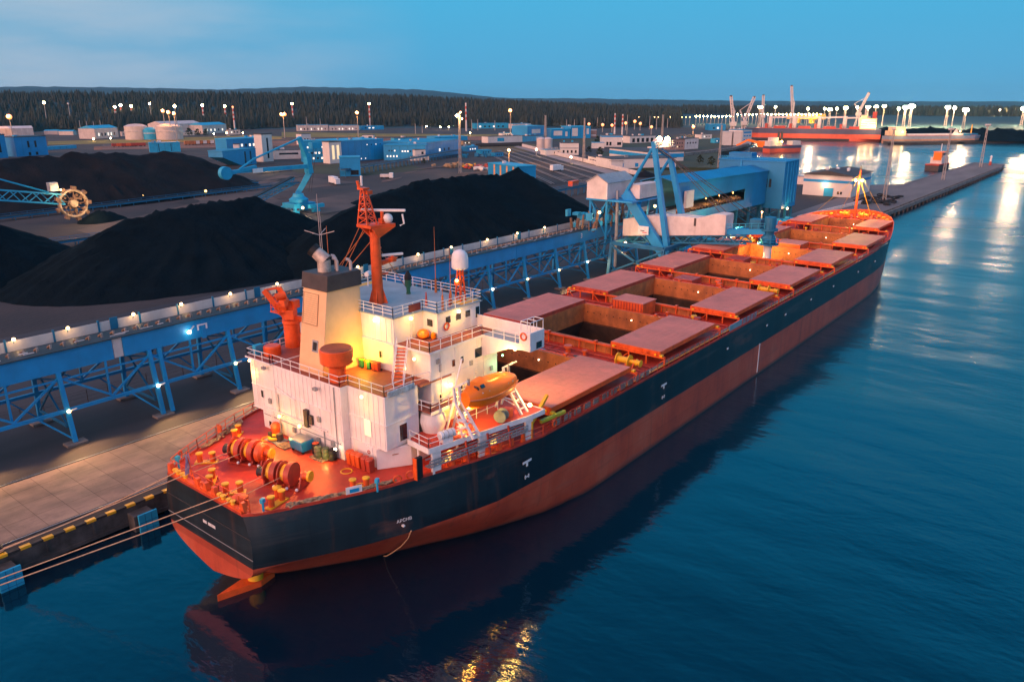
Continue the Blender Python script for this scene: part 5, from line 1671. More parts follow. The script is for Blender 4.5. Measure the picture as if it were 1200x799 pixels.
for k, (y, lab, m) in enumerate(((-5.75, 'bright orange bin with bulging lid nearest the corner fillet', M_orange), (-6.45, 'bright orange bin in the middle of the row by the white wall', M_orange), (-7.1, 'bright orange bin touching the dark red bins', M_orange), (-7.95, 'dark red bin in the pair at the wall end, left one', M_redbrown), (-8.65, 'dark red bin at the very end of the bin row', M_redbrown))):
    x = 12.7
    t = thing('waste_bin', lab, 'bin', (x, y, 10.7), 'bins along the casing wall')
    MB().add([(x - .32, y - .27, 10.72), (x + .28, y - .27, 10.72), (x + .28, y + .27, 10.72), (x - .32, y + .27, 10.72), (x - .42, y - .31, 12.0), (x + .34, y - .31, 12.0), (x + .34, y + .31, 12.0), (x - .42, y + .31, 12.0)], [(0, 3, 2, 1), (4, 5, 6, 7), (0, 1, 5, 4), (1, 2, 6, 5), (2, 3, 7, 6), (3, 0, 4, 7)]).build('bin_body', m, t, bevel=.04)
    MB().lathe([(.45, 0), (.40, .12), (.1, .2)], (x - .04, y, 12.0), 10).build('lid', m, t, True)
t = thing('pallet', 'grey pallet with yellow fittings and tackle by the wall lamps', 'pallet', (11.2, 4.6, 10.7))
q = MB()
for k in range(7): q.box2(10.5, 12.0, 3.6 + k * .33, 3.82 + k * .33, 10.78, 10.84)
q.box2(10.5, 12, 3.6, 3.75, 10.7, 10.78).box2(10.5, 12, 5.6, 5.75, 10.7, 10.78)
q.build('deck_board', M_steel, t)
MB().torus((11.2, 4.9, 11.05), .55, .18, (0, 0, 1), 16, 6).build('yellow_hose', M_yellow, t)
MB().box((11.4, 4.2, 11.2), (.6, .5, .8), .4).cyl((11.0, 5.4, 10.85), (11.0, 5.4, 11.6), .2, n=10).build('tackle', M_dark, t)
t = thing('pallet', 'bare brown pallet beside the blue waste container', 'pallet', (11.0, 2.6, 10.7))
q = MB()
for k in range(5): q.box2(10.3, 11.6, 2.0 + k * .32, 2.24 + k * .32, 10.78, 10.84)
q.box2(10.35, 11.55, 2.0, 2.12, 10.7, 10.78).box2(10.35, 11.55, 3.4, 3.5, 10.7, 10.78)
q.build('deck_board', M_coil, t)
# wheelie bins on the casing top
for k, (dx, lab, m, lidm) in enumerate(((0, 'dark green wheelie bin with bright lid nearest the funnel', M_green, mat('lime_lid', (.10, .45, .03), .5)), (.85, 'narrow red bin between the two green wheelie bins', M_orange, None), (1.45, 'dark green wheelie bin between the red bin and the brown bins', M_green, mat('lime_lid', (.10, .45, .03), .5)), (2.35, 'brown bin with white marks below the ribbed wall', M_redbrown, None), (3.0, 'brown bin standing at the railing end of the wheelie bin row', M_redbrown, None))):
    p = V(18.0, -2.0, 18.6) + V(.12, -1, 0) * dx * .72
    t = thing('wheelie_bin', lab, 'bin', p, 'bins on the casing top deck')
    w_ = .17 if k == 1 else .25
    MB().box(p + V(0, 0, .46), (w_ * 1.9, w_ * 1.9, .8), .1).build('bin_body', m, t, bevel=.06)
    MB().box(p + V(-.02, 0, .92), (w_ * 2.15, w_ * 2.1, .16), .1, 0, R(8)).build('lid', lidm or m, t, bevel=.05)
    MB().cyl(p + V(.25, -.3, .12), p + V(.25, .3, .12), .12, n=10).build('wheel', M_black, t)
# lifebuoys
def lifebuoy(c, ax_, lab, r_=.36):
    o = MB().torus(c, r_, .09, ax_, 20, 7).build('lifebuoy', M_orange, None, True)
    q = MB()
    tag(o, lab, 'lifebuoy', 'lifebuoys on the ship')
lifebuoy((27.2, -16.3, 22.5), (1, 0, 0), 'orange lifebuoy on the end of the bridge wing')
lifebuoy((24.6, -8.12, 22.7), (0, 1, 0), 'orange lifebuoy on the lit wheelhouse side wall')
lifebuoy((2.3, 8.0, 11.5), (.6, -.8, 0), 'orange lifebuoy on the port stern railing above the blue standpipe')
lifebuoy((12.6, -12.55, 11.2), (.5, .8, 0), 'plain orange lifebuoy at the starboard deck edge near the wooden fender')
lifebuoy((13.9, -13.0, 11.3), (.5, .8, 0), 'orange lifebuoy with white bands nearest the boat deck column', .4)
lifebuoy((32.0, -16.98, 11.5), (0, 1, 0), 'orange lifebuoy on the side railing beside the aftmost hatch')
t = thing('equipment_cover', 'round orange covered buoy standing by the lit wheelhouse wall', 'buoy', (22.4, -6.6, 21.64))
MB().lathe([(.3, 0), (.62, .25), (.66, .55), (.45, .9), (.15, 1.0)], (22.4, -6.8, 21.66), 12).build('shell', M_lifeboat, t, True)
MB().lathe([(.2, 0), (.3, .2), (.26, .55), (.1, .7)], (23.0, -7.7, 21.66), 10).build('small_float', M_lifeboat, t, True)
t = thing('accommodation_locker', 'tall black rubber fender standing on end at the boat deck corner', 'fender', (14.6, -13.3, 10.7))
MB().box2(14.2, 15.0, -13.6, -13.2, 10.75, 13.0).build('rubber_block', M_black, t, bevel=.06)
MB().box2(14.1, 14.2, -13.65, -13.15, 10.75, 13.0).build('orange_post', M_orange, t)
# thin line hanging down the ship side
T_ = thing('rope', 'thin pale rope hanging in a bight from the ship side below the white letters', 'rope', (15, -14, 5))
MB().tube([(13.0, -13.7, 5.9), (13.3, -12.9, 4.6), (13.5, -11.6, 3.1), (13.6, -10.2, 1.8), (13.9, -8.9, .7), (14.4, -7.9, .05)], .06, 5).build('strand', M_rope, T_)

# ------------------------------------------------------------------ stern mooring lines
QWALL = bpy.data.objects['quay_wall']
def mooring(lab, y0, l0, l1, winch):
    a = V(.1, y0, 11.35)
    (xa, ya), (xb, yb) = l0, l1
    best = None
    for k in range(0, 900, 4):
        px = xa - k
        py = ya + (yb - ya) / (xb - xa) * (px - xa)
        d = ray(px, py)
        p = CAM + d * ((19.4 - CAM.y) / d.y)
        if best is None or abs(p.z - 2.9) < best[0]: best = (abs(p.z - 2.9), p)
    e = best[1]
    e = V(e.x, 19.4, 2.9)
    T_ = thing('mooring_rope', lab, 'rope', e, 'stern mooring ropes')
    pts = []
    for k in range(25):
        t_ = k / 24
        p = a.lerp(e, t_)
        pts.append(p - V(0, 0, .35 * math.sin(math.pi * t_)))
    MB().tube(pts, .05, 6).build('line', M_rope, T_)
    MB().tube([a, V(*winch)], .035, 6).build('deck_line', M_rope, T_)
    MB().torus(e - V(0, 0, .1), .35, .08, (0, 0, 1), 14, 5).build('eye', M_rope, T_)
    bq = MB().lathe([(.45, GZ), (.32, GZ + .2), (.30, GZ + .6), (.45, GZ + .7), (.4, GZ + .85)], (e.x, e.y, 0), 14)
    bq.build('bollard', M_black, QWALL, True)
    return e
mooring('uppermost of the pale mooring ropes running to the quay edge', 4.9, (0, 650), (200.5, 566.4), (6.2, 3.6, 12.0))
mooring('mooring rope lying just over the yellow kerb marks', 3.7, (0, 657.5), (217, 571), (6.6, 2.4, 12.0))
mooring('mooring rope crossing the blue fender, the higher of the two over water', -2.7, (0, 683), (219, 604), (5.5, -3.3, 12.0))
mooring('lowest mooring rope, passing below the stern lettering towards the left', -4.2, (0, 688), (219, 613), (6.0, -4.9, 12.0))
# ================================================================== COAL YARD
# ------------------------------------------------------------------ quay conveyor gallery on trestles
CV = thing('conveyor_gallery', 'long blue belt conveyor on braced trestles between the coal and the ship', 'conveyor', (60, 46, GZ))
XA, XB = -70.0, 176.0
YN, YF = 42.0, 50.6
def cz(x): return 0.0
seg = [(-70, -20), (-19.4, 5.2), (5.9, 17.6)] + [(18.2 + i * 24.4, 18.2 + (i + 1) * 24.4 - .6) for i in range(7)]
seg = [(-70, -34), (-33.3, -8.2), (-6.9, 11.8), (13.2, 25.0), (25.1, 62), (62.1, 100), (100.1, 138), (138.1, 176)]
for a, b in seg:
    MB().box2(a, b, YN - .14, YN + .14, 11.9, 14.75).build('side_girder', M_blue, CV, bevel=.03)
wp = MB()
for x in (-33.65, -7.55, 12.5): wp.box2(x - .6, x + .6, YN - .1, YN + .1, 12.0, 14.65)
wp.build('white_joint_panel', M_panel, CV)
MB().box2(25.0 - .35, 25.0 + .35, YN - .25, YN - .145, 11.7, 14.8).build('girder_post', M_blue, CV)
cap = MB().box2(XA, XB, YN - .5, YN + 1.0, 14.76, 14.86)
cap.build('walkway', M_belt, CV)
MB().box2(XA, XB, YN + 1.0, YF - .2, 13.0, 13.1).build('floor', M_dark, CV)
MB().box2(XA, XB, YN + 2.6, YN + 5.6, 14.2, 14.3).build('belt', M_belt, CV)
MB().box2(XA, XB, YN + 6.2, YN + 8.0, 13.6, 13.7).build('walkway', M_belt, CV)
rl, rp = MB(), MB()
x = -16.0
k = 0
while x < 146:
    rl.cyl((x, YN + 2.2, 15.0), (x, YN + 3.0, 14.6), .16, n=8)
    rp.box2(x - .12, x + .12, YN + 1.9, YN + 2.12, 13.1, 15.2)
    x += 1.62
    k += 1
rl.build('roller_row', M_rust, CV)
rp.build('idler', mat('dusty_steel', (.32, .27, .24), .7, var=.3, scale=2), CV)
rng = random.Random(5)
sp = MB()
for k in range(60):
    x = rng.uniform(XA, XB)
    sp.box((x, YN + rng.uniform(.1, 1.8), 14.9), (rng.uniform(.4, 2.2), rng.uniform(.08, .22), .06), rng.uniform(-.1, .1))
sp.build('spilled_grit', M_panel, CV)
# far wind panel in sections with blue posts
x = XA
k = 0
while x < XB:
    MB().box2(x + .12, x + 5.9, YF - .05, YF + .05, 12.6, 14.95).build('wind_panel', M_panel, CV)
    MB().box2(x - .12, x + .12, YF - .14, YF + .1, 12.5, 15.25).build('panel_post', M_bluedk, CV)
    if k % 4 == 2: MB().box2(x + 1.6, x + 2.7, YF - .2, YF - .06, 12.9, 15.3).build('access_door', M_bluedk, CV)
    x += 6.0
    k += 1
# trestles
feet = [-20.0, -7.7, 4.6, 16.6, 28.9, 41.2, 53.5, 65.8, 78.1, 90.4, 102.7, 115.0, 127.3, 139.6, 151.9, 164.2]
pairs = {16.6: 1.2}
for i, x in enumerate(feet):
    tr_ = MB()
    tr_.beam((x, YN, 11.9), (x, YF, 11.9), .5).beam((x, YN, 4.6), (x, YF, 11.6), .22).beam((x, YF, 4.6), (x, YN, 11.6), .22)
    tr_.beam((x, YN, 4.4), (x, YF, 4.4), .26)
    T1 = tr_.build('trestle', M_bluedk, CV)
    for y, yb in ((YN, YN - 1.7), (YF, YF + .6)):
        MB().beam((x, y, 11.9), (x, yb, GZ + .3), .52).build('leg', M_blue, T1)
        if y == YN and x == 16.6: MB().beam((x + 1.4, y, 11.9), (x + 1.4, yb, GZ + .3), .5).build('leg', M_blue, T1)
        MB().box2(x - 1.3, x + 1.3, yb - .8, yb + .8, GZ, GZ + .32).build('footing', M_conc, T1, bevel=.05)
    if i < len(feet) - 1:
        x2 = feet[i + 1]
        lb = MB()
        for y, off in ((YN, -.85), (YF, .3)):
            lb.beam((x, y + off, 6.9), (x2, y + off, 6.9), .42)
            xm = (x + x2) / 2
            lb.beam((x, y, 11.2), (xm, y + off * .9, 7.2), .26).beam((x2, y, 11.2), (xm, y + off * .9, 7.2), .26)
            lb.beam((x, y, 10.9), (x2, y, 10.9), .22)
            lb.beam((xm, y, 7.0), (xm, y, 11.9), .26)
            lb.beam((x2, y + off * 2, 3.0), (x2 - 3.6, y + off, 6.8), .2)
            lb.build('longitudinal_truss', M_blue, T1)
            lb = MB()
        cb2 = MB()
        cb2.beam((x, YN, 11), ((x + x2) / 2, YF, 11), .18).beam(((x + x2) / 2, YF, 11), (x2, YN, 11), .18)
        cb2.build('plan_brace', M_bluedk, T1)
# lamps on the trestle legs and along the panel
for i, x in enumerate(feet):
    if -12 < x < 130:
        p = V(x, YN - 1.35, 6.2 + .7)
        MB().sphere(p, .24).build('lamp_head', M_lw if i % 3 else M_lwhite, CV)
        MB().beam((p.x, p.y + .3, p.z - .1), (p.x + .9, p.y - .3, p.z + .25), .12).build('lamp_arm', M_trim, CV)
        lamp(p + V(0, -1.6, .1), 4200, (1, .54, .22), .2, CV, 'SPOT', (p.x + 1, p.y - 8, GZ), 125)
x = -29
for k, x in enumerate([-35, -20, -5.2, 3, 9.8, 19, 26.5, 35, 44, 53, 62, 70, 78, 88, 100, 111, 122, 137, 150]):
    p = V(x, YF - .4, 15.2)
    MB().sphere(p, .24).build('panel_lamp', M_lw, CV)
    MB().beam((x, YF - .1, 14.6), (x, YF - .4, 15.1), .08).build('lamp_bracket', M_bluedk, CV)
    lamp(p + V(0, -.9, -.2), 70, (1, .56, .22), .15, CV)
MB().beam((22.6, YN - .5, 13.2), (23.6, YN - .2, 13.9), .16).build('lamp_bracket', M_trim, CV)
MB().sphere((22.6, YN - .5, 13.2), .28).build('girder_lamp', M_lwhite, CV)
lamp((22.6, YN - 1.3, 13.2), 26, (.9, .95, 1), .15, CV)
MB().box2(24.0, 25.6, YN - .32, YN - .28, 13.75, 13.95).box2(24.0, 24.25, YN - .32, YN - .28, 13.1, 13.75).box2(25.35, 25.6, YN - .32, YN - .28, 13.1, 13.75).build('bracket_sign', M_trim, CV)
text_part('3', 'gallery_number', M_trim, CV, (126.0, YN - .145, 13.4), (1, 0, 0), (0, 0, 1), 1.6)
MB().box2(144, 151, YN - .16, YN - .142, 12.7, 13.7).build('red_lettering_band', mat('faded_sign', (.16, .20, .42), .6), CV)
# wire fence under the gallery
t = thing('wire_fence', 'thin wire fence on posts below the conveyor gallery', 'fence', (20, 53, GZ))
q, q2 = MB(), MB()
for k in range(50):
    x = -30 + k * 3
    MBp = q.beam((x, 53.5, GZ), (x, 53.5, GZ + 2.2), .08)
for z in (.6, 1.2, 1.8, 2.2): q2.beam((-30, 53.5, GZ + z), (117, 53.5, GZ + z), .03)
q.build('post_row', M_dark, t)
q2.build('wire', M_dark, t)

# ------------------------------------------------------------------ coal piles
def pile(lab, ridge, slope, m, seed, res=1.4, rough=.5, name='coal_pile'):
    rg = []
    for (x0, y0, z0), (x1, y1, z1) in zip(ridge[:-1], ridge[1:]):
        n_ = max(2, int(math.hypot(x1 - x0, y1 - y0) / 2.5))
        rg += [(x0 + (x1 - x0) * k / n_, y0 + (y1 - y0) * k / n_, z0 + (z1 - z0) * k / n_) for k in range(n_)]
    rg.append(ridge[-1])
    mx_ = max(z for _, _, z in rg)
    xs_ = [p[0] for p in rg]; ys_ = [p[1] for p in rg]
    R0 = (mx_ - GZ) / slope + 3
    x0, x1, y0, y1 = min(xs_) - R0, max(xs_) + R0, min(ys_) - R0, max(ys_) + R0
    nx, ny = int((x1 - x0) / res), int((y1 - y0) / res)
    P = []
    for i in range(nx + 1):
        row = []
        for j in range(ny + 1):
            x, y = x0 + (x1 - x0) * i / nx, y0 + (y1 - y0) * j / ny
            h = -9
            for (a, b, c) in rg:
                d = math.hypot(x - a, y - b)
                # slightly concave toe
                hh = c - slope * d + .0035 * d * d * slope
                if d < 30 + R0 and hh > h: h = hh
            ang = math.atan2(y - (y0 + y1) / 2, (x - (x0 + x1) / 2) * .6)
            w_ = rough * (.9 * noise2(x * .16 + seed, y * .16) + .8 * noise2(x * .45, y * .42 + seed) + .4 * noise2(x * 1.1 + seed, y * 1.2)) + rough * .7 * math.sin(ang * 41 + 3 * noise2(x * .1, y * .1 + seed))
            h += w_ * min(1, max(0, (h - GZ) / 4 + .2))
            row.append((x, y, max(GZ - .6, h)))
        P.append(row)
    o = MB().grid(P).build(name, m, None, True)
    return tag(o, lab, 'coal pile', 'coal stockpiles')
pile('big black coal pile right behind the left end of the blue conveyor', [(53, 133, 14.8), (60, 135, 16.9), (74, 135, 18.8), (86, 135, 19.4), (97, 135, 18.6), (101, 134.5, 16.6)], .53, M_coal, 1.3, 1.3)
pile('wide black coal pile behind the radar mast and the funnel', [(100, 108, 13.8), (112, 108, 17.6), (124, 109, 20.5), (140, 110, 21.9), (160, 110, 22.2), (178, 110, 20.6), (187, 110, 22.4), (189, 110, 21)], .60, M_coal, 5.1, 1.5)
pile('long brownish coal pile farthest back on the left', [(60, 300, 20), (80, 306, 21.8), (100, 308, 22.6), (120, 308, 22.6), (133, 308, 23.4), (150, 310, 21.6), (170, 310, 20.4), (182, 310, 18.2)], .62, M_coalbr, 9.7, 2.4, .9)
pile('dark coal slope cut off by the left picture edge', [(20, 166, 17), (34, 172, 18.5), (36, 172, 18)], .58, M_coal, 3.2, 1.5)
pile('small heap of coal below the bucket wheel', [(93, 234, 5.2), (97, 237, 6.4), (101, 238, 5.6)], .55, M_coal, 2.2, .9, .3)
pile('low reddish heap beside the tracks in front of the white buildings', [(372, 163, 5.0), (378, 164, 5.6)], .4, M_coalbr, 6.2, 1.2, .4)
pile('small dark heap in front of the hopper building and grey road', [(196, 196, 6), (215, 200, 7)], .35, M_coal, 8.2, 1.5, .4)

# ------------------------------------------------------------------ yard belts along the piles
def ground_belt(lab, a, b, h=1.6, w=2.2, deck=True):
    a, b = V(*a), V(*b)
    t = thing('belt_conveyor', lab, 'conveyor', a)
    q = MB()
    L_ = (b - a).length
    d = (b - a) / L_
    for k in range(int(L_ / 6) + 1):
        p = a + d * min(k * 6, L_)
        s = V(-d.y, d.x, 0) * w / 2
        for sg in (-1, 1): q.beam((p + s * sg), p + s * sg + V(0, 0, h), .25)
    q.build('support_row', M_bluedk, t)
    MB().beam(a + V(0, 0, h), b + V(0, 0, h), w, .5).build('frame', M_bluedk, t)
    MB().beam(a + V(0, 0, h + .4), b + V(0, 0, h + .4), w * .8, .2).build('belt', M_belt, t)
    s = V(-d.y, d.x, 0) * w * .75
    rail_mb([a + s + V(0, 0, h), b + s + V(0, 0, h)], 1.2, 6, .06, (.5, 1)).build('handrail', M_bluedk, t)
    return t
ground_belt('low dark belt conveyor between the two nearest piles at far left', (15, 190, GZ), (150, 191.5, GZ))
ground_belt('dark belt conveyor along the foot of the brownish pile', (70, 281, GZ), (205, 297, GZ))
ground_belt('belt conveyor with dim yellow lamps beyond the bucket wheel', (60, 262, GZ), (220, 282, GZ), 1.2)
B0, B1 = G(402, 208), G(540, 182)
ground_belt('long dark belt climbing right from the blue box house', (B0.x, B0.y, GZ), (B1.x, B1.y, GZ), 4.0, 3.5)
ground_belt('belt conveyor on short legs from the right pile to the gabled house', (215, 138, GZ), (300, 146, GZ), 3.5, 2.6)
for k, (px, py) in enumerate(((167, 230), (190, 227.5), (241, 224))):
    p = G(px, py, 5)
    t = thing('yard_lamp', ['dim yellow lamp on the back belt, leftmost of three', 'orange lamp on the back belt, middle of three', 'dim yellow lamp on the back belt, rightmost of three'][k], 'lamp', (p.x, p.y, GZ), 'belt lamps')
    MB().cyl((p.x, p.y, GZ), (p.x, p.y, 4.8), .12, n=6).build('post', M_dark, t)
    MB().sphere((p.x, p.y, 5), .55).build('bulb', M_lorange if k == 1 else lampmat('dim_lamp', (1, .55, .12), 6), t)

# ------------------------------------------------------------------ lattice beam helper
def lattice(mb, a, b, w, h, n, t=.25, t2=.14):
    a, b = Vector(a), Vector(b)
    d = (b - a).normalized()
    s = d.cross(V(0, 0, 1)).normalized() * w / 2
    u = s.cross(d).normalized() * h / 2
    if u.z < 0: u = -u
    C_ = [s + u, s - u, -s - u, -s + u]
    for c_ in C_: mb.beam(a + c_, b + c_, t)
    for i in range(n):
        p, q = a + (b - a) * (i / n), a + (b - a) * ((i + 1) / n)
        for k in range(4):
            c0, c1 = C_[k], C_[(k + 1) % 4]
            if i % 2: c0, c1 = c1, c0
            mb.beam(p + c0, q + c1, t2)
    return mb

# bucket wheel reclaimer at the left edge
t = thing('reclaimer', 'bucket wheel reclaimer with lit wheel and blue lattice boom', 'reclaimer', (60, 238, GZ))
lattice(MB(), (86, 238, 11.2), (30, 238, 20.5), 3.0, 3.4, 16, .45, .28).build('boom', M_bluelt, t)
MB().tube([(81, 237, 14.2), (46, 237, 28)], .28, 6).tube([(81, 239, 14.2), (46, 239, 28)], .28, 6).build('boom_stay', M_bluelt, t)
MB().box((82.5, 236.5, 16), (2.8, 2.6, 3.0)).build('cabin', M_steel, t)
wc = V(88.5, 236.2, 9.6)
wh_ = MB().torus(wc, 4.7, .42, (0, 1, 0), 32, 6).torus(wc + V(0, 1.2, 0), 4.7, .42, (0, 1, 0), 32, 6)
wh_.cyl(wc - V(0, .5, 0), wc + V(0, 1.8, 0), 1.3, n=14)
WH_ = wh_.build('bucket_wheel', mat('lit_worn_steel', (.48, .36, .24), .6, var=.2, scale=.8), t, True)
bk, spk = MB(), MB()
for k in range(9):
    a = 2 * math.pi * k / 9
    c = wc + V(math.cos(a) * 5.3, .6, math.sin(a) * 5.3)
    bk.box(c, (1.7, 1.8, 1.3), 0, 0, -a)
    spk.beam(wc + V(0, .6, 0), wc + V(math.cos(a) * 4.6, .6, math.sin(a) * 4.6), .28)
rng = random.Random(77)
for k in range(40):
    a, r_ = rng.uniform(0, 6.28), rng.uniform(1.2, 4.4)
    spk.box(wc + V(math.cos(a) * r_, rng.uniform(-.4, 1.2), math.sin(a) * r_), (rng.uniform(.4, 1.5), .5, rng.uniform(.3, .9)), 0, 0, rng.uniform(0, 3))
bk.build('bucket_ring', M_rust, WH_)
spk.build('spoke', M_rust, WH_)
MB().sphere((84, 234, 15), .35).build('work_lamp', M_lw, t)
lamp((85, 230.5, 14.5), 3000, (1, .60, .28), .4, t)
lamp((92, 230, 9), 2400, (1, .58, .26), .4, t)
lattice(MB(), (40, 238, GZ), (46, 238, 28), 3, 3, 8, .5, .3).box((40, 238, 6), (16, 12, 3)).build('tower', M_bluelt, t)

# stacker between the piles
t = thing('stacker', 'blue stacker with bent mast and long level boom pointing left', 'stacker', (156, 194, GZ))
q = MB()
mast = [(158.2, 199, 9.5), (160.5, 197, 14), (162, 195.5, 17.5), (161.0, 195.0, 24), (158.0, 195.0, 31.5)]
ws_ = [2.6, 2.6, 2.9, 2.5, 1.7]
for k in range(4): q.beam(mast[k], mast[k + 1], ws_[k], ws_[k] * .8, ws_[k + 1])
q.build('mast', M_bluelt, t, bevel=.1)
bm = MB().beam((160.8, 195, 20.2), (124.5, 192, 20.6), 1.5, 1.5, 1.2)
bm.cyl((122.8, 190.6, 20.4), (122.8, 192.6, 20.4), 2.3, n=18).beam((122, 191.5, 19.8), (136, 192.5, 21.8), 1.2, 1.2)
bm.build('boom', M_bluelt, t)
MB().tube([(158.2, 195, 31), (136, 193, 24.6), (129, 192, 21.4)], .38, 6).build('tie_beam', M_bluelt, t)
MB().beam((134, 191.6, 20.4), (138.5, 191.9, 20.4), .1, 1.5).build('name_panel', M_trim, t)
MB().box((166, 196, 28), (4.2, 2.6, 2.4)).build('counterweight', M_bluelt, t)
wq = MB()
for y in (195.2, 196.6): wq.tube([(166, y, 27), (162, y, 10)], .09, 5)
wq.build('cable', M_dark, t)
bs = MB().lathe([(3.6, 6.4), (3.8, 7.6), (2.4, 8.6), (2.0, 9.8)], (157, 197, 0), 18).box((157, 197, 5.4), (10, 8, 1.8)).box((160, 190, 5.2), (7, 1.4, 1.4))
for x, y in ((152, 193), (162, 193), (152, 201), (162, 201)): bs.beam((x, y, 5), (x, y, GZ + 1), 1.0).box((x, y, GZ + .6), (3.4, 1.2, 1.2))
bs.build('portal', M_bluelt, t)
rmp = MB()
lattice(rmp, (118, 190, 5), (152, 193, 15.5), 3, 2.0, 12, .35, .22)
rmp.build('feed_ramp', M_bluedk, t)
MB().beam((118, 190, 6.4), (152, 193, 16.9), 2.2, .3).build('feed_belt', M_belt, t)
MB().sphere((152, 188, 5.4), .5).build('work_lamp', M_lw, t)
lamp((150, 186, 5.2), 2600, (1, .75, .45), .3, t)

# ------------------------------------------------------------------ ship loader
SL = thing('ship_loader', 'blue ship loader with A-frame and white boom housing over the fifth hatch', 'ship loader', (139, 28, GZ))
lgm = MB()
for x in (128, 150):
    for y in (21.0, 35.05):
        MB().beam((x, y, GZ + 1.4), (x + (1.2 if x < 139 else -1.2), y, 12), .75).build('portal_leg', M_bluedk, SL)
        bo_ = MB().box((x, y, GZ + .75), (5.5, .9, 1.0))
        for k in (-1.8, -.6, .6, 1.8): bo_.cyl((x + k, y - .3, GZ + .35), (x + k, y + .3, GZ + .35), .36, n=10)
        bo_.build('rail_bogie', M_bluedk, SL)
pt = MB()
for y in (21.0, 35.05): pt.beam((129.2, y, 12), (148.8, y, 12), .7, .8)
for x in (129.2, 148.8): pt.beam((x, 21, 12), (x, 35.05, 12), .7, .8)
for x in (128.6, 149.4): pt.beam((x, 21, 5), (x, 35, 11.5), .4).beam((x, 35, 5), (x, 21, 11.5), .4)
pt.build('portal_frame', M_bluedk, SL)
MB().beam(onx(782.4, 296, 135.6), onx(766, 166, 135.6), 1.3, 1.3, 1.0).build('mast_leg', M_blue, SL)
MB().beam(onx(800, 258, 147), onx(785, 182, 147), 1.35, 1.35, 1.05).build('mast_leg', M_blue, SL)
MB().beam(onx(766, 170, 135.6), onx(785, 184, 147), .9).build('mast_head', M_blue, SL)
MB().tube([onx(766, 172, 135.6), onx(732, 228, 135.6)], .42, 8).build('back_stay', M_blue, SL)
MB().tube([onx(785, 186, 147), onx(758, 228, 147)], .40, 8).build('back_stay', M_blue, SL)
MB().beam(onx(733, 226, 135.2), onx(781, 303, 135.2), 1.2, 2.4).build('raking_leg', M_blue, SL)
MB().beam(onx(742, 287, 135), onx(768, 291, 135), .9, 1.0).build('cross_brace', M_blue, SL)
st_ = MB()
for x in (139.5, 142.5): st_.tube([onx(766, 170, 135.6), (x, 6.0, 20.4)], .09, 5)
for x in (139.5, 142.5): st_.tube([onx(785, 184, 147), (x, 12.0, 20.0)], .09, 5)
st_.build('luffing_rope', M_dark, SL)
TP = onx(775, 172, 140)
hd_ = MB().box(TP, (9.5, 2.4, .25)).cyl(TP + V(-3, 0, 1), TP + V(-2, 0, 1), .9, n=14).cyl(TP + V(2, 0, .6), TP + V(3, 0, .6), .9, n=14)
rail_mb([TP + V(-4.7, -1.2, .1), TP + V(4.7, -1.2, .1), TP + V(4.7, 1.2, .1)], 1.2, 1.2, .05, (.5, 1), hd_)
hd_.build('sheave_platform', M_panel, SL)
for p in (onx(773, 163, 138), onx(782, 163, 141)):
    MB().sphere(p, .55, 12, 8).build('mast_floodlight', M_lflood, SL)
    lamp((p[0] - 1, p[1] - 1.6, p[2] + .4), 500, (1, .60, .24), .5, SL)
# boom with pale wind housing
bo2 = MB()
bo2.extr([(136.6, 36.5, 12.6), (136.6, 9.5, 15.6), (136.6, 9.5, 20.2), (136.6, 12, 20.3), (136.6, 16.5, 18.9), (136.6, 22, 18.9), (136.6, 30, 18.2), (136.6, 36.5, 16.8)], (4.4, 0, 0))
BO = bo2.build('boom_housing', M_panel, SL, bevel=.06)
lattice(MB(), (138.8, 36, 12.0), (138.8, 4.5, 15.0), 3.4, 1.8, 14, .35, .22).build('boom_truss', M_bluedk, SL)
MB().beam((138.8, 9.5, 16.2), (138.8, 0.5, 17.2), 2.6, 1.2).build('boom_tip', M_blue, SL)
rail_mb([(137.3, 9.5, 16.9), (137.3, .6, 17.9)], 1.2, 1.4, .06, (.5, 1)).build('tip_railing', M_bluelt, SL)
MB().box2(136.5, 136.6, 30.0, 30.5, 16.6, 17.6).box2(136.5, 136.6, 16.8, 17.3, 17.0, 18.8).build('housing_slot', M_dark, BO)
hs = MB().box((138.8, 3.0, 18.4), (2.4, 2.6, 2.6)).cyl((138.8, 0, 20.4), (138.8, 0, 17.8), 1.3, n=14).lathe([(1.9, 17.4), (1.9, 17.8)], (138.8, 0, 0), 16).lathe([(1.5, 14.6), (1.7, 15.8), (1.1, 16.6), (1.2, 17.5)], (138.8, 0, 0), 14).lathe([(2.3, 14.2), (2.3, 14.5)], (138.8, 0, 0), 16)
hs.box((137.6, -.8, 15.6), (.8, .8, 2.0)).box((140.1, .6, 15.4), (.8, .8, 1.8))
hs.build('loading_head', M_bluedk, SL)
rail_mb([(138.8 + 2.2 * math.cos(k * .7), 2.2 * math.sin(k * .7), 14.5) for k in range(9)], 1.1, 1.2, .05, (.5, 1)).build('head_railing', M_blue, SL)
MB().lathe([(.95, 14.2), (.85, 11.5), (.95, 11.4), (.85, 9.0), (1.05, 8.2)], (138.8, 0, 0), 16).build('telescopic_chute', M_trim, SL, True)
MB().lathe([(.8, 8.2), (1.0, 7.4), (.7, 6.6)], (138.8, 0, 0), 14).build('chute_spout', M_bluedk, SL, True)
# floods under the boom that light the fifth hatch
for p, a in (((137.2, 3.2, 15.6), (144, -1, 10)), ((140.6, 5, 15.4), (146, 4, 9.5))):
    MB().sphere(p, .22).build('hatch_floodlight', M_lorange, SL)
    lamp((p[0] + .5, p[1] - .6, p[2] - .5), 6500, (1, .56, .14), .3, SL, 'SPOT', a, 130)
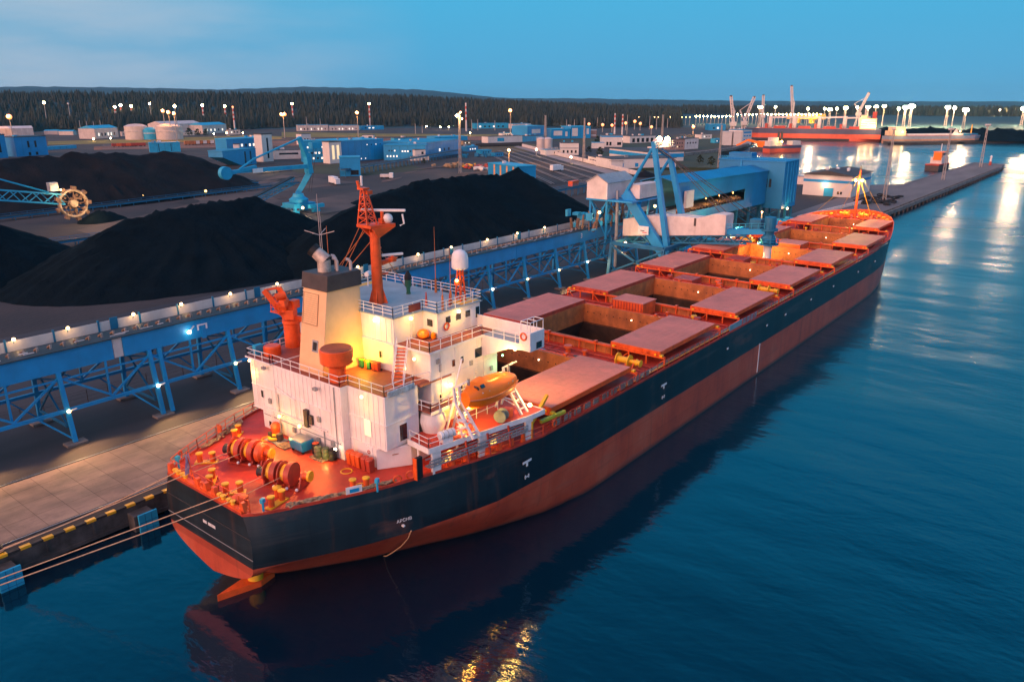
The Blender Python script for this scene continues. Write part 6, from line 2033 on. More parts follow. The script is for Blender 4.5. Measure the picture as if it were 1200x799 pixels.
# machinery houses
GH = MB().extr([(132, 44.6, 21.9), (132, 38.6, 21.9), (132, 38.6, 25.9), (132, 41.6, 27.6), (132, 44.6, 25.9)], (13, 0, 0))
gho = GH.build('machinery_house', M_panel, SL, bevel=.05)
MB().extr([(131.8, 38.3, 25.75), (131.8, 41.6, 27.62), (131.8, 41.6, 27.85), (131.8, 38.3, 25.95)], (13.4, 0, 0)).extr([(131.8, 44.9, 25.75), (131.8, 41.6, 27.62), (131.8, 41.6, 27.85), (131.8, 44.9, 25.95)], (13.4, 0, 0)).build('house_roof', M_steel, gho)
MB().box2(131.94, 131.99, 38.6, 38.9, 22.3, 25.7).build('house_seam', M_trim, gho)
MB().box2(136, 146, 31.8, 34.8, 22.2, 25.6).build('drive_house', M_panel, SL, bevel=.05)
tf = MB()
for x in (133, 144):
    for y in (39.2, 44): tf.beam((x, y, 21.9), (x, y, 12), .5)
    tf.beam((x, 39.2, 12.5), (x, 44, 21.5), .3).beam((x, 44, 12.5), (x, 39.2, 21.5), .3)
for y in (39.2, 44): tf.beam((133, y, 21.5), (144, y, 12.5), .3).beam((133, y, 12.5), (144, y, 21.5), .3)
tf.box2(132, 146, 31.5, 44.8, 21.5, 21.9)
for y in (32, 34.6): tf.beam((137, y, 21.5), (137, y + 2, 13), .4).beam((146, y, 21.5), (145, y, 13), .4)
tf.build('tripper_frame', M_blue, SL)
tm = MB()
rng = random.Random(4)
for k in range(46):
    tm.box((rng.uniform(124, 147), rng.uniform(37.5, 46), rng.uniform(14.8, 19.0)), (rng.uniform(.6, 2.4), rng.uniform(.5, 1.8), rng.uniform(.4, 1.8)), rng.uniform(0, .6))
tm.build('tripper_machinery', M_bluelt, SL)
tm = MB()
for k in range(26):
    x, y = rng.uniform(122, 147), rng.uniform(37.5, 46)
    tm.cyl((x, y, 15), (x + rng.uniform(-1, 1), y, rng.uniform(16, 20)), rng.uniform(.1, .45), n=8)
tm.build('tripper_drum', M_rust, SL)
MB().beam((134.6, 37.2, 24), (134.4, 37.0, 5), .55).build('grey_post', M_steel, SL)
for p, e in (((128.5, 38.5, 19.2), 1400), ((133.2, 33.6, 11.6), 1300), ((140.6, 30.2, 11.9), 1600), ((146, 37, 18), 700), ((152, 36, 18.5), 700)):
    MB().sphere(p, .36).build('work_lamp', M_lw, SL)
    lamp((p[0] - 1.2, p[1] - 1.4, p[2] + .2), e * .3, (1, .60, .24), .25, SL)
SG = onx(754, 270, 134.2)
MB().box(SG, (.12, 2.8, 2.0)).build('sign_panel', M_trim, SL)
MB().box(SG + V(-.08, .25, -.1), (.05, 1.1, .2)).build('sign_text', M_dark, SL)
MB().box(SG + V(-.08, -.35, -.5), (.05, 1.2, .2)).build('sign_text', mat('red_sign_paint', (.6, .03, .03), .5), SL)
# ------------------------------------------------------------------ transfer tower and its inclined gallery
t = thing('transfer_tower', 'tall blue transfer tower on columns behind the ship loader', 'tower', (255, 48, GZ))
tb_ = MB().box2(247.7, 262, 36, 61, 7.5, 24.0)
TT = tb_.build('tower_wall', M_gal, t, bevel=.06)
rb = MB()
for x in (250.5, 253.8, 256.2, 259.4): rb.box2(x - .3, x + .3, 35.7, 36.0, 9, 23.8)
rb.box2(247.3, 247.7, 52, 52.6, 8, 24)
rb.build('wall_rib', M_blue, TT)
MB().box2(247.4, 262.3, 35.7, 61.3, 24.0, 24.35).build('roof', M_gal, t)
rr_ = rail_mb([(247.6, 36, 24.35), (247.6, 61, 24.35)], 1.1, 3, .06, (.5, 1)).build('roof_railing', M_blue, t)
MB().box2(256, 261, 52, 61, 24.35, 26.2).build('stair_head', M_gal, t)
cl = MB()
for x in (249, 255, 261):
    for y in (37, 45, 53, 60): cl.beam((x, y, GZ), (x, y, 7.5), .7)
for y in (37, 45, 53): cl.beam((249, y, GZ + .5), (249, y + 8, 7.2), .3).beam((249, y + 8, GZ + .5), (249, y, 7.2), .3)
cl.build('column', M_bluedk, t)
for y in (40.5, 41.9): MB().box2(247.6, 247.69, y, y + .8, 15, 18).build('window', M_glass, TT)
MB().sphere((252, 35.2, 7.4), .4).build('wall_lamp', M_lw, TT)
lamp((252, 34.2, 7.2), 700, (1, .6, .25), .2, t)
t = thing('enclosed_gallery', 'wide blue enclosed conveyor gallery with an open lit slot', 'conveyor', (214, 46, GZ))
for nm_, z0, z1 in (('upper_wall', 15.8, 21.4), ('lower_wall', 9.6, 12.8)):
    MB().extr([(176, 42, z0 + .4), (247.4, 42, z0 - .4 if nm_ == 'lower_wall' else z0 + .3), (247.4, 42, z1 - .7), (176, 42, z1 + (.6 if nm_ == 'upper_wall' else 0))], (0, .35, 0)).build(nm_, M_gal, t)
MB().box2(228, 247.4, 42.05, 42.3, 12.0, 16.4).build('end_panel', M_gal, t)
MB().box2(176, 247.4, 53.6, 54, 9.6, 22).build('back_wall', M_gal, t)
MB().extr([(176, 41.6, 22.0), (247.4, 41.6, 20.7), (247.4, 48, 22.4), (176, 48, 23.6)], (0, 0, .25)).extr([(176, 48, 23.6), (247.4, 48, 22.4), (247.4, 54.3, 20.7), (176, 54.3, 22)], (0, 0, .25)).build('roof', M_gal, t)
MB().box2(176, 247, 42.4, 53.5, 12.3, 12.6).build('floor', M_dark, t)
q = MB()
for k in range(22): q.cyl((178 + k * 2.3, 42.9, 12.9), (178 + k * 2.3, 44.5, 13.5), .45, n=8)
q.build('roller_row', M_rust, t)
MB().box2(176, 228, 44.6, 47, 13.4, 13.6).build('belt', M_rust, t)
q = MB()
for x in range(180, 248, 11):
    for y in (43, 53): q.beam((x, y, GZ), (x, y, 9.8), .7)
    q.beam((x, 43, GZ + 1), (x, 53, 9), .3).beam((x, 53, GZ + 1), (x, 43, 9), .3)
q.build('support_row', M_bluedk, t)
for x in (181, 190, 200, 210, 221):
    MB().sphere((x, 43.6, 15.4), .26).build('slot_lamp', M_lorange, t)
    lamp((x, 43.2, 15.0), 260, (1, .55, .16), .2, t)
MB().box((183, 41.3, 17), (5, .8, 5)).build('pale_drive_box', M_panel, t)
for x, y, e in ((196, 33, 900), (224, 34, 250)):
    tl = thing('lamp_post', 'bright lamp under the enclosed gallery nearest the white boom' if x < 200 else 'small orange lamp under the enclosed gallery near the tower', 'lamp', (x, y, GZ))
    MB().cyl((x, y, GZ), (x, y, 9), .2, n=8).build('post', M_greypole, tl)
    MB().sphere((x, y, 9.3), .75 if x < 200 else .35).build('lamp_head', M_lflood if x < 200 else M_lorange, tl)
    lamp((x - 1, y - 1, 9.4), e * 4, (1, .60, .22), .3, tl)
# low blue plant between the gallery and the ship
t = thing('quay_conveyor', 'low blue conveyor with machinery on the quay beyond the loading head', 'conveyor', (190, 30, GZ))
MB().beam((158, 29, 6), (235, 27, 6), 2.4, 1.6).build('frame', M_blue, t)
q = MB()
rng = random.Random(9)
for k in range(40): q.box((rng.uniform(160, 235), rng.uniform(26, 31), rng.uniform(5.5, 8)), (rng.uniform(.8, 3), rng.uniform(.6, 2), rng.uniform(.6, 2)))
q.build('machinery', M_bluelt, t)
q = MB()
for x in range(160, 236, 8): q.beam((x, 29, GZ), (x, 29, 5.5), .6)
q.build('support_row', M_bluedk, t)

# ------------------------------------------------------------------ buildings, placed by survey
def building(label, a, b, top, depth, wall, roof=None, name='building', cat='building', windows=None, band=None, doors=0, pitched=False, lit=.15, group=None, overhang=.25, wm=None, seed=0):
    """a, b: foot of the front wall as surveyed in the photo; top: image row of the eaves above a"""
    p, q = G(*a), G(*b)
    h = top_z(p, top) - GZ
    d = (q - p)
    L_ = d.length
    d.normalize()
    nrm = V(-d.y, d.x, 0)
    if (p + nrm - CAM).length < (p - CAM).length: nrm = -nrm
    t = thing(name, label, cat, (p.x, p.y, GZ), group)
    def at(u, v, z): return p + d * u + nrm * v + V(0, 0, z)
    m = MB().extr([at(0, 0, 0), at(L_, 0, 0), at(L_, depth, 0), at(0, depth, 0)], (0, 0, h))
    w = m.build('wall', wall, t)
    o = overhang
    if pitched:
        k = h * .28
        r = MB().extr([at(-o, -o, h), at(-o, depth + o, h), at(-o, depth / 2, h + k)], d * (L_ + 2 * o))
    else:
        r = MB().extr([at(-o, -o, h + .02), at(L_ + o, -o, h + .02), at(L_ + o, depth + o, h + .02), at(-o, depth + o, h + .02)], (0, 0, max(.25, h * .04)))
    r.build('roof', roof or M_wroof, t)
    rg2 = random.Random(len(label) * 13 + 1)
    if not pitched and L_ > 12 and h > 3:
        for k in range(rg2.randint(1, 3)):
            c_ = at(L_ * rg2.uniform(.1, .9), depth * rg2.uniform(.25, .8), h)
            MB().box((c_.x, c_.y, c_.z + .9), (rg2.uniform(1, 3), rg2.uniform(1, 2.6), 1.6), math.atan2(d.y, d.x)).build('roof_unit', rg2.choice([M_panel, M_steel, M_bluelt]), t)
    if L_ > 10:
        for k in range(1, int(L_ / 6)):
            MB().extr([at(k * 6 - .12, -.03, .2), at(k * 6 + .12, -.03, .2), at(k * 6 + .12, -.03, h - .1), at(k * 6 - .12, -.03, h - .1)], nrm * .025).build('cladding_joint', M_bluedk if wall in (M_bldgblue, M_bluelt) else M_panel, w)
    rg = random.Random(len(label) * 7 + seed)
    if windows:
        for (row_z, u0, u1, n_, ww, wh_) in windows:
            for k in range(n_):
                u = L_ * (u0 + (u1 - u0) * ((k + .5) / n_))
                w2, h2 = L_ * ww / 2, h * wh_ / 2
                z = h * row_z
                x = MB().extr([at(u - w2, -.06, z - h2), at(u + w2, -.06, z - h2), at(u + w2, -.06, z + h2), at(u - w2, -.06, z + h2)], nrm * .05)
                x.build('window', (wm or M_litwin) if rg.random() < lit else M_glass, w)
    if band:
        z0, z1, bm_ = band
        MB().extr([at(0, -.08, h * z0), at(L_, -.08, h * z0), at(L_, -.08, h * z1), at(0, -.08, h * z1)], nrm * .075).build('colour_band', bm_, w)
        e = d if True else d
        MB().extr([at(L_ + .005, 0, h * z0), at(L_ + .005, depth, h * z0), at(L_ + .005, depth, h * z1), at(L_ + .005, 0, h * z1)], d * .075).build('colour_band', bm_, w)
        MB().extr([at(-.08, 0, h * z0), at(-.08, depth, h * z0), at(-.08, depth, h * z1), at(-.08, 0, h * z1)], d * .075).build('colour_band', bm_, w)
    for k in range(doors):
        u = L_ * (k + .6) / (doors + .3)
        MB().extr([at(u - .9, -.1, 0), at(u + .9, -.1, 0), at(u + .9, -.1, min(2.6, h * .6)), at(u - .9, -.1, min(2.6, h * .6))], nrm * .09).build('door', M_blue, w)
    return t, at, L_, h

# warehouse on the pier root
t = thing('warehouse', 'white warehouse with blue stripe and blue door near the ship bow', 'warehouse', (347, 50, GZ))
wl_ = MB().box2(343, 374, 38, 60, GZ, 12.0).build('wall', M_wall, t)
MB().box2(342.9, 374.1, 37.9, 60.1, 8.6, 9.8).build('colour_band', M_blue, wl_)
MB().add([(342, 37, 12.0), (375, 37, 12.0), (375, 61, 12.0), (342, 61, 12.0), (342, 49, 14.0), (375, 49, 14.0)], [(0, 1, 5, 4), (2, 3, 4, 5), (1, 2, 5), (3, 0, 4), (3, 2, 1, 0)]).build('roof', M_wroof, t)
MB().box2(342.8, 342.9, 46.0, 50.2, GZ, 6.2).build('door', M_bluelt, wl_)
for y in (42.4, 43.7): MB().box2(342.82, 342.9, y - .4, y + .4, 3.6, 4.8).build('window', M_glass, wl_)
for y in (44, 49, 54): MB().lathe([(.7, 0), (.7, .8), (1.0, .9), (.3, 1.5)], (352 + y * .1, y, 13.2), 10).build('roof_vent', M_trim, t, True)
lamp((341, 50, 7.5), 600, (1, .7, .45), .2, t)
p = G(938, 216)
t = thing('shed', 'small pale shed left of the white warehouse', 'shed', (p.x, p.y, GZ))
sw = MB().box((p.x + 3, p.y, GZ + 2), (8, 7, 4)).build('wall', M_panel, t)
MB().box((p.x + 3, p.y, GZ + 4.15), (8.4, 7.4, .3)).build('roof', M_steel, t)

building('blue building with angled hopper end and open bay at far left', (20, 184), (57, 181.5), 161.5, 18, M_bldgblue, M_dark, windows=[(.62, .3, .75, 2, .06, .34), (.12, .3, .75, 2, .07, .16)], lit=0)
t, at, L_, h = building('blue tower bay at the left picture edge beside the open bay', (-6, 186), (10, 185), 159, 10, M_bldgblue, M_dark, windows=[(.5, .3, .7, 1, .2, .5)], lit=0)
building('long low light blue shed left of the brownish pile top', (56, 176), (90, 174), 172.5, 6, M_bluelt, M_bluelt)
building('small blue shed behind the brownish pile crest', (176, 179), (212, 178), 168, 10, M_bluelt, M_bluelt, windows=[(.5, .1, .9, 2, .02, .8)], lit=0)
building('blue house with white entrance behind the hopper building', (268, 190), (310, 187), 164, 14, M_bldgblue, M_bluelt, windows=[(.72, .35, .9, 5, .05, .12), (.42, .8, .98, 2, .06, .14)], lit=.6, wm=M_litwhite)
p, q = G(276, 190), G(281, 189.6)
t = thing('stair_tower', 'narrow white entrance block on the front of the blue house', 'tower', (p.x, p.y, GZ))
MB().box((p.x + 1, p.y - 2, 8.6), (4, 4, 12.4), .8).build('wall', M_wall, t)
MB().box((p.x + 1, p.y - 2, 15), (4.4, 4.4, .4), .8).build('roof', M_wroof, t)
# hopper shaped building
pa, pb = G(283, 194), G(301, 192)
t = thing('hopper_building', 'blue building with overhanging hopper end beside the white tower', 'building', (pa.x, pa.y, GZ))
d = (pb - pa).normalized(); nr = V(-d.y, d.x, 0)
za = top_z(pa, 176) 
MB().extr([pa, pb, pb + V(0, 0, za - GZ), pa - d * 17 + V(0, 0, za - GZ), pa - d * 17 + V(0, 0, (za - GZ) * .62)], nr * 12).build('wall', M_bldgblue, t)
MB().extr([pa - d * 17.3 + V(0, 0, za - GZ + .02) - nr * .3, pb + d * .3 + V(0, 0, za - GZ + .02) - nr * .3, pb + d * .3 + V(0, 0, za - GZ + .02) + nr * 12.3, pa - d * 17.3 + V(0, 0, za - GZ + .02) + nr * 12.3], (0, 0, .4)).build('roof', M_blueroof, t)
for k in (.25, .6):
    c_ = pa.lerp(pb, k)
    MB().extr([c_ - nr * .06 + V(0, 0, 1), c_ + d * 1.4 - nr * .06 + V(0, 0, 1), c_ + d * 1.4 - nr * .06 + V(0, 0, 9), c_ - nr * .06 + V(0, 0, 9)], nr * .05).build('window', M_glass, t)
building('tall white stair tower with dark slot window', (309, 190), (321, 189), 158, 8, M_wall, M_wroof, name='stair_tower', cat='tower', windows=[(.5, .42, .62, 1, .16, .75)], lit=0)
lamp(tuple(G(312, 193, 6)), 9000, (1, .62, .3), .5, bpy.data.objects['transfer_tower'])
building('long low pale building behind the stacker boom', (322, 187), (354, 186), 176.5, 10, M_wall, M_wroof, windows=[(.6, .15, .9, 1, .7, .2)], lit=0)
building('blue office wing with small lit windows behind the stacker', (357, 191), (387, 190), 166, 12, M_bldgblue, M_bluelt, windows=[(.72, .1, .95, 6, .07, .08), (.45, .1, .95, 6, .07, .09), (.2, .1, .95, 5, .07, .09)], lit=.7, wm=M_litwhite)
building('white stair block with two tall yellow lit windows', (387, 192), (401, 191), 167, 8, M_wall, M_wroof, name='stair_block', cat='building', windows=[(.52, .12, .92, 2, .2, .66)], lit=1)
building('plain blue hall right of the yellow lit stair block', (401, 190), (450, 186.5), 166, 30, M_bldgblue, M_bluelt, windows=[(.78, .55, .98, 4, .02, .05), (.1, .3, .6, 3, .02, .06)], lit=.8, wm=M_litwhite)
building('blue box house on the belt in front of the blue hall', (399, 207), (423, 206.5), 185, 10, M_bldgblue, M_bluelt, name='transfer_house', cat='building', windows=[(.2, .45, .95, 1, .4, .25)], lit=0)
building('blue annex with row of bright windows and white porch', (450, 188), (499, 188), 171, 26, M_bldgblue, M_blueroof, windows=[(.62, .42, .80, 6, .035, .10), (.66, .1, .3, 3, .03, .09), (.28, .05, .35, 4, .03, .12)], lit=.8, wm=M_litwhite)
building('white porch block at the right end of the blue annex', (487, 188.5), (499, 188), 176, 5, M_wall, M_wroof, name='porch', cat='building', windows=[(.7, .5, .9, 1, .2, .25)], lit=0)
building('low white garden wall like wing beside the white porch', (482, 188.5), (503, 187.8), 184, 3, M_wall, M_wroof)
building('long blue shed right of the annex with pale side', (500, 186), (540, 180), 168, 40, M_bldgblue, M_blueroof, windows=[(.45, .3, .7, 3, .04, .2)], lit=.6, wm=M_litwhite)
building('light blue roofed shed behind the tall lamp tower', (510, 168), (548, 167), 161, 24, M_bldgblue, M_bluelt)
building('small white block on the roof line between two orange lamps', (425, 169), (438, 169), 158.5, 8, M_wall, M_wroof, windows=[(.6, .55, .85, 1, .3, .5)], lit=0)
building('pale house above the stacker mast', (354, 170), (365, 169.5), 157.5, 10, M_wall, M_wroof, windows=[(.5, .2, .8, 2, .12, .2)], lit=.3)
building('blue shed with four orange lit stripes behind the wide pile', (572, 211), (606, 216.5), 191.5, 12, M_bldgblue, M_bluelt, name='striped_shed', cat='shed', windows=[(.5, .12, .98, 4, .05, .96)], lit=1, wm=mat('orange_lit_strip', (.75, .36, .12), .6))
building('long low white office with blue middle, far centre', (572, 168), (612, 166.5), 160.5, 12, M_wall, M_wroof, windows=[(.5, .25, .48, 1, .2, .55)], lit=1, wm=M_bluelt)
building('low blue and white office right of the long white office', (613, 166.5), (637, 165), 160, 12, M_bluelt, M_wroof, windows=[(.5, .6, .95, 1, .3, .6)], lit=1, wm=M_wall)
building('stepped blue building with white panel and roof lamps', (618, 164), (638, 163), 148.5, 25, M_bldgblue, M_bluelt, windows=[(.62, .25, .75, 1, .5, .32)], lit=1, wm=M_wall)
building('wide blue building with white panels, left half of the far complex', (646, 163), (668, 162.5), 152, 25, M_bldgblue, M_bluelt, windows=[(.6, .1, .6, 1, .45, .5), (.5, .7, .9, 1, .12, .5)], lit=1, wm=M_wall)
building('wide blue building with white gable panels, right half of the far complex', (669, 162.5), (692, 162), 149, 25, M_bldgblue, M_bluelt, windows=[(.55, .05, .35, 1, .28, .7), (.6, .75, .95, 1, .12, .5)], lit=1, wm=M_wall)
building('small pinkish block right of the far blue complex', (692, 161), (699, 161), 153, 10, M_wallpink, M_wall, windows=[(.3, .1, .9, 1, .8, .2)], lit=1, wm=M_wall)
for k, (px, lab) in enumerate(((634, 'left one of two pale tanks by the blue arch'), (642, 'right one of two pale tanks by the blue arch'))):
    p = G(px, 176)
    tt = thing('storage_tank', lab, 'tank', (p.x, p.y, GZ), 'pale round tanks')
    z = top_z(p, 163)
    MB().lathe([(4.0, GZ), (4.0, z), (2.2, z + 1.2), (.2, z + 1.6)], (p.x, p.y, 0), 18).build('shell', M_tank, tt, True)
    MB().torus((p.x, p.y, z), 4.0, .2, (0, 0, 1), 20, 5).build('rim', M_tank, tt)
building('white two storey office with curved blue front and small windows', (639, 182), (657, 181.5), 176, 10, M_wall, M_blueroof, windows=[(.45, .5, .95, 2, .08, .35)], lit=0)
building('white office hall with round topped windows behind the railway', (657, 182), (678, 182), 168, 16, M_wall, M_wroof, windows=[(.3, .05, .95, 4, .10, .22)], lit=0, band=(.55, .63, M_steel))
building('white and blue striped hall with dark windows', (705, 172.5), (729, 172.5), 159, 16, M_wall, M_wroof, windows=[(.3, .2, .5, 2, .10, .3), (.3, .75, .95, 2, .10, .25)], lit=0, band=(.86, .98, M_blue))
building('long white garage row with dark gates', (738, 168), (768, 167), 160, 12, M_wall, M_wroof, windows=[(.4, .05, .95, 5, .10, .6)], lit=0)
building('white container like block left of the striped hall', (694, 174), (708, 174), 167.5, 8, M_wall, M_bluelt)
building('large white hall with tall blue stripe band, upper part', (714, 184), (760, 190), 174, 30, M_wall, M_wroof, band=(.40, .82, M_blue))
building('low white front building with brown window band', (689, 191), (716, 198), 183, 8, M_wall, M_wroof, windows=[(.5, .06, .94, 7, .10, .34)], lit=0, doors=1)
building('white flat roofed wing with blue doors facing the quay', (716, 198), (792, 196), 187, 26, M_wall, M_wroof, windows=[(.35, .05, .5, 2, .05, .4)], lit=1, wm=M_blue)
building('brown pink brick block beyond the ship loader mast', (785, 176), (802, 175.5), 164, 20, M_wallpink, M_wroof, windows=[(.65, .1, .9, 5, .07, .14), (.3, .1, .9, 5, .07, .14)], lit=.2)
building('pale wing of the brick block', (802, 175.5), (818, 174.5), 163, 14, M_panel, M_wroof, windows=[(.6, .1, .9, 4, .08, .16)], lit=.2)
for k, (px, lab) in enumerate(((853, 'left white block of the harbour tower group'), (864, 'middle white block of the harbour tower group'))):
    building(lab, (px - 5, 170.5), (px + 4, 170.5), 155, 14, M_wall, M_wall)
building('white harbour tower block with blue window bands', (869, 170.5), (880, 169.8), 153, 16, M_wall, M_blueroof, windows=[(.85, .1, .95, 1, .8, .12), (.62, .1, .95, 3, .2, .1), (.36, .1, .95, 3, .2, .1)], lit=1, wm=M_blue)
# far left works
building('works hall with bright blue roof, between stacks', (112, 163), (139, 161), 151, 20, M_tank, M_bluelt, pitched=True, windows=[(.4, .1, .9, 6, .05, .3)], lit=.5, wm=M_litwhite)
building('long grey hall with shallow curved roof behind the tanks', (193, 158), (237, 156), 146, 30, M_tank, M_tank, pitched=True, windows=[(.4, .6, .95, 4, .03, .2)], lit=.3)
building('blue roofed works hall right of the grey hall', (238, 157), (266, 155.5), 147, 24, M_tank, M_bluelt, pitched=True, windows=[(.4, .1, .9, 5, .05, .25)], lit=.5, wm=M_litwhite)
building('low pale works building with blue awning', (214, 159), (230, 158.5), 154.5, 8, M_tank, M_bluelt)
building('row of blue roofed houses, left part below the tall poles', (52, 158), (68, 158), 153.5, 8, M_tank, M_bluelt, pitched=True)
building('row of blue roofed houses, right part below the tall poles', (69, 158.5), (86, 158.5), 154, 8, M_tank, M_bluelt, pitched=True)
building('pale shed in the orange lamp glow at far left', (0, 160), (40, 159), 151, 20, M_tank, M_panel, pitched=True)
building('long blue roofed row in the centre distance, left half', (349, 154), (385, 153.5), 147, 16, M_tank, M_blueroof, windows=[(.35, .05, .95, 8, .03, .3)], lit=.7, wm=M_litwhite)
building('long blue roofed row in the centre distance, right half', (386, 153.5), (421, 153), 147.5, 16, M_tank, M_blueroof, windows=[(.35, .05, .95, 8, .03, .3)], lit=.7, wm=M_litwhite)
building('blue house with lit windows near the small orange lamp post', (424, 152.5), (450, 152), 148, 12, M_bldgblue, M_blueroof, windows=[(.5, .1, .6, 3, .08, .3)], lit=.8, wm=M_litwhite)
building('distant blue roofed depot left of the stepped building', (556, 151), (596, 150.5), 145, 14, M_bluelt, M_blueroof, windows=[(.4, .1, .9, 6, .05, .3)], lit=.4, wm=M_litwhite)
building('distant pale depot under the trees right of the depot', (601, 151), (622, 150.5), 145.5, 12, M_tank, M_bluelt, windows=[(.4, .1, .9, 4, .06, .3)], lit=.5, wm=M_litwhite)
building('dark blue warehouse behind the two cranes', (830, 153), (850, 153), 146, 20, M_bldgblue, M_bluelt, windows=[(.4, .2, .9, 3, .1, .3)], lit=.4, wm=M_litwhite)
for k, (px, w, lab) in enumerate(((161, 11, 'left pale round tank of the works behind the brownish pile'), (199.5, 13, 'right pale round tank of the works behind the brownish pile'), (178, 8, 'low tank with a blue top between the two pale round tanks'))):
    p = G(px, 163.5)
    tt = thing('storage_tank', lab, 'tank', (p.x, p.y, GZ), 'works tanks')
    z = top_z(p, 148 if k < 2 else 152)
    r_ = w / FPX * (p - CAM).length
    MB().lathe([(r_, GZ), (r_, z), (r_ * .6, z + 2), (.2, z + 2.6)], (p.x, p.y, 0), 24).build('shell', M_tank if k < 2 else M_bluelt, tt, True)
    MB().torus((p.x, p.y, (z + GZ) * .6), r_ * 1.01, .35, (0, 0, 1), 24, 4).build('stiffener', M_panel, tt)
# ================================================================== MASTS, STACKS AND LAMPS
M_lsearch = lampmat('searchlight_lamp', (1.0, .64, .32), 1500)
ORD = ['first', 'second', 'third', 'fourth', 'fifth', 'sixth', 'seventh', 'eighth', 'ninth', 'tenth', 'eleventh', 'twelfth', 'thirteenth', 'fourteenth', 'fifteenth', 'sixteenth', 'seventeenth', 'eighteenth', 'nineteenth', 'twentieth']
ORD += ['twenty ' + o for o in ORD[:9]] + ['thirtieth'] + ['thirty ' + o for o in ORD[:9]]
def lamp_mast(label, px, base, top, head='white', style='pole', lamps=2, size=1.0, group='tall lamp masts', glow=True, e=0):
    p = G(px, base)
    z = top_z(p, top)
    t = thing('lamp_mast' if style != 'stack' else 'chimney', label, 'lamp mast' if style != 'stack' else 'chimney', (p.x, p.y, GZ), group)
    D = (p - CAM).length
    m = MB()
    if style == 'lattice':
        w = max(1.3, D / 900 * 2.2)
        c0 = [(-1, -1), (1, -1), (1, 1), (-1, 1)]
        n_ = 9
        tk = max(.16, D / 900 * .42)
        for k in range(4):
            a, b = c0[k], c0[(k + 1) % 4]
            m.beam((p.x + a[0] * w / 2, p.y + a[1] * w / 2, GZ), (p.x + a[0] * w * .2, p.y + a[1] * w * .2, z), tk)
            for i in range(n_):
                f0, f1 = 1 - .6 * i / n_, 1 - .6 * (i + 1) / n_
                z0, z1 = GZ + (z - GZ) * i / n_, GZ + (z - GZ) * (i + 1) / n_
                m.beam((p.x + a[0] * w / 2 * f0, p.y + a[1] * w / 2 * f0, z0), (p.x + b[0] * w / 2 * f1, p.y + b[1] * w / 2 * f1, z1), tk * .55)
        m.build('lattice_tower', M_greypole, t)
        MB().box((p.x, p.y, z), (w * .9, w * .9, .3)).build('lamp_platform', M_greypole, t)
    elif style == 'stack':
        r = D / 900 * .9
        m.lathe([(r * 1.15, GZ), (r * .8, z)], (p.x, p.y, 0), 12)
        st = m.build('stack', M_panel, t, True)
        for k in range(3):
            z0 = GZ + (z - GZ) * (.42 + k * .2)
            MB().lathe([(r * 1.02, z0), (r * .98, z0 + (z - GZ) * .1)], (p.x, p.y, 0), 12).build('red_band', M_redwhite, st, True)
    else:
        r = max(.22, D / 900 * .42)
        m.lathe([(r * 1.3, GZ), (r * .6, z)], (p.x, p.y, 0), 10)
        m.build('pole', M_greypole, t, True)
    if head:
        mm = {'white': M_lsearch if px > 1040 else M_lflood, 'sodium': M_lsod, 'off': M_panel, 'dim': M_lorange}[head]
        s = D / 900 * (.62 + .3 * size) * (1.9 if head == 'sodium' else 1.2)
        for k in range(lamps):
            off = (k - (lamps - 1) / 2) * s * 2.0
            MB().sphere(p + RIGHT * off + V(0, 0, z - GZ + s * .3), s, 10, 6).build('floodlight', mm, t)
        if e: lamp(V(p.x, p.y, z + s) - V(FWD.x, FWD.y, 0).normalized() * (s * 1.6), e, (1, .74, .42) if head == 'white' else (1, .36, .06), .35, t)
    return t
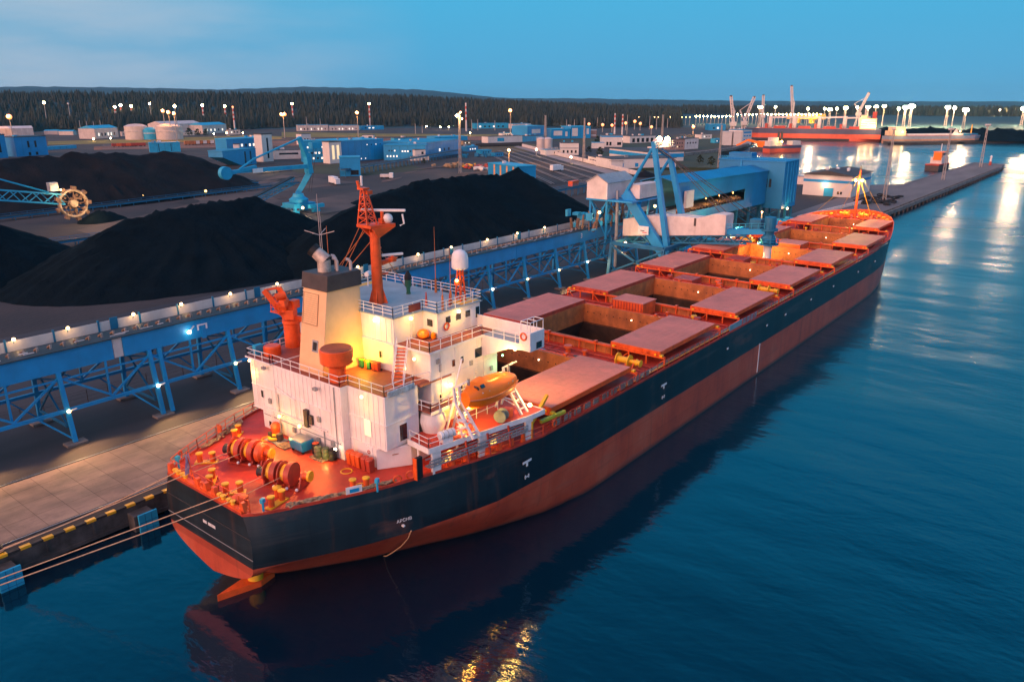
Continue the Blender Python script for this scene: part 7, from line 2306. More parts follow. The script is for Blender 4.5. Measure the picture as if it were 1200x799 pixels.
far = [
 ('big orange sodium lamp at far left against the wood', 15, 160, 138, 'sodium', 'pole', 1, 2.2),
 ('tall lit pole leaning over the blue roofed houses, left one of two', 57, 153, 121, 'white', 'pole', 1, .8),
 ('unlit tall pole right of the lit pole at left', 85, 153, 122, 'off', 'pole', 1, .6),
 ('leftmost white lamp stack of the trio behind the works', 138, 150, 126, 'white', 'stack', 1, 1.1),
 ('middle white lamp stack of the trio behind the works', 145, 149, 124, 'white', 'stack', 1, 1.1),
 ('rightmost red banded lamp stack of the trio behind the works', 157, 149, 125, 'white', 'stack', 1, 1.0),
 ('slim lamp pole between the works stacks and the orange cluster', 179, 149, 122, 'white', 'pole', 1, .7),
 ('orange lamp left in the low cluster of three', 195, 162, 131, 'sodium', 'pole', 1, 1.1),
 ('orange lamp in the middle of the low cluster of three', 201.5, 164, 132.5, 'sodium', 'pole', 1, 1.2),
 ('orange lamp right in the low cluster of three', 208, 166, 134, 'sodium', 'pole', 1, 1.0),
 ('white topped lamp mast just above the orange cluster', 209, 160, 125, 'white', 'pole', 1, 1.2),
 ('white lamp stack above the blue roofed works hall', 240, 149, 124, 'white', 'stack', 1, 1.1),
 ('pale lamp stack beside the red banded chimney', 266, 150, 125, 'white', 'stack', 1, 1.0),
 ('red and white banded chimney with orange top lamp', 275.5, 152, 126, 'dim', 'stack', 1, .7),
 ('wide orange lamp low in front of the wood, left of centre', 334, 162, 135, 'sodium', 'pole', 2, 1.2),
 ('red and white lit chimney left of centre by the wood', 344.5, 150, 122, 'white', 'stack', 1, .7),
 ('round orange lamp in front of the wood between two chimneys', 420, 160, 133, 'sodium', 'pole', 1, 1.2),
 ('red and white lit chimney in the centre by the wood', 434, 150, 122, 'white', 'stack', 1, .7),
 ('unlit pale tower behind the bright lamp cluster', 546.5, 154, 122, 'off', 'stack', 1, .7),
 ('orange lamp high in front of the wood right of the lattice tower', 598, 160, 130.5, 'sodium', 'pole', 1, 1.3),
 ('orange lamp low behind the striped shed', 596.5, 192, 177, 'sodium', 'pole', 1, .9),
 ('orange lamp on the blue hall roof, left of two', 408, 178, 164.5, 'sodium', 'pole', 1, .7),
 ('orange lamp on the blue hall roof, right of two', 441, 177, 164, 'sodium', 'pole', 1, .7),
 ('tall grey chimney, left one of the close pair', 720, 160, 133, None, 'stack', 1, 1),
 ('tall grey chimney, right one of the close pair', 729, 159, 134, None, 'stack', 1, 1),
 ('slim grey chimney just right of the close pair', 734.5, 158, 135, None, 'pole', 1, 1),
 ('orange lamp left of the two chimneys, lower one', 706, 155, 147, 'sodium', 'pole', 1, .8),
 ('orange lamp left of the two chimneys, nearer to them', 717, 155, 147.5, 'sodium', 'pole', 1, .7),
 ('orange lamp just right of the two chimneys', 733, 153, 145, 'sodium', 'pole', 1, .8),
 ('orange lamp second right of the two chimneys', 743.5, 152, 143, 'sodium', 'pole', 1, .8),
 ('orange lamp third right of the two chimneys', 750, 153, 145.5, 'sodium', 'pole', 1, .7),
 ('orange lamp lowest right of the two chimneys', 763, 158, 149.5, 'sodium', 'pole', 1, .7),
 ('orange lamp standing alone left of the cranes', 812, 158, 149.5, 'sodium', 'pole', 1, 1.1),
 ('small orange lamp right of the far blue complex', 690, 152, 146, 'sodium', 'pole', 1, .6),
 ('bright white lamp on the far blue complex, left', 642, 160, 152.5, 'white', 'pole', 1, .8),
 ('bright white lamp on the far blue complex, middle', 656.5, 160, 152, 'white', 'pole', 1, .8),
 ('bright white lamp on the far blue complex, right', 670, 160, 151.5, 'white', 'pole', 1, .8),
 ('white lamp by the railway in front of the white office', 628.5, 183, 175.5, 'white', 'pole', 1, .45),
 ('white lamp at the railway wall below the office hall', 669, 192, 184.5, 'white', 'pole', 1, .45),
 ('bright flood mast behind the two slewing cranes', 888, 158, 126, 'white', 'lattice', 2, 1.3),
 ('lamp mast right of the two slewing cranes', 906, 156, 126, 'white', 'pole', 1, .9),
 ('flood mast left of the yellow bridge', 944.5, 150, 128, 'white', 'pole', 1, 1.0),
 ('flood mast over the yellow bridge, first', 964, 150, 128, 'white', 'pole', 1, .9),
 ('large flood mast right of the yellow bridge, brightest of the row', 970, 152, 129, 'white', 'lattice', 2, 1.1),
 ('flood mast above the red ship bow cranes, second bright', 988, 152, 127, 'white', 'lattice', 2, 1.2),
 ('flood mast between the two bright ones over the red ship', 978, 151, 128, 'white', 'pole', 1, 1.0),
 ('flood mast right above the far red ship', 1001.5, 152, 126.5, 'white', 'pole', 1, 1.1),
 ('tall flood mast over the ship house, left', 1014, 152, 126, 'white', 'lattice', 2, .9),
 ('tall flood mast over the ship house, middle', 1023.5, 150, 125.5, 'white', 'pole', 2, .8),
 ('tall flood mast over the ship house, right', 1033, 149, 125, 'white', 'pole', 2, .7),
 ('left flood mast of the close pair beyond the grey coaster', 1058, 150, 126.5, 'white', 'lattice', 2, 1.2),
 ('right flood mast of the close pair beyond the grey coaster', 1065, 150, 125, 'white', 'lattice', 2, 1.6),
 ('small flood mast left of the close pair', 1050, 150, 128, 'white', 'pole', 1, .8),
 ('flood mast above the middle of the grey coaster, left', 1107, 150, 126.5, 'white', 'lattice', 2, 1.1),
 ('flood mast above the middle of the grey coaster, next', 1115, 150, 127, 'white', 'pole', 1, 1.1),
 ('large flood mast above the coaster bow', 1128, 152, 129.5, 'white', 'lattice', 2, 1.5),
 ('flood mast at the right picture edge', 1196, 150, 128, 'white', 'lattice', 2, 1.4),
 ('small white lamp on the far shore right of the coaster', 1169, 140, 130, 'white', 'pole', 1, .6),
 ('flood mast outside right edge reflecting in the water', 1206, 152, 128, 'white', 'pole', 1, 1.2),
]
for i, f in enumerate(far):
    lamp_mast(f[0], f[1], f[2], f[3], f[4], f[5], f[6], f[7], group='far lamp masts and chimneys', e=25000 if (f[4] == 'white' and f[1] > 880 and i % 2 == 0) else 26000 if f[4] == 'sodium' and f[7] >= .9 else 0)
# long rows of small lamps by the far terminals
for k in range(14):
    px = 748 + k * 4.6
    p = G(px, 148)
    t = thing('lamp_post', ORD[k] + ' lamp from the left in the yellow row before the wood', 'lamp', (p.x, p.y, GZ), 'row of yellow terminal lamps')
    z = top_z(p, 137.5)
    MB().cyl((p.x, p.y, GZ), (p.x, p.y, z), .5, n=6).build('post', M_greypole, t)
    MB().sphere((p.x, p.y, z), .8).build('lamp_head', M_lw, t)
for k in range(34):
    px = 815 + k * 4.4
    p = G(px, 147)
    t = thing('lamp_post', ORD[k] + ' lamp from the left in the dense white row behind the cranes', 'lamp', (p.x, p.y, GZ), 'row of white terminal lamps')
    z = top_z(p, 136.5 if px < 860 else 134.2)
    MB().cyl((p.x, p.y, GZ), (p.x, p.y, z), .5, n=6).build('post', M_greypole, t)
    MB().sphere((p.x, p.y, z), 1.15).build('lamp_head', M_lflood, t)
# near lattice towers
lamp_mast('tall lattice lamp tower with three bright lamps behind the wide coal pile', 539.5, 203, 133, None, 'lattice')
p = G(539.5, 203)
t = bpy.data.objects['lamp_mast.%03d' % 0] if 'lamp_mast.%03d' % 0 in bpy.data.objects else None
z = top_z(p, 137)
TW9 = [o for o in bpy.data.objects if o.get('label', '').startswith('tall lattice lamp tower with three')][0]
for dx, dz, mm in ((-1.6, .6, M_lflood), (.8, 2.6, M_lsod), (1.6, -1.2, M_lsod)):
    q_ = V(p.x, p.y, z + dz) + RIGHT * dx
    MB().sphere(q_, .7, 12, 8).build('floodlight', mm, TW9)
lamp(V(p.x - 2.5, p.y - 3, z), 12000, (1, .55, .2), .8, TW9)
for lab, px, b, tp in (('lattice light tower on the pier behind the ship bow, nearest one', 1036, 236, 152), ('lattice light tower on the pier by the tug, middle one', 1105, 211, 152), ('lattice light tower at the pier end, farthest one', 1149, 196, 147)):
    lamp_mast(lab, px, b, tp, 'off', 'lattice', 3, .7, 'pier light towers')
for lab, px, b, tp in (('slim lattice tower right of the white halls', 842, 199, 147), ('lattice pylon in front of the blue striped halls', 684, 190, 139), ('lattice pylon by the stepped blue building', 639, 165, 135.5), ('thin lattice pylon behind the white flat wing', 775, 176, 135)):
    lamp_mast(lab, px, b, tp, None, 'lattice', group='slim pylons')
# wire poles in the distance
for k, (px, b, tp) in enumerate(((487, 157, 145), (495, 156, 147), (553, 153, 140), (560, 153, 140), (580, 153, 141), (664, 150, 140), (673, 150, 140), (700, 150, 138), (708, 150, 139), (761, 152, 136), (769, 152, 138), (782, 150, 139), (95, 155, 141), (103, 155, 142), (111, 155, 142), (119, 155, 141), (360, 154, 137), (376, 154, 139))):
    lamp_mast(ORD[k] + ' of the thin bare poles scattered before the distant wood', px, b, tp, None, 'pole', group='thin poles before the wood')
# floods that light the sea side: beacon on the pier end
p = G(1160, 194)
t = thing('beacon', 'small white beacon with red foot on the pier end', 'beacon', (p.x, p.y, GZ))
MB().lathe([(.9, GZ), (.8, 5)], (p.x, p.y, 0), 12).build('foot', M_redwhite, t, True)
MB().lathe([(.7, 5), (.6, 7.5), (.9, 7.7), (.6, 8.8), (.1, 9.2)], (p.x, p.y, 0), 12).build('lantern', M_trim, t, True)

# ================================================================== SHIPS AND CRANES ACROSS THE BASIN
def far_ship(label, a, b, name='cargo_ship', deckz=12, boot=6, beam=22, colr=None, colu=None, house_at='b', house_w=.12, house_top=0, cranes=0, bow='a'):
    p, q = G(*a, 0), G(*b, 0)
    d = (q - p)
    L_ = d.length
    d.normalize()
    n = V(-d.y, d.x, 0)
    if (p + n - CAM).length < (p - CAM).length: n = -n
    t = thing(name, label, 'ship', (p.x, p.y, 0))
    def at(u, v, z): return p + d * u + n * v + V(0, 0, z)
    bl = L_ * .08
    def outline(z, grow):
        o = []
        ends = (('a', 0), ('b', L_))
        A_ = [(bl, 0), (0 if bow == 'a' else bl * .3, beam / 2)] if bow == 'a' else [(0, beam * .12), (0, beam * .88)]
        pts = []
        if bow == 'a':
            pts = [(L_, beam * .1), (L_, beam * .9), (bl, beam), (-grow, beam / 2), (bl, 0)]
        else:
            pts = [(0, beam * .1), (L_ - bl, 0), (L_ + grow, beam / 2), (L_ - bl, beam), (0, beam * .9)]
        return [at(u, v, z) for u, v in pts]
    for nm, z0, z1, m in (('lower_hull', -1, boot, colr), ('upper_hull', boot, deckz, colu)):
        A_, B_ = outline(z0, 2 + z0 * .3), outline(z1, 2 + z1 * .3)
        k = len(A_)
        MB().add(A_ + B_, [tuple(range(k - 1, -1, -1)), tuple(range(k, 2 * k))] + [(i, (i + 1) % k, k + (i + 1) % k, k + i) for i in range(k)]).build(nm, m, t)
    MB().extr([at(bl * .6, 2, deckz + .02), at(L_ - bl * .6, 2, deckz + .02), at(L_ - bl * .6, beam - 2, deckz + .02), at(bl * .6, beam - 2, deckz + .02)], (0, 0, .4)).build('deck', M_redbrown, t)
    return t, at, L_
M_far_red = mat('far_red_hull', (.62, .10, .045), .6, var=.1, scale=.1)
M_far_navy = mat('far_navy_hull', (.06, .065, .12), .6, var=.1, scale=.1)
t, at, L_ = far_ship('distant red and navy bulk carrier moored below the yellow bridge', (876, 163.5), (1031, 166.5), colr=M_far_red, colu=M_far_navy, boot=7.5, deckz=13, beam=26)
for k in range(4):
    u = L_ * (.16 + k * .19)
    m = MB().beam(at(u, 13, 13), at(u, 13, 27), 3.4).beam(at(u, 13, 25), at(u + 26, 13, 26), 1.6)
    m.build('deck_crane', M_panel, t)
    MB().extr([at(u + 5, 5, 13.4), at(u + 18, 5, 13.4), at(u + 18, 21, 13.4), at(u + 5, 21, 13.4)], (0, 0, 2.4)).build('hatch_cover', M_redbrown, t)
    MB().extr([at(u - 5, 4, 13.4), at(u - 2.5, 4, 13.4), at(u - 2.5, 22, 13.4), at(u - 5, 22, 13.4)], (0, 0, 5)).build('hatch_gate', M_redbrown, t)
hm_ = MB().extr([at(L_ * .84, 3, 13), at(L_ * .96, 3, 13), at(L_ * .96, 23, 13), at(L_ * .84, 23, 13)], (0, 0, 12)).extr([at(L_ * .845, 1, 25), at(L_ * .89, 1, 25), at(L_ * .89, 25, 25), at(L_ * .845, 25, 25)], (0, 0, 3.4))
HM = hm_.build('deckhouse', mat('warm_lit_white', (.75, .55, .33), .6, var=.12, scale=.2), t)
for k in range(4):
    z = 15 + k * 2.6
    MB().extr([at(L_ * .85, 2.9, z), at(L_ * .95, 2.9, z), at(L_ * .95, 2.9, z + .9), at(L_ * .85, 2.9, z + .9)], n_ if False else (0, .05, 0)).build('window_row', M_litwin, HM)
MB().extr([at(L_ * .925, 9, 25), at(L_ * .955, 9, 25), at(L_ * .955, 16, 25), at(L_ * .925, 16, 25)], (0, 0, 7)).build('funnel', M_redwhite, t)
MB().beam(at(L_ * .87, 13, 28), at(L_ * .87, 13, 36), .8).build('mast', M_panel, t)
for u, z in ((.86, 22), (.9, 18), (.95, 16)):
    MB().sphere(at(L_ * u, 0, z), .8).build('deck_lamp', M_lw, t)
    lamp(at(L_ * u, -4, z), 5000, (1, .66, .3), .5, t)
lamp(at(L_ * .5, -30, 30), 60000, (1, .6, .35), 2, t)
t, at, L_ = far_ship('small grey coaster lying below a black coal heap across the water', (1042, 168.5), (1150, 167.2), colr=mat('pale_brown_boot', (.40, .22, .14), .6), colu=mat('grey_blue_hull', (.22, .26, .33), .6), boot=4.2, deckz=7.6, beam=15, bow='b')
hm_ = MB().extr([at(L_ * .03, 1, 8), at(L_ * .17, 1, 8), at(L_ * .17, 14, 8), at(L_ * .03, 14, 8)], (0, 0, 5)).extr([at(L_ * .06, 1, 13), at(L_ * .16, 1, 13), at(L_ * .16, 14, 13), at(L_ * .06, 14, 13)], (0, 0, 4))
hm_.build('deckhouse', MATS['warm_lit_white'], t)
MB().extr([at(L_ * .2, 2, 8), at(L_ * .8, 2, 8), at(L_ * .8, 13, 8), at(L_ * .2, 13, 8)], (0, 0, 1.6)).build('hatch_cover', M_panel, t)
MB().extr([at(L_ * .70, 5, 8), at(L_ * .78, 5, 8), at(L_ * .74, 5, 15)], (0, .5, 0)).build('bow_a_frame', M_panel, t)
MB().beam(at(L_ * .92, 7, 8), at(L_ * .92, 7, 19), .9).build('mast', M_yellow, t)
MB().extr([at(L_ * .80, 1, 7.6), at(L_ * .97, 3, 7.6), at(L_ * .97, 12, 7.6), at(L_ * .80, 14, 7.6)], (0, 0, 2)).build('forecastle', M_bluedk, t)
for u, z in ((.05, 15), (.12, 12), (.74, 12)):
    MB().sphere(at(L_ * u, -.6, z), .7).build('deck_lamp', M_lw, t)
    lamp(at(L_ * u, -3, z), 4000, (1, .66, .3), .5, t)
lamp(at(L_ * .5, -40, 25), 60000, (1, .62, .35), 2, t)
# dredger and service boat at the left end of the basin
t, at, L_ = far_ship('red hulled service ship moored at the basin corner with white cabins', (903, 179.5), (941, 178), colr=M_far_red, colu=M_far_navy, boot=3.5, deckz=5.6, beam=11, bow='b')
MB().extr([at(L_ * .02, 2, 5.6), at(L_ * .38, 2, 5.6), at(L_ * .38, 9, 5.6), at(L_ * .02, 9, 5.6)], (0, 0, 4.4)).extr([at(L_ * .08, 3, 10), at(L_ * .28, 3, 10), at(L_ * .28, 8, 10), at(L_ * .08, 8, 10)], (0, 0, 3)).build('cabin', M_wall, t)
MB().extr([at(L_ * .7, 2, 5.6), at(L_ * .95, 2, 5.6), at(L_ * .95, 9, 5.6), at(L_ * .7, 9, 5.6)], (0, 0, 4)).build('fore_cabin', M_wall, t)
for u in (.32, .42): MB().beam(at(L_ * u, 5, 5.6), at(L_ * u, 5, 18), 1.5).build('spud_post', M_dark, t)
MB().sphere(at(L_ * .3, 0, 9.5), 1.1).build('deck_lamp', M_lyel, t)
lamp(at(L_ * .3, -2, 10), 4000, (1, .6, .2), .4, t)
p = G(892, 176, 0)
t = thing('dredger', 'orange dredging crane on a pontoon left of the service ship', 'dredger', (p.x, p.y, 0))
MB().box((p.x, p.y, 1), (26, 12, 3.4)).build('pontoon', M_dark, t)
MB().box((p.x + 4, p.y, 5.5), (9, 8, 5.5)).build('machine_house', M_lifeboat, t)
MB().beam((p.x + 2, p.y - 3, 5), (p.x - 4, p.y + 12, 9), 2.2).beam((p.x - 4, p.y + 12, 9), (p.x - 6, p.y + 22, 3.5), 1.8).build('digger_arm', M_lifeboat, t)
# tug at the pier
p = G(1112, 204, 0)
t = thing('tugboat', 'small white and orange tug moored on the far side of the pier', 'tug', (p.x, p.y, 0))
d = V(-.98, .10, 0).normalized(); nn = V(-d.y, d.x, 0)
p = p + V(30, 12, 0)
for nm, z0, z1, m, w in (('hull', -1, 3.6, M_dark, 1.0), ('bulwark', 3.6, 4.4, M_redbrown, 1.02)):
    pts = [(-14, -4.2), (8, -4.2), (15, 0), (8, 4.2), (-14, 4.2)]
    MB().extr([p - d * u * w + nn * v * w + V(0, 0, z0) for u, v in pts], (0, 0, z1 - z0)).build(nm, m, t)
MB().box((p.x, p.y, 6.4), (14, 7, 4.2), math.atan2(d.y, d.x)).build('deckhouse', M_wall, t)
wb = MB().box((p.x + 1.5, p.y, 9.9), (7, 6, 3.2), math.atan2(d.y, d.x)).build('wheelhouse', M_wall, t)
MB().box((p.x + 1.5, p.y, 10.4), (7.2, 6.2, 1.1), math.atan2(d.y, d.x)).build('window_band', M_glass, wb)
MB().box((p.x + 1.5, p.y, 11.8), (8.2, 7, .5), math.atan2(d.y, d.x)).build('cabin_roof', M_lifeboat, t)
MB().box((p.x - 6, p.y, 9.2), (3, 5, 5), math.atan2(d.y, d.x)).build('funnel_casing', M_lifeboat, t)
MB().cyl((p.x + 1, p.y, 12), (p.x + 1, p.y, 17), .25, n=8).build('mast', M_trim, t)
# two slewing harbour cranes, luffing crane jibs
def jib_crane(label, px, base, tip, mid):
    p = G(px, base)
    z1 = top_z(p, mid)
    z2 = top_z(p, tip[1])
    dx = (tip[0] - px) / FPX * (p - CAM).dot(FWD)
    t = thing('harbour_crane', label, 'crane', (p.x, p.y, GZ), 'harbour cranes')
    m = MB()
    for a in ((-4, -4), (4, -4), (4, 4), (-4, 4)): m.beam((p.x + a[0], p.y + a[1], GZ), (p.x + a[0] * .3, p.y + a[1] * .3, z1 - 5), 1.3)
    m.build('portal', M_panel, t)
    MB().box((p.x, p.y, z1 - 2.5), (8, 7, 5), .5).build('machine_house', M_wall, t)
    e = V(p.x, p.y, z2) + RIGHT * dx
    lattice(MB(), V(p.x, p.y, z1), e, 2.4, 2.4, 10, .7, .45).build('jib', M_panel, t)
    MB().beam(V(p.x, p.y, z1), V(p.x, p.y, z1 + (z2 - z1) * .45) - RIGHT * (dx * .5 + 2), 1.4).build('counter_arm', M_panel, t)
    MB().tube([V(p.x, p.y, z1 + (z2 - z1) * .45) - RIGHT * (dx * .5 + 2), V(p.x, p.y, z1).lerp(e, .8)], .35, 5).build('tie', M_panel, t)
    MB().box(e, (2.2, 2.2, 2.2)).build('jib_head', M_dark, t)
jib_crane('slewing crane with jib leaning left, standing by the white tower blocks', 858, 159, (853, 113), 143)
jib_crane('slewing crane with jib leaning right, standing by the white tower blocks', 871, 158, (880, 114), 142)
jib_crane('tall luffing crane with dark jib head above the yellow bridge', 927, 152, (922.5, 101), 135)
jib_crane('thin crane jib leaning right above the far flood lamps', 1004, 150, (1013, 109), 132)
jib_crane('small crane with dark head beside the bright flood mast', 892, 152, (891, 112), 134)
# yellow bridge crane
p, q = G(923, 146), G(962, 147)
t = thing('gantry_crane', 'yellow ship unloader bridge behind the far red ship', 'crane', (p.x, p.y, GZ))
z = top_z(p, 137)
MB().beam((p.x, p.y, z), (q.x, q.y, z), 9, 7).build('bridge', M_yellow, t)
for k in (.3, .72):
    c_ = p.lerp(q, k)
    MB().beam((c_.x, c_.y, GZ), (c_.x, c_.y, z), 7, 7).build('leg', M_yellow, t)
MB().box((q.x, q.y, z + 1), (12, 9, 9)).build('trolley_house', M_yellow, t)
# coal heaps on the far quay
def far_heap(label, a, b, tops, seed, m=M_coal):
    p, q = G(*a), G(*b)
    n_ = len(tops)
    rg = []
    for k, ty in enumerate(tops):
        c_ = p.lerp(q, (k + .5) / n_)
        bk_ = c_ + (c_ - CAM).normalized() * 26
        rg.append((bk_.x, bk_.y, top_z(V(bk_.x, bk_.y, 0), ty)))
    pile(label, rg, .6, m, seed, 4.0, 1.2)
far_heap('far black coal heap behind the grey coaster', (1038, 164), (1125, 163), (150, 149.5, 149, 149, 150), 4.4)
far_heap('far black coal heap between the coaster bow and the pier tower', (1122, 163), (1160, 163), (151, 149.5, 149, 150), 6.6)
far_heap('far low coal heap at the right picture edge', (1160, 165), (1215, 165), (149.5, 150.5, 152, 153), 2.6)
far_heap('small far coal heap behind the red ship deckhouse', (1028, 160), (1046, 161), (150, 148.5, 150), 7.1)
# black coils of hose and fenders on the pier root
t = thing('hose_pile', 'black heap of coiled hoses on the pier behind the bow', 'hose', (332, 24, GZ))
q = MB()
rng = random.Random(8)
for k in range(34):
    x, y = 322 + rng.uniform(0, 34), 24 + rng.uniform(-7, 7)
    q.torus((x, y, GZ + .3 + rng.uniform(0, .9)), rng.uniform(.8, 1.7), .3, (rng.uniform(-.3, .3), rng.uniform(-.3, .3), 1), 14, 5)
q.build('hose_coil', M_black, t)
t = thing('barrier_wall', 'white topped concrete barrier between the tower and the pier', 'barrier', (290, 30, GZ))
q = MB()
for k in range(34):
    x = 262 + k * 1.9
    y = 34 - k * .18
    q.box2(x, x + 1.5, y, y + .6, GZ, GZ + 1.3)
q.build('barrier_block', M_panel, t)

# ================================================================== GROUND PATCHES, ROADS, RAILWAY
def patch(name, pts, m, dz=.05):
    return struct(MB().add([(p.x, p.y, GZ + dz) for p in (G(*a) for a in pts)], [tuple(range(len(pts)))]).build(name, m))
M_spill0 = mat('dark_yard_surface', (.035, .030, .030), .95, color2=(.018, .018, .02), scale=.03)
M_grass = mat('yellow_grass', (.24, .19, .03), .95, color2=(.12, .11, .025), scale=.03)
M_grassgr = mat('green_grass', (.045, .055, .02), .95, color2=(.028, .035, .016), scale=.04)
M_dirt = mat('reddish_earth', (.30, .11, .055), .95, color2=(.12, .06, .04), scale=.02, bump=.5, bump_scale=.5)
M_lot = mat('pale_lot', (.12, .085, .068), .9, color2=(.035, .03, .03), scale=.03)
patch('grass', [(56, 166), (300, 159), (330, 160), (330, 163), (200, 167), (56, 170)], M_grass)
patch('grass', [(330, 155), (470, 157), (700, 158.5), (700, 160), (500, 160), (330, 161)], M_grass, .06)
patch('ground', [(110, 172), (300, 166), (560, 160), (600, 163), (480, 168), (300, 172), (110, 176)], M_dirt, .04)
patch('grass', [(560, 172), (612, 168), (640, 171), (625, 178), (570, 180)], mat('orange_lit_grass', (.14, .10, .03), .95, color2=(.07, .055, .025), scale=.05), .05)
patch('grass', [(330, 196), (402, 192), (480, 193), (500, 199), (430, 206), (350, 203)], M_grassgr, .05)
patch('grass', [(698, 178), (840, 178), (850, 190), (800, 199), (730, 199)], M_grassgr, .04)
patch('grass', [(700, 200), (790, 200), (850, 200), (860, 206), (760, 205)], M_grassgr, .07)
patch('grass', [(640, 164), (860, 158), (870, 166), (830, 176), (690, 172)], M_grassgr, .05)
patch('pavement', [(330, 240), (420, 225), (460, 232), (400, 250), (360, 252)], M_lot, .05)
patch('pavement', [(225, 232), (330, 205), (420, 214), (330, 225), (260, 250)], M_lot, .07)
patch('pavement', [(90, 270), (300, 222), (330, 236), (150, 290)], M_lot, .09)
patch('ground', [(1000, 163), (1030, 164.5), (1240, 166), (1300, 150), (1300, 133), (930, 136), (930, 150)], M_coal, .05)  # black sheet, darkness put into the colour of the floodlit far quay
patch('ground', [(770, 160), (880, 157), (930, 150), (930, 138), (760, 142)], M_spill0, .05)
rng = random.Random(31)
M_spill = mat('coal_spill', (.022, .020, .020), .95, color2=(.012, .012, .013), scale=.2)
M_dust = mat('dusty_track', (.15, .10, .08), .95, color2=(.07, .05, .045), scale=.15)
for k in range(46):
    px, py = rng.uniform(60, 720), rng.uniform(178, 262)
    c_ = G(px, py)
    if c_.y < 120: continue
    L_, w_, an = rng.uniform(8, 34), rng.uniform(1.5, 5), rng.gauss(.15, .35)
    u_, v_ = V(math.cos(an), math.sin(an), 0), V(-math.sin(an), math.cos(an), 0)
    pts = []
    for i in range(12):
        a = 2 * math.pi * i / 12
        pts.append(c_ + u_ * (L_ * math.cos(a) * rng.uniform(.7, 1.1)) + v_ * (w_ * math.sin(a) * rng.uniform(.6, 1.2)))
    struct(MB().add([(p.x, p.y, GZ + .11 + k * .004) for p in pts], [tuple(range(12))]).build('ground_patch', M_spill if k % 2 else M_dust))
patch('pavement', [(645, 208), (720, 222), (760, 214), (700, 205)], M_lot, .05)
# railway embankment and wall running away to the upper left
patch('road', [(602, 172), (607, 171), (745, 207), (725, 208)], mat('pale_road', (.30, .26, .24), .9, var=.1, scale=.05), .09)
def wall_run(label, pts, h, m, name='wall', cat='wall', th=.6):
    t = thing(name, label, cat, G(*pts[0]))
    for a, b in zip(pts[:-1], pts[1:]):
        p, q = G(*a), G(*b)
        n_ = max(1, int((q - p).length / 14))
        mb = MB()
        for k in range(n_):
            c0, c1 = p.lerp(q, k / n_), p.lerp(q, (k + .97) / n_)
            mb.beam(c0 + V(0, 0, h / 2), c1 + V(0, 0, h / 2), th, h)
        mb.build('wall_panel', m, t)
    return t
wall_run('long pale concrete wall beside the railway road', [(612, 172), (680, 189), (748, 206)], 2.6, M_panel)
wall_run('pale wall at the foot of the wood, left of centre', [(285, 147.5), (350, 147), (440, 147)], 5, M_tank)
wall_run('pale wall at the foot of the wood, right of centre', [(440, 147), (520, 147), (640, 146)], 5, M_tank)
wall_run('grey stone bank of the small basin in front of the white tower blocks', [(800, 183), (858, 176), (876, 171)], 2.2, M_conc, 'embankment', 'bank', 3)
def rail_line(label, a, b, sp=1.6):
    p, q = G(*a), G(*b)
    t = thing('railway_track', label, 'railway', p)
    d = (q - p).normalized()
    n = V(-d.y, d.x, 0)
    mb = MB()
    for sg in (-1, 1): mb.beam(p + n * sg * sp / 2 + V(0, 0, .25), q + n * sg * sp / 2 + V(0, 0, .25), .16, .2)
    mb.build('rail_pair', M_steel, t)
    MB().beam(p + V(0, 0, .08), q + V(0, 0, .08), 3.2, .12).build('ballast', mat('ballast', (.05, .04, .036), .95, var=.3, scale=.3), t)
for k in range(5):
    rail_line(['track nearest the pale railway road', 'second track from the pale railway road', 'third track from the pale railway road', 'fourth track from the pale railway road', 'track farthest from the pale railway road'][k], (598 - k * 7, 174.5 + k * 1.2), (712 - k * 16, 208 + k * 2))
for k in range(4):
    rail_line(['back track across the red earth at left', 'second track across the red earth at left', 'third track across the red earth at left', 'front track across the red earth at left'][k], (120, 170 + k * 1.6), (560, 161.5 + k * 1.7))
# freight wagons, vehicles, scrap heaps
def wagon(label, px, py, L_, col, dirpx, h=3.2, grp='parked vehicles', cat='vehicle', nm='parked_truck'):
    p = G(px, py)
    q = G(px + dirpx[0], py + dirpx[1])
    d = (q - p).normalized()
    rz = math.atan2(d.y, d.x)
    t = thing(nm, label, cat, p, grp)
    MB().box((p.x, p.y, GZ + .9 + h / 2), (L_, 2.6, h), rz).build('cargo_body', col, t, bevel=.08)
    if nm == 'parked_truck': MB().box(p + d * (L_ / 2 + 1.2) + V(0, 0, 1.9), (2.2, 2.5, 2.8), rz).build('cab', M_trim, t, bevel=.15)
    w = MB()
    n_ = V(-d.y, d.x, 0)
    for k in (-.35, .2, .42):
        for sg in (-1, 1): w.cyl(p + d * (L_ * k) + n_ * sg * 1.2 + V(0, 0, .5), p + d * (L_ * k) + n_ * sg * .9 + V(0, 0, .5), .5, n=10)
    w.build('wheel_set', M_black, t)
wagon('white truck on the pale lot left of the radar mast', 391, 216, 7, M_trim, (10, 2))
wagon('white lorry parked on the earth beside the railway tracks', 651, 201, 8, M_trim, (10, -1))
wagon('pale car shaped van below the blue annex', 451, 209.5, 5, M_panel, (10, 0), 1.6)
wagon('orange machine on the belt by the gabled house', 672, 220, 7, M_orange, (10, -2), 2.6, nm='loader_machine', cat='machine')
for k in range(6):
    wagon(['pale rail wagon, leftmost of the train on the red earth', 'second pale rail wagon of the train', 'third pale rail wagon of the train', 'fourth pale rail wagon of the train', 'fifth pale rail wagon of the train', 'last pale rail wagon at the right end of the train'][k], 223 + k * 4.2, 170 - k * .13, 11, M_panel if k % 2 else M_coaming, (10, -.3), 3, 'train on the red earth', 'wagon', 'rail_wagon')
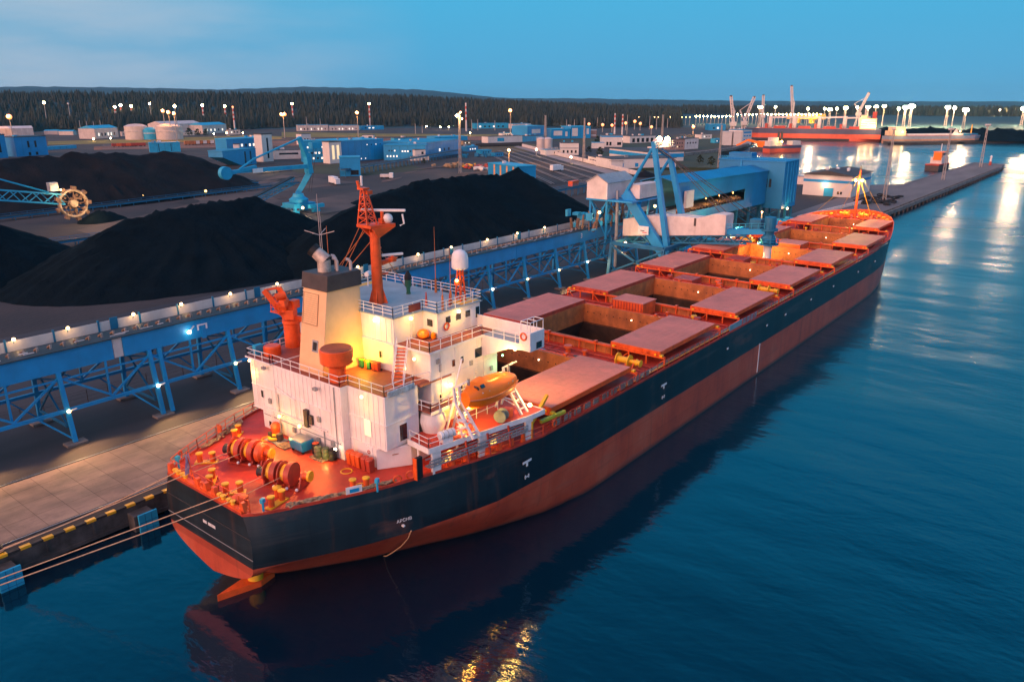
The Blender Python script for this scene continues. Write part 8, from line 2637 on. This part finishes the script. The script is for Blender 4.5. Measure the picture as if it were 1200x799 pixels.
for k in range(5):
    wagon(['red brown wagon at the left end of the low train', 'second red brown wagon of the low train', 'middle red brown wagon of the low train', 'fourth red brown wagon of the low train', 'red brown wagon at the right end of the low train'][k], 140 + k * 5.6, 172.5 - k * .15, 13, M_orange if k % 2 else M_redbrown, (10, -.3), 2.6, 'low red train', 'wagon', 'rail_wagon')
for k in range(10):
    wagon(ORD[k] + ' dark rail wagon from the left in the line behind the white office', 562 + k * 5, 172.3 - k * .12, 9, M_dark, (10, -.3), 2.4, 'dark wagon line', 'wagon', 'rail_wagon')
rng = random.Random(21)
def scrap(label, px, py, w, m, n_=26):
    p = G(px, py)
    t = thing('scrap_heap', label, 'scrap heap', p)
    mb = MB()
    for k in range(n_):
        mb.box((p.x + rng.gauss(0, w), p.y + rng.gauss(0, w * .6), GZ + rng.uniform(.3, 2)), (rng.uniform(.8, 4), rng.uniform(.6, 2.4), rng.uniform(.4, 2)), rng.uniform(0, 3), rng.uniform(-.4, .4))
    mb.build('scrap', m, t)
scrap('pale scrap and sand heap left of the lattice lamp tower', 530, 196, 5, M_coil)
scrap('yellow machine parts right of the lattice lamp tower', 547, 196, 3, M_yellow, 10)
scrap('jumble of blue containers behind the lattice lamp tower', 560, 184, 9, M_bluedk)
scrap('reddish scrap heap left of the striped shed', 566, 197, 7, M_redbrown)
scrap('light scrap beside the striped shed corner', 563, 200, 3, M_panel, 14)
# bushes and single trees among the buildings
M_bush = mat('bush_foliage', (.030, .045, .018), .95, color2=(.016, .026, .012), scale=.2)
def tree(label, px, py, h, name='tree', spread=.42, grp='trees among the buildings'):
    p = G(px, py)
    t = thing(name, label, 'tree', p, grp)
    MB().lathe([(h * .03, GZ), (h * .015, GZ + h * .6)], (p.x, p.y, 0), 6).build('trunk', M_dark, t)
    mb = MB()
    for k in range(70):
        a, r_, z = rng.uniform(0, 6.28), rng.random() ** .5 * h * spread, rng.uniform(.22, 1)
        r_ *= math.sin(math.pi * min(1, z * .9 + .1)) * .9 + .15
        c_ = V(p.x + r_ * math.cos(a), p.y + r_ * math.sin(a), GZ + h * z)
        s = h * rng.uniform(.06, .13)
        u = V(rng.gauss(0, 1), rng.gauss(0, 1), rng.gauss(0, 1)).normalized()
        v_ = u.cross(V(.3, .5, .8)).normalized()
        w_ = u.cross(v_)
        mb.add([c_ + u * s, c_ + v_ * s, c_ - u * s * .8, c_ - v_ * s, c_ + w_ * s * .7], [(0, 1, 4), (1, 2, 4), (2, 3, 4), (3, 0, 4), (0, 3, 2, 1)])
    mb.build('crown', M_bush, t)
k = 0
for px, py, h, lab in ((505, 151, 13, 'dark bush clump behind the blue shed, left end'), (515, 151, 14, 'dark bush clump behind the blue shed, second'), (524, 151, 12, 'dark bush clump left of the pale tower'), (222, 160, 10, 'bush row below the grey hall, left bush'), (232, 160, 9, 'bush row below the grey hall, middle bush'), (242, 160, 9, 'bush row below the grey hall, right bush'), (703, 183, 7, 'green bush by the low white front building'), (700, 168, 7, 'tree between the container block and the striped hall'), (778, 196, 6, 'low bush at the end of the white wing'), (497, 193, 4, 'small bush on the lawn below the white porch'), (833, 196, 7, 'bush on the bank by the slim lattice tower'), (820, 192, 6, 'bush on the bank near the basin corner'), (690, 180, 6, 'bush beside the pylon before the striped halls')):
    tree(lab, px, py, h, 'bush')
# the yard fence line of posts in front of the white halls
wall_run('dark hedge bank along the road before the white wing', [(748, 200), (800, 199), (845, 200)], 1.6, M_bush, 'hedge', 'hedge', 3)
# scattered small working lights of the yard
for k, (px, py, lab) in enumerate(((378, 137, 'far white light on the road, first'), (390, 139, 'far white light on the road, second'), (500, 148, 'small light in the centre field, left'), (516, 149, 'small light in the centre field, middle'), (526, 149, 'small light in the centre field, right'), (551, 156, 'small white light on the tracks right of the pole'), (611, 158, 'small light by the far office'), (604, 157, 'small light left of the far office light'), (92, 146, 'small warm light at the wood edge on the left'), (70, 147, 'small light at the wood edge beside the red stack'), (110, 163, 'low bright light of the works, first'), (130, 162, 'low bright light of the works, second'), (158, 160, 'low bright light on the left tank'), (173, 160, 'low bright light between the tanks'), (190, 159, 'low bright light on the right tank'), (206, 159, 'low bright light right of the tanks'), (251, 157, 'low light before the works hall, left'), (266, 156, 'low light before the works hall, right'), (285, 156, 'low light beside the banded chimney'), (1159, 141, 'small light on the far shore hill'), (1178, 139, 'small light on the far shore near the edge'), (571, 117.5, 'tiny light on the far hill, left'), (575, 117.5, 'tiny light on the far hill, right'))):
    if py < 120:
        continue
    p = G(px, py + 3)
    t = thing('yard_light', lab, 'lamp', p, 'small yard lights')
    D = (p - CAM).length
    z = top_z(p, py)
    MB().cyl(p, V(p.x, p.y, z), D / 900 * .2, n=5).build('post', M_greypole, t)
    MB().sphere((p.x, p.y, z), D / 900 * .55, 8, 5).build('lamp_head', M_lflood, t)

for a, b, tp, dp, m, r, lab in (
    ((548, 178), (560, 177), 172.5, 8, M_bldgblue, M_bluelt, 'low blue shed behind the scrap heaps, beside the lattice lamp tower'),
    ((563, 181), (576, 180.3), 176.5, 6, M_bluelt, M_bluelt, 'light blue tarpaulin shed among the scrap behind the striped shed'),
    ((580, 184), (590, 183.4), 179, 6, M_bldgblue, M_wroof, 'small dark roofed blue hut between the tarpaulin shed and the tracks'),
    ((543, 170), (552, 169.6), 165.5, 8, M_coil, M_wroof, 'ochre hut below the bright lamp cluster'),
    ((512, 176), (527, 175.4), 171, 8, M_bldgblue, M_wroof, 'blue lean-to with dark roof at the end of the long blue shed'),
    ((462, 166), (484, 165.4), 162, 10, M_bluelt, M_wroof, 'flat dark roofed store behind the blue annex'),
    ((589, 160), (600, 159.6), 156.5, 8, M_wall, M_bluelt, 'small white hut with blue roof behind the long white office'),
    ((727, 166), (737, 165.6), 160.5, 8, M_wall, M_bluelt, 'white gatehouse with blue roof between striped hall and garages'),
    ((772, 167), (784, 166.6), 162, 8, M_panel, M_wroof, 'pale store at the end of the garage row'),
    ((822, 163), (834, 162.5), 158, 10, M_wall, M_wroof, 'white shed between the brick block and the white harbour blocks'),
    ((838, 168), (846, 167.6), 163, 6, M_bluelt, M_bluelt, 'blue hut on the bank left of the white harbour blocks'),
    ((96, 161), (108, 160.6), 157, 8, M_tank, M_bluelt, 'pale hut with blue roof left of the blue roofed works hall'),
    ((143, 160), (151, 159.8), 154.5, 8, M_tank, M_wroof, 'pale pump house beside the first round tank'),
    ((268, 158), (282, 157.6), 152.5, 8, M_tank, M_wroof, 'pale pump house at the foot of the banded chimney'),
    ((295, 163), (318, 162.4), 158.5, 8, M_panel, M_wroof, 'long pale store on the grass before the banded chimney'),
):
    building(lab, a, b, tp, dp, m, r, windows=[(.5, .15, .85, 3, .10, .3)], lit=.35, wm=M_litwhite)
# ================================================================== HAZE over the far land
hz = MB().box2(-3100, 9600, -4100, 9600, -10, 150).build('haze', None) if False else None
hm_ = bpy.data.meshes.new('haze')
hb_ = MB().box2(-3100, 9600, -4100, 9600, -10, 150)
hm_.from_pydata(hb_.v, [], hb_.f)
M_haze = bpy.data.materials.new('evening_haze')
M_haze.use_nodes = True
N, L = M_haze.node_tree.nodes, M_haze.node_tree.links
N.clear()
vo = N.new('ShaderNodeVolumePrincipled')
vo.inputs['Color'].default_value = (.22, .72, 1.0, 1)
vo.inputs['Density'].default_value = HAZE_DENSITY
vo.inputs['Anisotropy'].default_value = 0
om = N.new('ShaderNodeOutputMaterial')
L.new(vo.outputs[0], om.inputs['Volume'])
hm_.materials.append(M_haze)
hz = bpy.data.objects.new('haze', hm_)
COL.objects.link(hz)
hz['kind'] = 'stuff'

# a thing that is one single mesh needs no Empty above it
for e in [o for o in COL.objects if o.type == 'EMPTY' and o.parent is None]:
    ch = list(e.children)
    if len(ch) == 1 and ch[0].type == 'MESH' and not ch[0].children:
        c = ch[0]
        nm, loc = e.name, e.location.copy()
        for k in ('label', 'category', 'group'):
            if k in e: c[k] = e[k]
        c.parent = None
        c.location = loc
        bpy.data.objects.remove(e)
        c.name = nm
